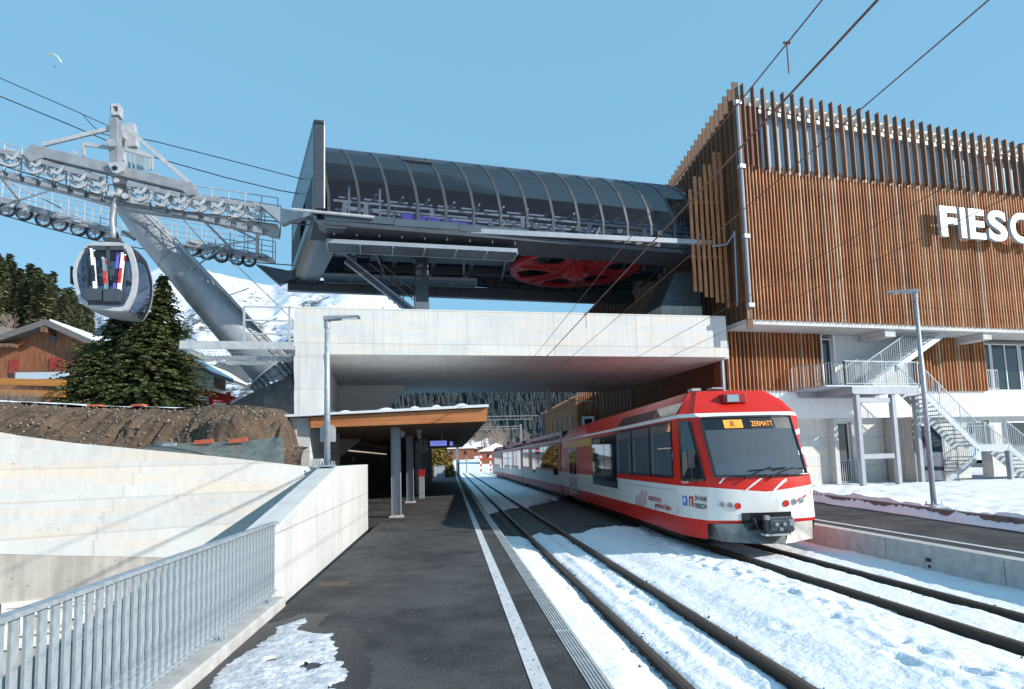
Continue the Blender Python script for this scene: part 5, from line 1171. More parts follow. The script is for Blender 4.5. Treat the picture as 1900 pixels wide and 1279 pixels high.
for a_, c_ in ((1250.5, 1210), (1207.5, 1174.5), (1172.5, 1144)): 
    oa, ob = so(a_, 770)[0], so(c_, 770)[0]; q = side_panel('roof_window', 0, 0, 2.83, 3.03, M['glass_w'], .006, tr, oa+.02, ob)
side_panel('roof_window_frame', 0, 0, 2.80, 3.05, M['tblack'], .003, tr, so(1251.5, 770)[0], so(1142, 770)[0])
side_panel('panel_seam', 1246, 1143, 1.18, 1.19, M['tube'], .004); side_panel('panel_seam', 1140, 1072, .84, .85, M['tube'], .004)
for px_ in (1250.5, 1143.3, 1097, 1070, 1053.6): side_panel('door_gap' if px_ in (1070, 1053.6) else 'panel_seam', 0, 0, .64, 2.68, M['tube'], .003, tr, so(px_, 830)[0], so(px_, 830)[0]+.012)
# cab side door window: lies on the slanted cab flank
def cabpt(t_, z, off=.0):
    r = ring_at(z); a = np.array(r[2]); c = np.array(r[3]); p = a+(c-a)*t_; nrm = np.array([-(c-a)[1], (c-a)[0]]); nrm = nrm/np.linalg.norm(nrm)*off
    return TR.P(p[0]-abs(nrm[0]), p[1]-abs(nrm[1]), z)
b = MB(); b.strip([[cabpt(.06, z, .01), cabpt(.88-(z-1.45)*.16, z, .01)] for z in (1.45, 2.0, 2.6)]); cw = b.build('cab_side_window', M['glass_w'], tr)
b = MB()
ptsw = [cabpt(.04, 1.43, .012), cabpt(.9, 1.43, .012), cabpt(.68, 2.62, .012), cabpt(.04, 2.62, .012)]
for k in range(4): b.bar(ptsw[k], ptsw[(k+1) % 4], .03, .045)
b.build('cab_window_frame', M['tblack'], cw)
# windscreen
def wz(s, z, off=-.012): return facept(s, z, off)
zs_ = [1.52, 1.8, 2.1, 2.4, 2.65]; ss_ = np.linspace(-.93, .93, 9)
b = MB(); b.strip([[wz(s*(W1z(z)/.98), z) for s in ss_] for z in zs_]); ws = b.build('windscreen', M['glass_train'], tr, smooth=True)
b = MB(); b.strip([[wz(s*(W1z(z)/.98), z, -.016) for s in ss_] for z in (2.42, 2.65)]); b.build('windscreen_top_band', M['tblack'], ws)
b = MB()
fr_ = [wz(s*(W1z(1.5)/.98), 1.5, -.02) for s in ss_]+[wz(.93*W1z(z)/.98, z, -.02) for z in zs_[1:-1]]+[wz(s*(W1z(2.67)/.98), 2.67, -.02) for s in ss_[::-1]]+[wz(-.93*W1z(z)/.98, z, -.02) for z in zs_[-2:0:-1]]
b.tube(fr_+[fr_[0]], .028, 6); b.build('windscreen_seal', M['tblack'], ws)
b = MB(); b.quad(wz(-.55, 2.44, -.022), wz(.52, 2.44, -.022), wz(.50, 2.62, -.022), wz(-.55, 2.62, -.022)); b.build('destination_display', M['disp_bg'], tr)
b = MB(); b.quad(wz(-.54, 2.445, -.026), wz(-.17, 2.445, -.026), wz(-.17, 2.615, -.026), wz(-.54, 2.615, -.026)); b.build('amber_field', M['amber'], tr)
up_ = wz(0, 2.6)-wz(0, 2.45)
put_text('route_letter', 'R', wz(-.41, 2.47, -.028), TR.d-TR.n*.1, up_, .085, M['btext'], tr, height=.125, depth=.003)
put_text('destination_lettering', 'ZERMATT', wz(.0, 2.475, -.030), TR.d+TR.n*.08, up_, .46, M['amber'], tr, height=.11, depth=.003)
# wipers, marks, lamps
for s0, s1, z1_w in ((-.38, .15, 1.66), (.12, .62, 1.64)):
    b = MB(); b.tube([facept(s0, 1.47, -.05), facept(s0+.2, 1.56, -.05), facept(s1, z1_w, -.045)], .014, 6); b.tube([facept(s1-.45, 1.60, -.04), facept(s1+.3, z1_w-.02, -.04)], .012, 6); b.tube([facept(s0, 1.47, -.0), facept(s0, 1.47, -.07)], .03, 8); b.build('wiper', M['tblack'], tr)
def fpx(px, py, off=-.01):
    # sight line met with the nose: march along depth
    best = None
    for o in np.linspace(-.1, 1.3, 141):
        p = onp(px, py, TR.P(0, o, 0), TR.P(1, o, 0)); s = (p-TR.o).dot(TR.d); q = facept(s, p[2]); d_ = abs((q-TR.o).dot(TR.n)-o)
        if best is None or d_ < best[0]: best = (d_, s, p[2])
    return facept(best[1], best[2], off)
def fmark(pts, name, m, parent=tr, off=-.006):
    b = MB(); n = len(pts)//2; L1 = [fpx(*p, off) for p in pts[:n]]; L2 = [fpx(*p, off) for p in pts[n:][::-1]]; b.strip([L1, L2]); return b.build(name, m, parent)
fmark([(1342, 886), (1347, 886), (1336, 897), (1334, 896)][:2]+[(1336, 898), (1333.5, 897)], 'white_streak', M['twhite'])
fmark([(1411, 887), (1396, 898), (1381, 911), (1383, 912), (1398, 901), (1416, 887)], 'white_streak', M['twhite'])
fmark([(1468, 880), (1450, 893), (1436, 908), (1427, 921), (1429, 921.5), (1439, 910), (1455, 896), (1477, 880)], 'white_streak', M['twhite'])
fmark([(1504, 911), (1490, 921), (1469, 934), (1470, 936), (1491, 924), (1504, 915)], 'red_streak', M['red'])
for k, (px, py) in enumerate(((1473, 796), (1482, 832), (1491, 868))):
    q = fmark([(px-2, py+4), (px+9, py-1), (px+11, py+8), (px, py+13)], 'white_streak', M['twhite'], off=-.012)
for px, py, kind in ((1338.5, 935.8, 'h'), (1353.7, 937.7, 'h'), (1369, 939.4, 't'), (1458.4, 934, 't'), (1472.7, 931, 'h'), (1485.8, 928, 'h')):
    c_ = fpx(px, py, 0); b = MB(); ax_ = (.15 if px < 1400 else .75, -1, .02); ax_ = TR.d*(-.12 if px < 1400 else .12)-TR.n
    b.disc(c_+ax_*.004, ax_, .062, .02, 20, r0=.05); h = b.build('headlight' if kind == 'h' else 'tail_light', M['steel_l'] if kind == 'h' else M['red'], tr)
    b = MB(); b.disc(c_+ax_*.002, ax_, .05, .016, 20); b.build('lens', M['lamp_w'] if kind == 'h' else M['lamp_red'], h)
# roof lamp
c_ = TR.P(-.07, 1.18, 3.08); b = MB(); TR.box(b, -.32, .18, 1.02, 1.5, 2.99, 3.19); rl_ = b.build('roof_lamp_housing', M['dred'], tr, bevel=.02); b = MB(); TR.box(b, -.25, .0, .995, 1.015, 3.015, 3.165); b.build('lens', M['lamp_w'], rl_)
b = MB(); TR.box(b, -.55, -.35, 2.2, 2.5, 3.38, 3.44); TR.box(b, -.2, .1, 1.9, 2.2, 3.385, 3.42); b.build('roof_hatch', M['steel_l'], tr)
# plough, coupler
pg = MB()
P_ = lambda s, o, z: TR.P(s, o, z)
pg.strip([[P_(-1.06, .95, .60), P_(-.98, .22, .60), P_(-.45, .02, .60), P_(-.45, .02, .50), P_(.45, .02, .50), P_(.45, .02, .60), P_(.98, .22, .60), P_(1.06, .95, .60)], [P_(-1.0, .95, .24), P_(-.9, .12, .22), P_(-.45, -.12, .2), P_(-.2, -.2, .19), P_(.2, -.2, .19), P_(.45, -.12, .2), P_(.9, .12, .22), P_(1.0, .95, .24)]])
pg.v[0][8:] += np.array([0, 0, .05]); TR.box(pg, -.9, .9, .4, .9, .26, .6); pg.build('snow_plough', M['plough'], tr)
b = MB(); b.strip([[facept(s_, z_, -.012) for s_ in np.linspace(-.5, .48, 9)] for z_ in (.60, .67, .80)]); TR.box(b, -.48, .46, -.0, .05, .42, .62); b.build('coupler_recess', M['tblack'], tr)
b = MB(); TR.box(b, -.12, .12, -.32, .1, .50, .68); TR.box(b, -.22, .30, -.36, -.22, .46, .74); TR.box(b, -.16, .22, -.40, -.36, .50, .70); cp = b.build('coupler', M['dsteel'], tr, bevel=.02)
for x, z in ((-.05, .62), (.1, .62), (.03, .53)): b = MB(); b.disc(TR.P(x, -.41, z), TR.n, .035, .03, 12); b.build('coupler_contact', M['steel'], cp)
b = MB(); TR.box(b, -.24, -.16, -.38, -.3, .70, .78); b.build('coupler_bracket', M['steel'], cp); b = MB(); TR.box(b, .2, .3, -.39, -.33, .58, .7); b.build('coupler_face', M['steel'], cp)
b = MB(); TR.box(b, -.24, .26, -.34, -.14, .40, .44); b.build('coupler_tray', M['steel_l'], cp)
for x in (-.3, .38): b = MB(); b.tube([TR.P(x, -.02, .70), TR.P(x, -.2, .5), TR.P(x*.7, -.26, .44), TR.P(x*.5, -.3, .55)], .02, 6); b.build('hose', M['rubber'], cp)
b = MB(); m0 = cabpt(.55, 1.32, .05); b.tube([m0, m0+[-.05, -.05, .35]], .014, 6); b.box(m0[0]-.12, m0[0]+.02, m0[1]-.1, m0[1]-.05, m0[2]+.35, m0[2]+.72); b.build('mirror', M['tblack'], tr, bevel=.01)
# lettering and signs on the side
def side_text(txt, px, py, w, h, m, off=.007, bold=0.):
    o, z = so(px, py); p = TR.P(-Wz(z)-off, o, z); return put_text('side_lettering', txt, p, -TR.n, (0, 0, 1), w, m, tr, height=h, depth=.002, bold=bold)
side_text('matterhorn', 1203.5, 928, so(1203.5, 925)[0]-so(1226.5, 925)[0], .15, M['rtext']); side_text('gotthard bahn', 1215.5, 944, so(1215.5, 925)[0]-so(1244.7, 925)[0], .16, M['rtext'], bold=.01)
for k in range(7):
    b = MB(); o, z = so(1178+k*3.2, 934-k*.8); q = TR.P(-Wz(z)-.006, o, z-.10-.02*(k % 3)); b.bar(q, q+TR.P(0, -.16, .42-.03*abs(k-4))-TR.P(0, 0, 0), .004, .035, up=TR.n); b.build('mountain_logo_stroke', M['rtext'], tr)
def cab_text(txt, t0, t1, z, h, m, bold=0.):
    a = cabpt(t0, z, .012); c = cabpt(t1, z, .012); u_ = cabpt(t0, z+.2, .012)-a; return put_text('side_lettering', txt, a, c-a, u_, float(np.linalg.norm(c-a)), m, tr, height=h, depth=.002, bold=bold)
cab_text('ÖV-HUB', .52, .98, 1.02, .11, M['btext'], .02); cab_text('FIESCH', .52, .97, .87, .10, M['btext'], .02); cab_text('Fiesch', .02, .3, 1.35, .07, M['twhite'])
for t0, t1, m_ in ((.02, .2, M['shield_b']), (.29, .45, M['rtext'])):
    b = MB(); b.quad(cabpt(t0, .9, .012), cabpt(t1, .9, .012), cabpt(t1, 1.1, .012), cabpt(t0, 1.1, .012)); b.build('emblem', m_, tr)
b = MB(); b.quad(cabpt(.06, .97, .015), cabpt(.16, .97, .015), cabpt(.13, 1.07, .015), cabpt(.09, 1.07, .015)); b.quad(cabpt(.35, .91, .015), cabpt(.39, .91, .015), cabpt(.39, 1.05, .015), cabpt(.35, 1.05, .015)); b.build('emblem_mark', M['twhite'], tr)
cab_text('+', .225, .265, .98, .04, M['btext'])
b = MB(); o, z = so(1248.5, 866); sh_ = [(-.05, .0), (.05, .0), (.055, .14), (.055, .2), (-.055, .2), (-.055, .14)]
b.add([TR.P(-1.312-.006, o+x, 1.86+y-.05*(abs(x) < .051 and y == 0)*0) for x, y in ((-.0, -.08), (-.055, .02), (-.055, .16), (.055, .16), (.055, .02))], [(0, 1, 2, 3, 4)]); b.build('coat_of_arms', M['shield_b'], tr)
b = MB(); b.add([TR.P(-1.312-.009, o+x, 1.86+y) for x, y in ((-.05, .06), (-.05, .09), (0, .11), (.05, .09), (.05, .06), (0, .08))], [(0, 1, 2, 3, 4, 5)]); b.build('arms_mark', M['twhite'], tr)
# wheels and bogies
for o_ in (2.6, 4.5, 13.6, 15.5):
    for s_ in (-.5, .5):
        b = MB(); b.disc(TR.P(s_, o_, .36), TR.d, .36, .1, 24); b.build('wheel', M['dsteel'], tr)
b = MB(); TR.box(b, -1.0, 1.0, 2.0, 5.2, .12, .34); TR.box(b, -1.0, 1.0, 12.9, 16.2, .12, .34); TR.box(b, -.9, .9, 6, 12, .15, .3); b.build('underframe', M['black'], tr)
# following cars
Yb = [29.85, 45.05, 45.35, 62.5, 62.8, 72.0, 72.3, 88]
cl = lambda y: np.interp(y, [29.4, 45.2, 62.6, 71.9, 88], [6.51, 6.39, 6.44, 6.06, 5.4])
for k in range(3):
    y0, y1 = Yb[2*k], Yb[2*k+1]; A_ = np.array([cl(y0), y0]); B_ = np.array([cl(y1), y1]); dv = (B_-A_)/np.linalg.norm(B_-A_); cx_ = Ax(A_, math.degrees(math.atan2(-dv[0], dv[1]))); Ln = float(np.linalg.norm(B_-A_))
    q = MB()
    for i in range(len(zl)-1):
        zc = (zl[i]+zl[i+1])/2; q.m = 0 if zc < .66 else 1 if zc < 1.3 else 0 if zc < 2.7 else 1 if zc < 2.78 else 0
        if 1.3 < zc < 2.7 and k == 1: q.m = 0
        for s_ in (-1, 1): q.quad(cx_.P(s_*Wz(zl[i]), 0, zl[i]), cx_.P(s_*Wz(zl[i]), Ln, zl[i]), cx_.P(s_*Wz(zl[i+1]), Ln, zl[i+1]), cx_.P(s_*Wz(zl[i+1]), 0, zl[i+1]))
        for o_ in (0, Ln): q.quad(cx_.P(-Wz(zl[i]), o_, zl[i]), cx_.P(Wz(zl[i]), o_, zl[i]), cx_.P(Wz(zl[i+1]), o_, zl[i+1]), cx_.P(-Wz(zl[i+1]), o_, zl[i+1]))
    cb = q.build('rear_car_body', MATS, tr)
    n_ = int(Ln/1.55); g_ = (Ln-1.2)/n_
    for j in range(n_):
        if k == 0 and j in (n_-3,): continue
        q = MB(); a_ = .6+j*g_+.07; q.quad(cx_.P(-1.316, a_, 1.42 if j % 5 else 1.1), cx_.P(-1.316, a_+g_-.14, 1.42 if j % 5 else 1.1), cx_.P(-1.308, a_+g_-.14, 2.56), cx_.P(-1.308, a_, 2.56)); q.build('side_window', M['glass_w'], cb)
    q = MB()
    for j in range(n_):
        a_ = .6+j*g_+.07; q.quad(cx_.P(-Wz(2.84)-.006, a_, 2.84), cx_.P(-Wz(2.84)-.006, a_+g_-.14, 2.84), cx_.P(-Wz(3.02)-.006, a_+g_-.14, 3.02), cx_.P(-Wz(3.02)-.006, a_, 3.02))
    q.build('roof_window_band', M['glass_w'], cb)
    q = MB(); cx_.box(q, -1.2, 1.2, -.35, .02, .4, 3.2); q.build('gangway', M['rubber'], cb)
    q = MB(); cx_.box(q, -.95, .95, .5, Ln-.5, .05, .32); q.build('underframe', M['black'], cb)

# ---------------------------------------------------------------- mountains
def hill(name, ridge, r0, r1, z0, mat_, na=260, nr=90, amp=.08, pw=1.0, seed=0, kind='structure', foot=None, xr=None):
    xs = np.linspace(ridge[0][0], ridge[-1][0], na); yr = np.interp(xs, [p[0] for p in ridge], [p[1] for p in ridge])
    rr = np.linspace(0, 1, nr); X = np.zeros((na, nr)); Y = X.copy(); Z = X.copy()
    for i, (x, y) in enumerate(zip(xs, yr)):
        v = ray(x, y); h = np.hypot(v[0], v[1]); dx, dy = v[0]/h, v[1]/h; zr = H+v[2]/h*r1
        d = r0+(r1-r0)*rr; X[i] = dx*d; Y[i] = dy*d
        t = rr**pw; Z[i] = z0+(zr-z0)*t
    n = fbm(X/(r1*.09), Y/(r1*.09), seed, 6)-.5; n2 = np.abs(fbm(X/(r1*.05), Y/(r1*.2), seed+5, 5)-.5)
    Z += amp*r1*(n-n2*.8)*np.sin(np.pi*np.clip(rr, 0, 1))[None]*.5+amp*r1*.05*(fbm(X/(r1*.01), Y/(r1*.01), seed+9, 4)-.5)
    Z[:, 0] = z0-2
    o = grid_mesh(name, X, Y, Z, mat_); tag(o, kind=kind); return X, Y, Z, o
ms = bpy.data.materials.new('mountain_snow'); ms.use_nodes = True; t = ms.node_tree; b_ = t.nodes['Principled BSDF']; b_.inputs['Roughness'].default_value = .7; N = t.nodes.new; L = t.links
tc = N('ShaderNodeTexCoord'); sp_ = N('ShaderNodeSeparateXYZ'); L.new(tc.outputs['Object'], sp_.inputs[0])
n1 = N('ShaderNodeTexNoise'); n1.inputs['Scale'].default_value = .0042; n1.inputs['Detail'].default_value = 6; L.new(tc.outputs['Object'], n1.inputs['Vector'])
n2 = N('ShaderNodeTexNoise'); n2.inputs['Scale'].default_value = .045; n2.inputs['Detail'].default_value = 8; n2.inputs['Roughness'].default_value = .8; mp = N('ShaderNodeMapping'); mp.inputs['Scale'].default_value = (1, .3, 1.2); L.new(tc.outputs['Object'], mp.inputs[0]); L.new(mp.outputs[0], n2.inputs['Vector'])
mr = N('ShaderNodeMapRange'); mr.inputs['From Min'].default_value = 150; mr.inputs['From Max'].default_value = 1150; mr.inputs['To Min'].default_value = .17; mr.inputs['To Max'].default_value = -.12; L.new(sp_.outputs['Z'], mr.inputs[0])
ad = N('ShaderNodeMath'); ad.operation = 'ADD'; L.new(n1.outputs[0], ad.inputs[0]); L.new(mr.outputs[0], ad.inputs[1])
ad2 = N('ShaderNodeMath'); ad2.operation = 'ADD'; L.new(ad.outputs[0], ad2.inputs[0]); L.new(n2.outputs[0], ad2.inputs[1])
rp_ = N('ShaderNodeValToRGB'); rp_.color_ramp.elements[0].position = .545*2/2; rp_.color_ramp.elements[1].position = .575
m5 = N('ShaderNodeMath'); m5.operation = 'MULTIPLY'; m5.inputs[1].default_value = .5; L.new(ad2.outputs[0], m5.inputs[0]); L.new(m5.outputs[0], rp_.inputs[0])
rp_.color_ramp.elements[0].color = (.62, .65, .72, 1); rp_.color_ramp.elements[1].color = (.07, .07, .075, 1); L.new(rp_.outputs[0], b_.inputs['Base Color'])
M['mountain'] = ms
rs_ = [(-500, 640), (60, 620), (150, 575), (200, 540), (240, 520), (271, 506), (302, 496), (320, 506), (345, 508), (364, 498), (375, 496), (393, 505), (434, 514), (470, 523), (506, 531), (522, 523), (545, 515), (600, 500), (650, 505), (700, 528), (739, 569), (790, 610), (900, 660), (1300, 700), (2400, 740)]
hill('snow_mountain', rs_, 420, 3600, -4, M['mountain'], 420, 170, .10, 1.25, 3)
M['forest_floor'] = mat('forest_floor', (.014, .021, .028), (.026, .033, .040), .01, .9, col3=(.09, .105, .13), s3=.03, lo3=.62, hi3=.68)  # dark bluish tone has the far slope's shade and haze painted in
rf = [(300, 800), (420, 770), (500, 735), (560, 690), (640, 660), (760, 625), (900, 610), (1200, 600), (1500, 620), (2400, 640)]
FX, FY, FZ, fo = hill('forest_mountain', rf, 330, 1500, -2, M['forest_floor'], 260, 90, .05, 1.1, 8)
# dense far forest on it: one mass of small spires
def cones(name, P, hh, rr_, m, seed=1, n=5):
    r = np.random.default_rng(seed); V = []; Fs = []; k = 0
    for i, p in enumerate(P):
        h = hh*r.uniform(.6, 1.3); ra = rr_*r.uniform(.7, 1.2); a0 = r.uniform(0, 6)
        for lv, (zb, zt_, q) in enumerate(((.08, .62, 1.), (.4, 1.0, .6))):
            base = [(p[0]+ra*q*math.cos(a0+j*2*math.pi/n), p[1]+ra*q*math.sin(a0+j*2*math.pi/n), p[2]+h*(zb+.05*((j % 2)))) for j in range(n)]
            V += base+[(p[0], p[1], p[2]+h*zt_)]; Fs += [(k+j, k+(j+1) % n, k+n) for j in range(n)]; k += n+1
    me = bpy.data.meshes.new(name); me.from_pydata(V, [], Fs); me.materials.append(m); me.update(); o = bpy.data.objects.new(name, me); C.objects.link(o); return o
M['haze_needle'] = mat('hazed_needles', (.016, .027, .036), (.032, .044, .046), .02, .85, col3=(.05, .04, .03), s3=.012, lo3=.6, hi3=.7)  # needle colour carries painted blue haze and shade
rg = np.random.default_rng(5); ii = rg.integers(20, 240, 16000); jj = rg.integers(3, 88, 16000)
fp = np.stack([FX[ii, jj], FY[ii, jj], FZ[ii, jj]], 1)+np.c_[rg.uniform(-8, 8, (16000, 2)), np.zeros(16000)]
tag(cones('far_forest', fp, 13, 3.0, M['haze_needle']), 'conifer forest tinted dark blue for haze and shade, covering the far mountainside below the overpass', 'forest', kind='stuff')

# valley floor beyond the station
X, Y = np.meshgrid(np.linspace(-260, 420, 170), np.linspace(98, 720, 150), indexing='ij')
vz = lambda X, Y: -.35+.027*np.clip(Y-98, 0, 1e9)+2.2*(fbm(X/60, Y/60, 30, 4)-.5)*sstep(98, 160, Y)+.028*np.clip(-X-10, 0, 200)*sstep(100, 200, Y)
tag(grid_mesh('valley_field', X, Y, vz(X, Y), M['field']), kind='structure')
# ---------------------------------------------------------------- left hillside
M['brush'] = mat('brush_slope', (.13, .10, .08), (.24, .20, .175), .25, .95, col3=(.6, .6, .63), s3=.12, lo3=.62, hi3=.67, detail=9)
rh = [(-700, 375), (-100, 515), (0, 560), (60, 580), (110, 600), (150, 640), (175, 680), (200, 712), (260, 740), (330, 760)]
HX, HY, HZ, ho = hill('wooded_slope', rh, 62, 260, 2.0, M['brush'], 120, 60, .03, .9, 12)
def conifer(name, h, r, levels, per, twig, m, seed, parent, droop=.25, dens=1., base=.04):
    g_ = np.random.default_rng(seed); V = []; Fs = []; k = 0
    for i in range(levels):
        f = (i+g_.uniform(0, .8))/levels; z = h*(base+(1-base)*f); R_ = r*(1-f**1.25)**.9*g_.uniform(.78, 1.1)+.02*h*.2
        nb_ = max(4, int(per*(1-f*.6)))
        for j in range(nb_):
            a = g_.uniform(0, 2*math.pi); Rb = R_*g_.uniform(.65, 1.12); ca, sa = math.cos(a), math.sin(a); rise = g_.uniform(.0, .25)*(f*1.4)
            nt_ = max(3, int(Rb/twig*dens))
            for q in range(nt_):
                s = (q+g_.uniform(0, 1))/nt_; s = .12+.88*s; rad = Rb*s; zz = z+Rb*(rise*s-droop*s*s)+g_.normal(0, twig*.25)
                px_, py_ = ca*rad, sa*rad; w = twig*(1.25-.7*s)*g_.uniform(.7, 1.4)
                for sd in (-1, 1):
                    b_a = a+sd*g_.uniform(.4, 1.1); dx, dy = math.cos(b_a)*w*1.5, math.sin(b_a)*w*1.5; dz = -g_.uniform(.0, .7)*w; tx, ty = -math.sin(b_a)*w*.36, math.cos(b_a)*w*.36; tz = g_.uniform(-.25, .25)*w
                    V += [(px_-tx*.5, py_-ty*.5, zz-tz), (px_+tx*.5, py_+ty*.5, zz+tz), (px_+dx*.6+tx, py_+dy*.6+ty, zz+dz*.5+tz), (px_+dx, py_+dy, zz+dz), (px_+dx*.6-tx, py_+dy*.6-ty, zz+dz*.5-tz)]
                    Fs.append((k, k+1, k+2, k+3, k+4)); k += 5
    V = np.array(V); me = bpy.data.meshes.new('crown'); me.from_pydata(V.tolist(), [], Fs); me.materials.append(m); me.update()
    o = bpy.data.objects.new('crown', me); C.objects.link(o); o.parent = parent
    b = MB(); rl0 = root_loc(parent); b.tube([rl0+[0, 0, -.6], rl0+[0, 0, h*.5], rl0+[0, 0, h*.97]], [h*.022, h*.012, .01], 8); b.build('trunk', M['bark'], parent)
protos = []
for i in range(3):
    p = thing('conifer', 'dark', 'tree', (0, 0, 0), 'conifers on the left hillside'); conifer('crown', 14, 2.9-.3*i, 26, 9, .62, M['needle2'], 40+i, p, dens=1.3); protos.append(p)
rg = np.random.default_rng(9); cnt = 0; used = [0, 0, 0]
con = []; cand = []
for px in np.arange(-30, 165, 3.2):
    for fr in (1.0, .93, .86, .78, .68, .58):
        x = px+rg.uniform(-3, 3); i = int(np.clip((x+700)/1030*119, 0, 119)); j = int(np.clip((fr+rg.uniform(-.04, .04))*59, 0, 59)); cand.append((x, i, j, fr))
rg.shuffle(cand); cand = [c for c in cand if rg.random() < (.36 if c[3] > .6 else .2)][:125]
for x, i, j, fr in cand:
    i, j = int(i), int(j); k = cnt % 3; pr = protos[k]
    loc = (HX[i, j]+rg.uniform(-3, 3), HY[i, j]+rg.uniform(-2, 2), HZ[i, j]-.4)
    o = pr if not used[k] else copy_tree(pr); used[k] = 1; cnt += 1
    s = rg.uniform(.62, 1.15); o.location = loc; o.scale = (s*rg.uniform(.9, 1.15), s*rg.uniform(.9, 1.15), s); o.rotation_euler = (0, 0, rg.uniform(0, 6))
    con.append((x, fr, s, o))
rown = {1.0: 'along the ridge line', .93: 'just under the ridge line', .86: 'in the third row below the ridge', .78: 'in the middle of the slope', .68: 'in the lower middle of the slope', .58: 'in the lowest row above the chalet'}
words = ['leftmost', 'second from the left', 'third from the left', 'fourth from the left', 'fifth from the left', 'sixth from the left', 'seventh from the left', 'eighth from the left', 'ninth from the left', 'tenth from the left']
def ordinal(i, n):
    if i < 10: return words[i]
    if n-1-i < 10: return words[n-1-i].replace('left', 'right').replace('leftmost', 'rightmost')
    return ['eleventh', 'twelfth', 'thirteenth', 'fourteenth', 'fifteenth', 'sixteenth', 'seventeenth', 'eighteenth', 'nineteenth', 'twentieth', 'twenty first', 'twenty second', 'twenty third', 'twenty fourth'][i-10]+' from the left'
for fr_, nm in rown.items():
    L_s = sorted([c for c in con if c[1] == fr_], key=lambda c: c[0])
    for i, c in enumerate(L_s): c[3]['label'] = f"{'tall' if c[2] > .95 else 'short' if c[2] < .75 else 'medium'} conifer {nm}, {ordinal(i, len(L_s))}"
# bare trees: trunk and fine limbs
def bare_tree(loc, h, label, group, seed, m='barebark', spread=.42):
    g_ = np.random.default_rng(seed); t = thing('bare_tree', label, 'tree', loc, group); L0 = np.array(loc); b = MB(); tw = MB()
    def grow(p, d, l, r, dep):
        q = p+d*l; (b if dep < 2 else tw).tube([p, q], [r, r*.7], 5 if dep < 2 else 3, cap=False)
        if dep < 5:
            for _ in range(3 if dep < 4 else 4):
                dd_ = _n(d+g_.normal(0, spread, 3)+[0, 0, .12]); grow(p+d*l*g_.uniform(.55, 1), dd_, l*g_.uniform(.6, .8), r*.58, dep+1)
    grow(L0-[0, 0, .2], np.array([0, 0, 1.]), h*.3, h*.02, 0); b.build('trunk', M[m], t); tw.build('crown', M[m], t); return t
bt = bare_tree((0, 0, 0), 8, 'x', 'bare trees by the far village', 3); bt2 = bare_tree((0, 0, 0), 8, 'x', 'bare trees by the far village', 4)
spots = []
for k in range(26):
    px = 846+k*4.4+rg.uniform(-3, 3) if k < 20 else rg.uniform(905, 980); D = rg.uniform(170, 300); v = ray(px, 850); spots.append((v[0]/v[1]*D, D))
grove = []
for k, (x, y) in enumerate(spots):
    o = bt if k == 0 else bt2 if k == 1 else copy_tree(bt if k % 2 else bt2); o.location = (x, y, float(vz(np.array(x), np.array(y)))); s = rg.uniform(1.1, 1.9); o.scale = (s, s, s); o.rotation_euler = (0, 0, rg.uniform(0, 6)); grove.append((x/y, s, o))
for i, c in enumerate(sorted(grove, key=lambda c: c[0])): c[2]['label'] = f"{'big' if c[1] > 1.5 else 'small'} bare brown tree in the grove beyond the station, {ordinal(i, 26)}"
hb = []
for k in range(16):
    px = rg.uniform(-20, 40) if k < 9 else rg.uniform(20, 130); i = int(np.clip((px+700)/1030*119, 0, 119)); j = int(rg.uniform(.18, .55)*59)
    o = copy_tree(bt if k % 2 else bt2); o.location = (HX[i, j], HY[i, j], HZ[i, j]); s = rg.uniform(.55, .9); o.scale = (s, s, s); o.rotation_euler = (0, 0, rg.uniform(0, 6)); o['group'] = 'bare trees on the left hillside'; hb.append((px, s, o))
for i, c in enumerate(sorted(hb, key=lambda c: c[0])): c[2]['label'] = f"{'larger' if c[1] > .72 else 'smaller'} pale leafless tree on the brushy left slope, {ordinal(i, 16)}"
# brush at the mountain foot by the column
bP = []
for k in range(700):
    px = rg.uniform(365, 540); D = rg.uniform(90, 170); v = ray(px, 850); bP.append((v[0]/v[1]*D, D, 0))
V = []; Fs = []; k = 0
for (x, y, z) in bP:
    zt_ = 1.0+.045*(y-90); h = rg.uniform(3.5, 7.5)
    for q in range(9):
        dx, dy = rg.normal(0, .9, 2); w = .07; V += [(x-w, y, zt_), (x+w, y, zt_), (x+dx, y+dy, zt_+h*rg.uniform(.6, 1))]; Fs.append((k, k+1, k+2)); k += 3
me = bpy.data.meshes.new('brushwood'); me.from_pydata(V, [], Fs); me.materials.append(M['barebark']); o = bpy.data.objects.new('brushwood', me); C.objects.link(o); tag(o, 'grey brown leafless brushwood behind the tower foot', 'brushwood', kind='stuff')
X, Y = np.meshgrid(np.linspace(-110, -6, 60), np.linspace(40, 260, 60), indexing='ij'); tag(grid_mesh('meadow_terrace', X, Y, 1.2+.05*(Y-60)+.6*(fbm(X/9, Y/9, 80, 4)-.5), M['field']), kind='structure')

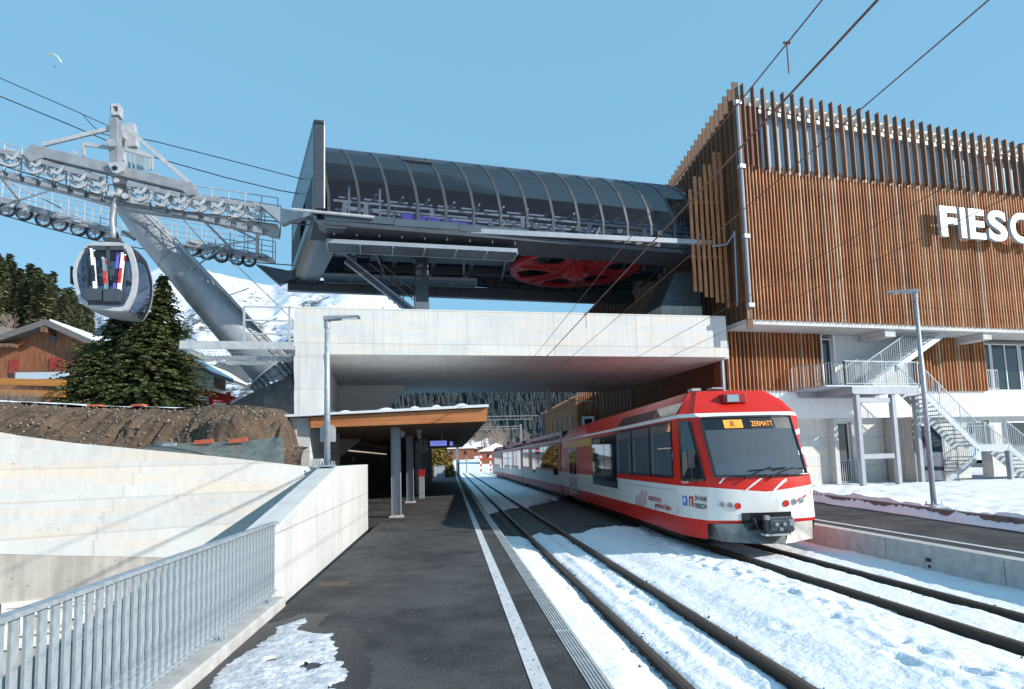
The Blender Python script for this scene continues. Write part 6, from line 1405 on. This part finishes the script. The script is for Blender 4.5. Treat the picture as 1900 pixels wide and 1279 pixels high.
# ---------------------------------------------------------------- earth bank, tarps, boards
YB = 16.9
tops = [(-900, 690), (-60, 744), (0, 748), (60, 750), (120, 753), (180, 757), (250, 758), (300, 759), (330, 760), (362, 756), (385, 753), (440, 752), (500, 756), (520, 770), (533, 800), (540, 830)]
bots = [(-900, 640), (-60, 795), (0, 803), (135, 816), (264, 828), (330, 836), (392, 842), (440, 847), (480, 852), (520, 856), (550, 860), (585, 864), (588, 866)]
na, nr = 420, 60; xs = np.linspace(-900, 560, na); X = np.zeros((na, nr)); Y = X.copy(); Z = X.copy()
for i, x in enumerate(xs):
    yt = np.interp(x, [p[0] for p in tops], [p[1] for p in tops]); yb_ = np.interp(x, [p[0] for p in bots], [p[1] for p in bots])+16
    A_ = ony(x, yb_, 14.6); B_ = ony(x, yt, 16.9)
    for j in range(nr):
        f = j/(nr-4) if j < nr-3 else 1
        p = A_+(B_-A_)*f; p = p.copy(); p[2] += .22*math.sin(math.pi*min(f, 1))
        if j >= nr-3: p = B_+np.array([0, 1.2*(j-nr+4), .02*(j-nr+4)])
        X[i, j], Y[i, j], Z[i, j] = p
msk = np.sin(np.pi*np.clip(np.arange(nr)/(nr-4), 0, 1))[None]
Y += ((fbm(X*1.6, Z*.7, 90, 5)-.5)*.45+(fbm(X*7, Z*2, 92, 4)-.5)*.45+(np.abs(fbm(X*3.6, Z*.35, 95, 4)-.5))*1.0)*msk
Z += (fbm(X*2, Y*2, 93, 4)-.5)*.12
tag(grid_mesh('earth_bank', X, Y, Z, M['soil']), kind='structure')
# snow lid on the bank
xs = np.linspace(-900, 335, 130); X, Y, Z = [np.zeros((130, 8)) for _ in range(3)]
for i, x in enumerate(xs):
    B_ = ony(x, np.interp(x, [p[0] for p in tops], [p[1] for p in tops]), YB)
    for j in range(8): X[i, j], Y[i, j], Z[i, j] = B_[0], B_[1]-.1+j*.9+(.1*math.sin(i*.8) if j == 0 else 0), B_[2]+(.03 if j == 0 else .09+.02*j)
tag(grid_mesh('bank_top_snow', X, Y, Z, M['snow']), kind='structure')
b = MB(); b.quad((-40, 19, 3.35), (-5.5, 19, 3.35), (-5.5, 62, 3.2), (-40, 62, 3.2)); tag(b.build('garden_ground', M['field']), kind='structure')
mound = [(362, 832), (366, 790), (372, 765), (385, 755), (430, 754), (470, 754), (492, 760), (505, 775), (512, 800), (500, 830), (470, 835)]
X, Y = np.meshgrid(np.linspace(-1, 1, 60), np.linspace(-1, 1, 40), indexing='ij'); mc = ony(440, 800, 15.4); rr_ = np.hypot(X, Y)
Zm = mc[2]-.62+1.05*np.clip(1-rr_**3.2, -.6, 1)+(.3*(fbm(X*5, Y*5, 101, 6)-.5)); Xm = mc[0]+X*1.05+.12*(fbm(X*4+9, Y*4, 102, 4)-.5); Ym = mc[1]+Y*1.0
md = grid_mesh('earth_mound', Xm, Ym, Zm, M['soil'], keep=rr_ < 1.05); tag(md, 'rounded mound of dug brown earth at the end of the bank', 'earth mound')
def drape(name, pts_t, pts_b, yt, yb, m, label, cat, seed, amp=.12, n=60, k=16):
    X, Y, Z = [np.zeros((n, k)) for _ in range(3)]
    for i in range(n):
        f = i/(n-1); a = np.array([np.interp(f, np.linspace(0, 1, len(pts_t)), [p[c] for p in pts_t]) for c in (0, 1)]); c = np.array([np.interp(f, np.linspace(0, 1, len(pts_b)), [p[c] for p in pts_b]) for c in (0, 1)])
        A_ = ony(a[0], a[1], yt); B_ = ony(c[0], c[1], yb)
        for j in range(k): g_ = j/(k-1); X[i, j], Y[i, j], Z[i, j] = A_*(1-g_)+B_*g_
    w = fbm(X*2.6, Z*2.2+X, seed, 4)-.5; Y += amp*w*3+amp*.8*np.abs(fbm(X*6, Z*2, seed+2, 3)-.5); Z += amp*(w)*.8
    return tag(grid_mesh(name, X, Y, Z, m), label, cat)
drape('tarpaulin', [(268, 830), (290, 824), (340, 822), (400, 821), (450, 818), (490, 815), (515, 812), (525, 812)], [(270, 836), (330, 842), (392, 850), (440, 856), (480, 862), (515, 866), (525, 870), (527, 872)], 14.5, 13.5, M['tarp'], 'crumpled grey green plastic tarpaulin lying along the slope edge', 'tarpaulin', 110, .09)
drape('tarpaulin', [(425, 752), (455, 735), (490, 718), (520, 705), (546, 690)], [(425, 757), (455, 757), (490, 762), (520, 800), (546, 870)], 19.6, 17.2, M['tarp_d'], 'dark wet tarpaulin hanging from the pier over the earth', 'tarpaulin', 120, .12)
b = MB(); b.quad(ony(520, 700, 17.6), ony(546, 690, 17.4), ony(546, 880, 16.6), ony(515, 800, 16.9)); 
for x0, y0, x1, y1, dep, mm, lb in ((292, 828, 328, 829, 14.35, 'steel_l', 'white board lying on the tarpaulin, leftmost of three'), (361, 824, 396, 823, 14.35, 'orange', 'orange red board lying in the middle of the tarpaulin'), (426, 822, 459, 820, 14.35, 'orange', 'orange red board at the right of the tarpaulin'), (166, 756, 191, 757, 16.8, 'orange', 'left of two reddish boards on the snowy bank edge'), (246, 756, 270, 756, 16.8, 'orange', 'right of two reddish boards on the snowy bank edge')):
    a = ony(x0, y0, dep); c = ony(x1, y1, dep); t = MB(); t.bar(a+[0, -.02, .03], c+[0, -.02, .05], .22 if dep > 16 else .05, .05 if dep > 16 else .09); o = t.build('board', M[mm], bevel=.006); tag(o, lb, 'board', 'boards on the bank and tarpaulin')

# ---------------------------------------------------------------- chalet, fence, trees, red house
YC = 44.
def Q(px, py, y=YC): return ony(px, py, y)
ch = thing('chalet', 'brown boarded chalet with weathered gable roof, red shutters and cream base', 'house', Q(60, 752)*1.0)
pk = Q(83, 592); el_ = Q(-150, 672); er = Q(172, 632); zb = 2.6
wl = Q(-120, 700)[0]; wr = Q(140, 700)[0]
b = MB(); b.prism([(wl, YC+.9, 6.1), (wr, YC+.9, 6.1), (wr, YC+.9, er[2]+.35), (pk[0], YC+.9, pk[2]-.35), (wl, YC+.9, el_[2]+.3)], (0, 9, 0)); b.build('boarded_wall', M['chalet'], ch)
b = MB(); b.box(wl, wr, YC+.95, YC+9.8, zb, 6.1); b.build('base_wall', M['plaster'], ch)
for (a, c, nm) in ((pk, er, 'roof_slope'), (pk, el_, 'roof_slope')):
    b = MB(); b.prism([a, c, c-[0, 0, .38], a-[0, 0, .42]], (0, 11, 0)); r_ = b.build(nm, M['oldwood'], ch)
    if c is el_: continue
    b = MB(); k_ = .14; b.prism([a+(c-a)*.06+[0, .2, .01], c+[0, .2, .01], c+[0, .2, k_], a+(c-a)*.06+[0, .2, k_]], (0, 10.5, 0)); b.build('roof_snow', M['snow'], r_)
b = MB(); b.box(pk[0]-.15, pk[0]+.15, YC-.15, YC+1.2, pk[2]-.9, pk[2]-.55); q = Q(20, 640); b.box(q[0]-1.2, q[0]+.0, YC+.1, YC+1.2, q[2]-.1, q[2]+.12); b.build('purlin', M['slat_d'], ch)
for x0, y0, x1, y1 in ((17, 668, 34, 693), (91, 665, 111, 692)):
    a = Q(x0, y1, YC+.86); c = Q(x1, y0, YC+.86); b = MB(); b.box(a[0], c[0], YC+.82, YC+.895, a[2], c[2]); b.build('shutter', M['shutter'], ch)
a = Q(17, 703, YC+.86); c = Q(34, 693, YC+.86); b = MB(); b.box(a[0], c[0], YC+.83, YC+.895, a[2], c[2]-.02); b.build('window', M['glass_w'], ch)
a = Q(95, 634, YC+.86); c = Q(104, 621, YC+.86); b = MB(); b.box(a[0], c[0], YC+.83, YC+.895, a[2], c[2]); b.build('window', M['glass_w'], ch)
a = Q(38, 706, YC); c = Q(135, 692, YC); b = MB(); b.box(a[0], c[0], YC-.5, YC-.4, a[2], c[2]); b.build('balcony_panel', M['cabin'], ch); b = MB(); b.box(a[0]-.3, c[0], YC-.5, YC-.44, c[2]+.14, c[2]+.2); b.box(a[0]-.1, a[0], YC-.5, YC-.4, a[2], c[2]+.2); b.box(a[0]-.3, c[0], YC-.5, YC+.9, a[2]-.12, a[2]); b.build('balcony_rail', M['slat_d'], ch)
fc = thing('board_fence', 'two thick orange brown fence boards on posts before the chalet', 'fence', ony(50, 745, 24))
for y0, y1 in ((705, 717), (725.5, 737)):
    a = ony(-400, y1-14, 24); c = ony(119, y1, 24); a2 = ony(-400, y0-14, 24); c2 = ony(119, y0, 24); b = MB(); b.prism([a, c, c2, a2], (0, .14, 0)); b.build('rail', M['rail_wood'], fc)
for px in (-180, -40, 105): a = ony(px, 752, 24.15); c = ony(px, 704, 24.15); b = MB(); b.box(a[0]-.06, a[0]+.06, 24.15, 24.28, a[2]-.3, c[2]); b.build('post', M['slat_d'], fc)
def spruce(px, pyb, pyt, D, rpx, seed, label, levels=44, per=13, tw=.20):
    a = ony(px, pyb, D); c = ony(px, pyt, D); h = c[2]-a[2]+.4; t = thing('spruce_tree', label, 'tree', (a[0], a[1], a[2]-.4), 'spruces behind the earth bank'); conifer('crown', h, rpx/F0*D, levels, per, tw, M['needle'], seed, t, droop=.22, dens=1.7, base=.02); return t
spruce(296, 757, 512, 26, 104, 201, 'tall pointed spruce rising right of the gondola cabin', 60, 19, .125)
spruce(222, 757, 572, 28, 142, 202, 'broad spruce whose top is hidden behind the gondola cabin', 50, 24, .14)
spruce(172, 758, 640, 25, 84, 203, 'short bushy spruce at the left beside the fence boards', 34, 20, .12)
spruce(262, 758, 578, 25.5, 110, 204, 'short dense spruce filling the gap between the two taller ones', 36, 20, .12)
b = MB()
V = []; Fs = []; k = 0
for i in range(240):
    px = rg.uniform(-20, 75); p = ony(px, rg.uniform(735, 752), 23+rg.uniform(0, 2))
    for q in range(6): d_ = rg.normal(0, .18, 3); V += [tuple(p), tuple(p+[.008, 0, 0]), tuple(p+d_+[0, 0, .22])]; Fs.append((k, k+1, k+2)); k += 3
me = bpy.data.meshes.new('dry_shrubs'); me.from_pydata(V, [], Fs); me.materials.append(M['barebark']); o = bpy.data.objects.new('dry_shrubs', me); C.objects.link(o); tag(o, 'tangle of dry twigs behind the bank at the fence', 'shrubs', kind='stuff')
rh_ = thing('red_house', 'house with bright red wooden front and snowy eaves behind the spruces', 'house', ony(345, 745, 34))
def R(px, py, y=34.): return ony(px, py, y)
def rbox(x0, y0, x1, y1, d0, d1, nm, m, par=rh_): a = R(x0, y1, d0); c = R(x1, y0, d0); b = MB(); b.box(a[0], c[0], d0, d1, a[2], c[2]); return b.build(nm, m, par)
rbox(326, 657, 355, 672, 34, 34.3, 'balcony_board', M['wred']); rbox(322, 700, 357, 716, 34, 34.3, 'balcony_board', M['wred']); rbox(345, 672, 352, 742, 34.0, 34.25, 'corner_post', M['wred'])
rbox(300, 672, 350, 742, 34.4, 38, 'wall', M['plaster']); rbox(355, 680, 372, 712, 36, 40, 'wall', M['chalet'])
b = MB(); b.prism([R(345, 662, 34.6), R(392, 690, 34.6), R(392, 697, 34.6), R(345, 668, 34.6)], (0, 6, 0)); q = b.build('roof', M['oldwood'], rh_); b = MB(); b.prism([R(350, 661, 34.4), R(392, 687, 34.4), R(392, 690, 34.4), R(350, 664, 34.4)], (0, 6, 0)); b.build('roof_snow', M['snow'], q)
rc = thing('red_canopy', 'low sloping bright red metal canopy on posts beside the red house', 'canopy', R(390, 750, 31))
b = MB(); b.prism([R(353, 714, 31), R(440, 738, 31), R(420, 746, 31), R(350, 728, 31)], (0, .2, 0)); b.build('side_panel', M['wred'], rc); b = MB(); b.prism([R(353, 712, 30.9), R(440, 737, 30.9), R(440, 738.5, 30.9), R(353, 714, 30.9)], (0, 2.4, 0)); b.build('roof', M['snow'], rc)
for x in (362, 392, 424): a = R(x, 752, 30.9); c = R(x, 728, 30.9); b = MB(); b.box(a[0]-.08, a[0]+.08, 30.8, 30.95, a[2], c[2]); b.build('post', M['wred'], rc)
b = MB(); b.bar(R(345, 743, 30.9), R(425, 747, 30.9), .05, .08); b.bar(R(345, 736, 30.9), R(430, 745, 30.9), .04, .05); b.build('hand_rail', M['wred'], rc)
gw = thing('garden_wall', 'low cream rendered garden wall beside the spruces', 'wall', R(350, 755, 27)); a = R(332, 762, 27); c = R(395, 741, 27); b = MB(); b.hexa([(a[0], 27, a[2]-1), (c[0], 27, a[2]-1), (c[0], 27.2, a[2]-1), (a[0], 27.2, a[2]-1), (a[0], 27, c[2]), (c[0], 27, c[2]-.25), (c[0], 27.2, c[2]-.25), (a[0], 27.2, c[2])]); b.build('wall_slab', M['plaster'], gw)

# ---------------------------------------------------------------- wires over the tracks
def wire(label, X_, slope, r, cat='overhead wire', sag=0.):
    z = H+slope*X_; pts = [np.array([X_+sag*0, y, z]) for y in (-3, 10, 24, 40, 60, 97)]
    b = MB(); b.tube(pts, r, 6); o = b.build('overhead_wire', M['wire']); return tag(o, label, cat, 'overhead wires')
wire('overhead wire seen leftmost at the top edge, with the hanging insulator', 3.08, 1.184, .007)
wire('thick rusty overhead wire crossing the building corner', 2.6, 1.03, .009)
wire('overhead wire leaving the top edge farthest right', 4.55, .815, .007)
wire('thin overhead wire crossing above the large white letters', 6.2, .52, .0055)
wire('thin overhead wire passing through the large white letters', 7.0, .44, .0055)
for X_, slp, px, lab in ((3.08, 1.184, 1462, 'small insulator with dropper hanging on the leftmost overhead wire'), (2.6, 1.03, 1087, 'small rusty clamp on the thick overhead wire before the deck')):
    z = H+slp*X_; v = ray(px, 112 if px > 1200 else 587); y_ = X_/(v[0]/v[1]); t = thing('wire_insulator', lab, 'insulator', (X_, y_, z)); b = MB(); b.tube([(X_, y_, z+.0), (X_, y_, z-.28)], .006, 5); b.build('dropper', M['wire'], t); b = MB(); b.tube([(X_-.03, y_, z+.01), (X_+.03, y_, z+.01)], [.010, .014], 8); b.build('clamp', M['wire'], t)
def gantry(y, x0, x1, z, label):
    t = thing('catenary_gantry', label, 'gantry', (x0, y, .2), 'lattice gantries over the tracks'); b = MB()
    for dz in (0, .38): b.bar((x0, y, z+dz), (x1, y, z+dz), .1, .1)
    n = int((x1-x0)/1.1)
    for k in range(n+1): xx = x0+(x1-x0)*k/n; b.bar((xx, y, z), (xx, y, z+.38), .06, .06)
    b.build('lattice_beam', M['steel'], t)
    for xx, nm in ((x0, 'mast'), (x1, 'mast')): b = MB(); b.box(xx-.12, xx+.12, y-.12, y+.12, -.1, z+.7); b.build(nm, M['steel'], t)
    b = MB()
    for xx in (2.4, 6.2): b.tube([(xx, y-.1, z), (xx, y-.1, z-.9), (xx-.9, y-.1, z-1.3)], .03, 6); b.tube([(xx, y-.1, z-.6), (xx-1.2, y-.1, z-.75)], .025, 6)
    b.build('wire_arm', M['dsteel'], t)
gantry(70, .9, 10.3, 6.3, 'nearer lattice gantry whose mast stands before the far timber wing'); gantry(96, 1.0, 10.8, 6.5, 'farther lattice gantry with its mast at the platform end')
pdt = thing('catenary_support', 'catenary drop post with two insulated arms fixed under the overpass', 'catenary support', BR.P(9, 12, 5.8)); b = MB(); p = onz(1018, 724, 5.8)
b.box(p[0]-.12, p[0]+.12, p[1]-.1, p[1]+.1, 4.6, 5.85); b.build('drop_post', M['steel'], pdt); b = MB()
for dx in (-1.9, 1.9): b.tube([(p[0], p[1], 4.9), (p[0]+dx*.5, p[1], 5.25), (p[0]+dx, p[1], 5.1)], .03, 6); b.tube([(p[0]+dx*.5, p[1], 5.25), (p[0], p[1], 5.35)], .025, 6)
b.bar((p[0]-2.6, p[1], 5.12), (p[0]-1.2, p[1], 5.12), .06, .06); b.bar((p[0]+1.2, p[1], 5.14), (p[0]+2.6, p[1], 5.12), .06, .06); b.build('arms', M['galv'], pdt)
# ---------------------------------------------------------------- small far things
sgp = ony(826.5, 838, 74); t = thing('railway_signal', 'black railway signal with a lit red lamp at the platform end', 'signal', (sgp[0], 74, .3)); b = MB(); b.box(sgp[0]-.2, sgp[0]+.2, 74, 74.2, sgp[2]-.5, sgp[2]+.6); b.build('signal_head', M['black'], t); b = MB(); b.disc((sgp[0], 73.98, sgp[2]-.12), (0, 1, 0), .11, .04, 14); b.build('red_lamp', M['signal'], t); b = MB(); b.box(sgp[0]-.06, sgp[0]+.06, 74.05, 74.2, .3, sgp[2]-.5); b.box(sgp[0]-.14, sgp[0]+.14, 74, 74.2, sgp[2]-1.6, sgp[2]-1.0); b.build('post', M['steel'], t)
for px, lab in ((832, 'slim galvanised mast just right of the railway signal'), (848, 'slim galvanised mast behind the canopy end'), (866, 'thin pole standing in the snow field')):
    q = ony(px, 870, 104); t = MB(); t.tube([(q[0], 104, -.3), (q[0], 104, 3.6 if px < 860 else 2.6)], .09, 6); tag(t.build('pole', M['steel']), lab, 'pole', 'poles beyond the platform')
q = ony(845, 715, 200)
for px, py, lab in ((893, 862, 'red and white crossing post nearest the catenary mast'), (911, 862, 'red and white crossing post nearest the train')):
    p = ony(px, 886, 101); t = thing('crossing_post', lab, 'crossing post', (p[0], 101, -.3), 'level crossing posts')
    for k in range(6): b = MB(); b.box(p[0]-.13, p[0]+.13, 101, 101.2, -.3+k*.4, .1+k*.4); b.build('band', M['wred'] if k % 2 else M['ltext'], t)
    b = MB(); b.prism([(p[0]-.45, 100.95, 2.15), (p[0]+.45, 100.95, 2.15), (p[0], 100.95, 2.9)], (0, .05, 0)); b.build('warning_triangle', M['wred'], t); b = MB(); b.prism([(p[0]-.27, 100.94, 2.24), (p[0]+.27, 100.94, 2.24), (p[0], 100.94, 2.7)], (0, .008, 0)); b.build('triangle_field', M['ltext'], t)
hd = thing('hedge', 'yellow brown clipped hedge at the platform end', 'hedge', (-2.2, 66, .3)); g_ = np.random.default_rng(77); V = []; Fs = []; k = 0
for i in range(7000):
    a_, e_ = g_.uniform(0, 6.28), g_.uniform(-.2, 1.5); ra = g_.uniform(.75, 1.05); c_ = np.array([math.cos(a_)*math.cos(e_)*1.6*ra, math.sin(a_)*math.cos(e_)*3*ra, .1+math.sin(max(e_, 0))*2.9*ra]); d_ = g_.normal(0, .13, (3, 3)); 
    for r_ in d_: V.append(tuple(c_+r_))
    Fs.append((k, k+1, k+2)); k += 3
me = bpy.data.meshes.new('foliage'); me.from_pydata(V, [], Fs); me.materials.append(M['hedge']); o = bpy.data.objects.new('foliage', me); C.objects.link(o); o.parent = hd; q = ony(812, 870, 66); hd.location = (q[0], 66, .3)
b = MB(); b.tube([(q[0], 66, .2), (q[0], 66, 1.8)], .1, 6); b.build('stem', M['bark'], hd)
q = ony(815, 880, 60); t = thing('utility_cabinet', 'blue grey utility cabinet in front of the hedge', 'cabinet', (q[0], 60, .35)); b = MB(); b.box(q[0]-.5, q[0]+.5, 60, 60.6, .35, 1.45); b.build('body', M['cabin'], t, bevel=.02); b = MB(); b.box(q[0]-.53, q[0]+.53, 59.97, 60.63, 1.452, 1.52); b.build('lid', M['galv'], t)
def cottage(px, D, w, h, label, m='chalet'):
    v = ray(px, 850); x = v[0]/v[1]*D; z = float(vz(np.array(x), np.array(D))); t = thing('cottage', label, 'house', (x, D, z), 'far village houses')
    b = MB(); b.box(x-w/2, x+w/2, D, D+w, z-1, z+h); b.build('wall', M[m], t); b = MB(); b.prism([(x-w*.62, D-.6, z+h*.92), (x+w*.62, D-.6, z+h*.92), (x, D-.6, z+h*1.5)], (0, w+1.2, 0)); b.build('roof', M['snow'], t)
    b = MB()
    for k in (-.25, .2): b.box(x+w*k-.4, x+w*k+.4, D-.06, D, z+h*.4, z+h*.7)
    b.build('window', M['glass_w'], t)
cottage(852, 190, 9, 3.6, 'brown far cottage with snow roof just right of the canopy end'); cottage(872, 260, 10, 4, 'cream far cottage behind the thin pole', 'plaster'); cottage(893, 230, 8, 3.5, 'brown far cottage behind the catenary mast'); cottage(908, 300, 11, 4.5, 'red far cottage high beside the bare grove', 'wred'); cottage(862, 330, 9, 4, 'small dark cottage highest in the far village'); cottage(921, 150, 7, 3.2, 'brown shed with snow roof beside the rear of the train')
# ---------------------------------------------------------------- paraglider
D = 320.; pc = ony(102, 110, D); pgt = thing('paraglider', 'tiny pale yellow paraglider wing high in the left of the sky', 'paraglider', pc); b = MB(); rows = []
ptsp = [(89, 103), (92, 100.5), (97, 100.5), (103, 103), (108, 107), (112, 112), (114.5, 117)]
for k, (x, y) in enumerate(ptsp): p = ony(x, y, D); w = 1.0-.5*abs(k-3)/3; rows.append([p+[0, -w, 0], p+[0, -w*.3, .38], p+[0, w, .2], p+[0, 0, -.12]])
b.strip(rows, True); b.build('wing', mat('wing_cloth', (.55, .55, .30), (.75, .72, .45), .3, .7), pgt); ps = ony(101, 124, D); b = MB()
for k in (0, 2, 4, 6): p = ony(*ptsp[k], D); b.tube([p, ps], .012, 3)
b.build('lines', M['cable'], pgt)
pr = thing('person', 'tiny dark clothed paraglider pilot hanging under the wing', 'person', ps); b = MB(); b.tube([ps+[-.55, 0, -.25], ps+[-.2, 0, -.35], ps+[.05, 0, -.3], ps+[.12, 0, .0], ps+[.1, 0, .35], ps+[.1, 0, .48], ps+[.1, 0, .56], ps+[.1, 0, .72], ps+[.1, 0, .78]], [.07, .12, .17, .2, .2, .07, .11, .12, .05], 10); b.build('body', M['cable'], pr, smooth=True)

# ---------------------------------------------------------------- loose stones
def stones(name, P, smin, smax, m, label, seed):
    g_ = np.random.default_rng(seed); V = []; Fs = []; k = 0
    base = np.array([(1, 0, 0), (-1, 0, 0), (0, 1, 0), (0, -1, 0), (0, 0, 1), (0, 0, -1)], float)
    fc_ = [(0, 2, 4), (2, 1, 4), (1, 3, 4), (3, 0, 4), (2, 0, 5), (1, 2, 5), (3, 1, 5), (0, 3, 5)]
    for p in P:
        s = g_.uniform(smin, smax)*g_.uniform(.6, 1.3, 3); V += [tuple(np.array(p)+b_*s*g_.uniform(.7, 1.2)) for b_ in base]; Fs += [tuple(i+k for i in f) for f in fc_]; k += 6
    me = bpy.data.meshes.new(name); me.from_pydata(V, [], Fs); me.materials.append(m); me.update(); o = bpy.data.objects.new(name, me); C.objects.link(o); return tag(o, label, 'stones', kind='stuff')
g_ = np.random.default_rng(31); n_ = 900; y_ = 4.5+30*g_.random(n_)**1.7; kk = g_.integers(0, 4, n_); tx_ = t2x(y_)
x_ = np.choose(kk, [1.97+0*y_, 2.95+0*y_, tx_-.52, tx_+.52])+g_.normal(0, .10, n_); z_ = np.maximum(snow_height(x_, y_), -.14)+.004; P = list(zip(x_, y_, z_))
stones('scattered_ballast', P, .008, .022, M['gravel'], 'small dark ballast stones lying on the snow along the rails', 32)
P = []
ebo = bpy.data.objects['earth_bank'].data
vv = np.array([v.co[:] for v in ebo.vertices]).reshape(na, nr, 3) if len(ebo.vertices) == 420*60 else None
if vv is None: vv = np.array([v.co[:] for v in ebo.vertices]).reshape(420, 60, 3)
for i in range(1500): a_, b_ = g_.integers(120, 419), g_.integers(2, 55); P.append(tuple(vv[a_, b_]+g_.normal(0, .02, 3)))
mdv = np.array([v.co[:] for v in md.data.vertices]); 
for i in range(300): P.append(tuple(mdv[g_.integers(0, len(mdv))]))
stones('bank_stones', P, .012, .05, mat('bank_stone', (.10, .075, .055), (.26, .21, .17), 2, .95), 'small stones and clods stuck in the brown earth bank', 33)
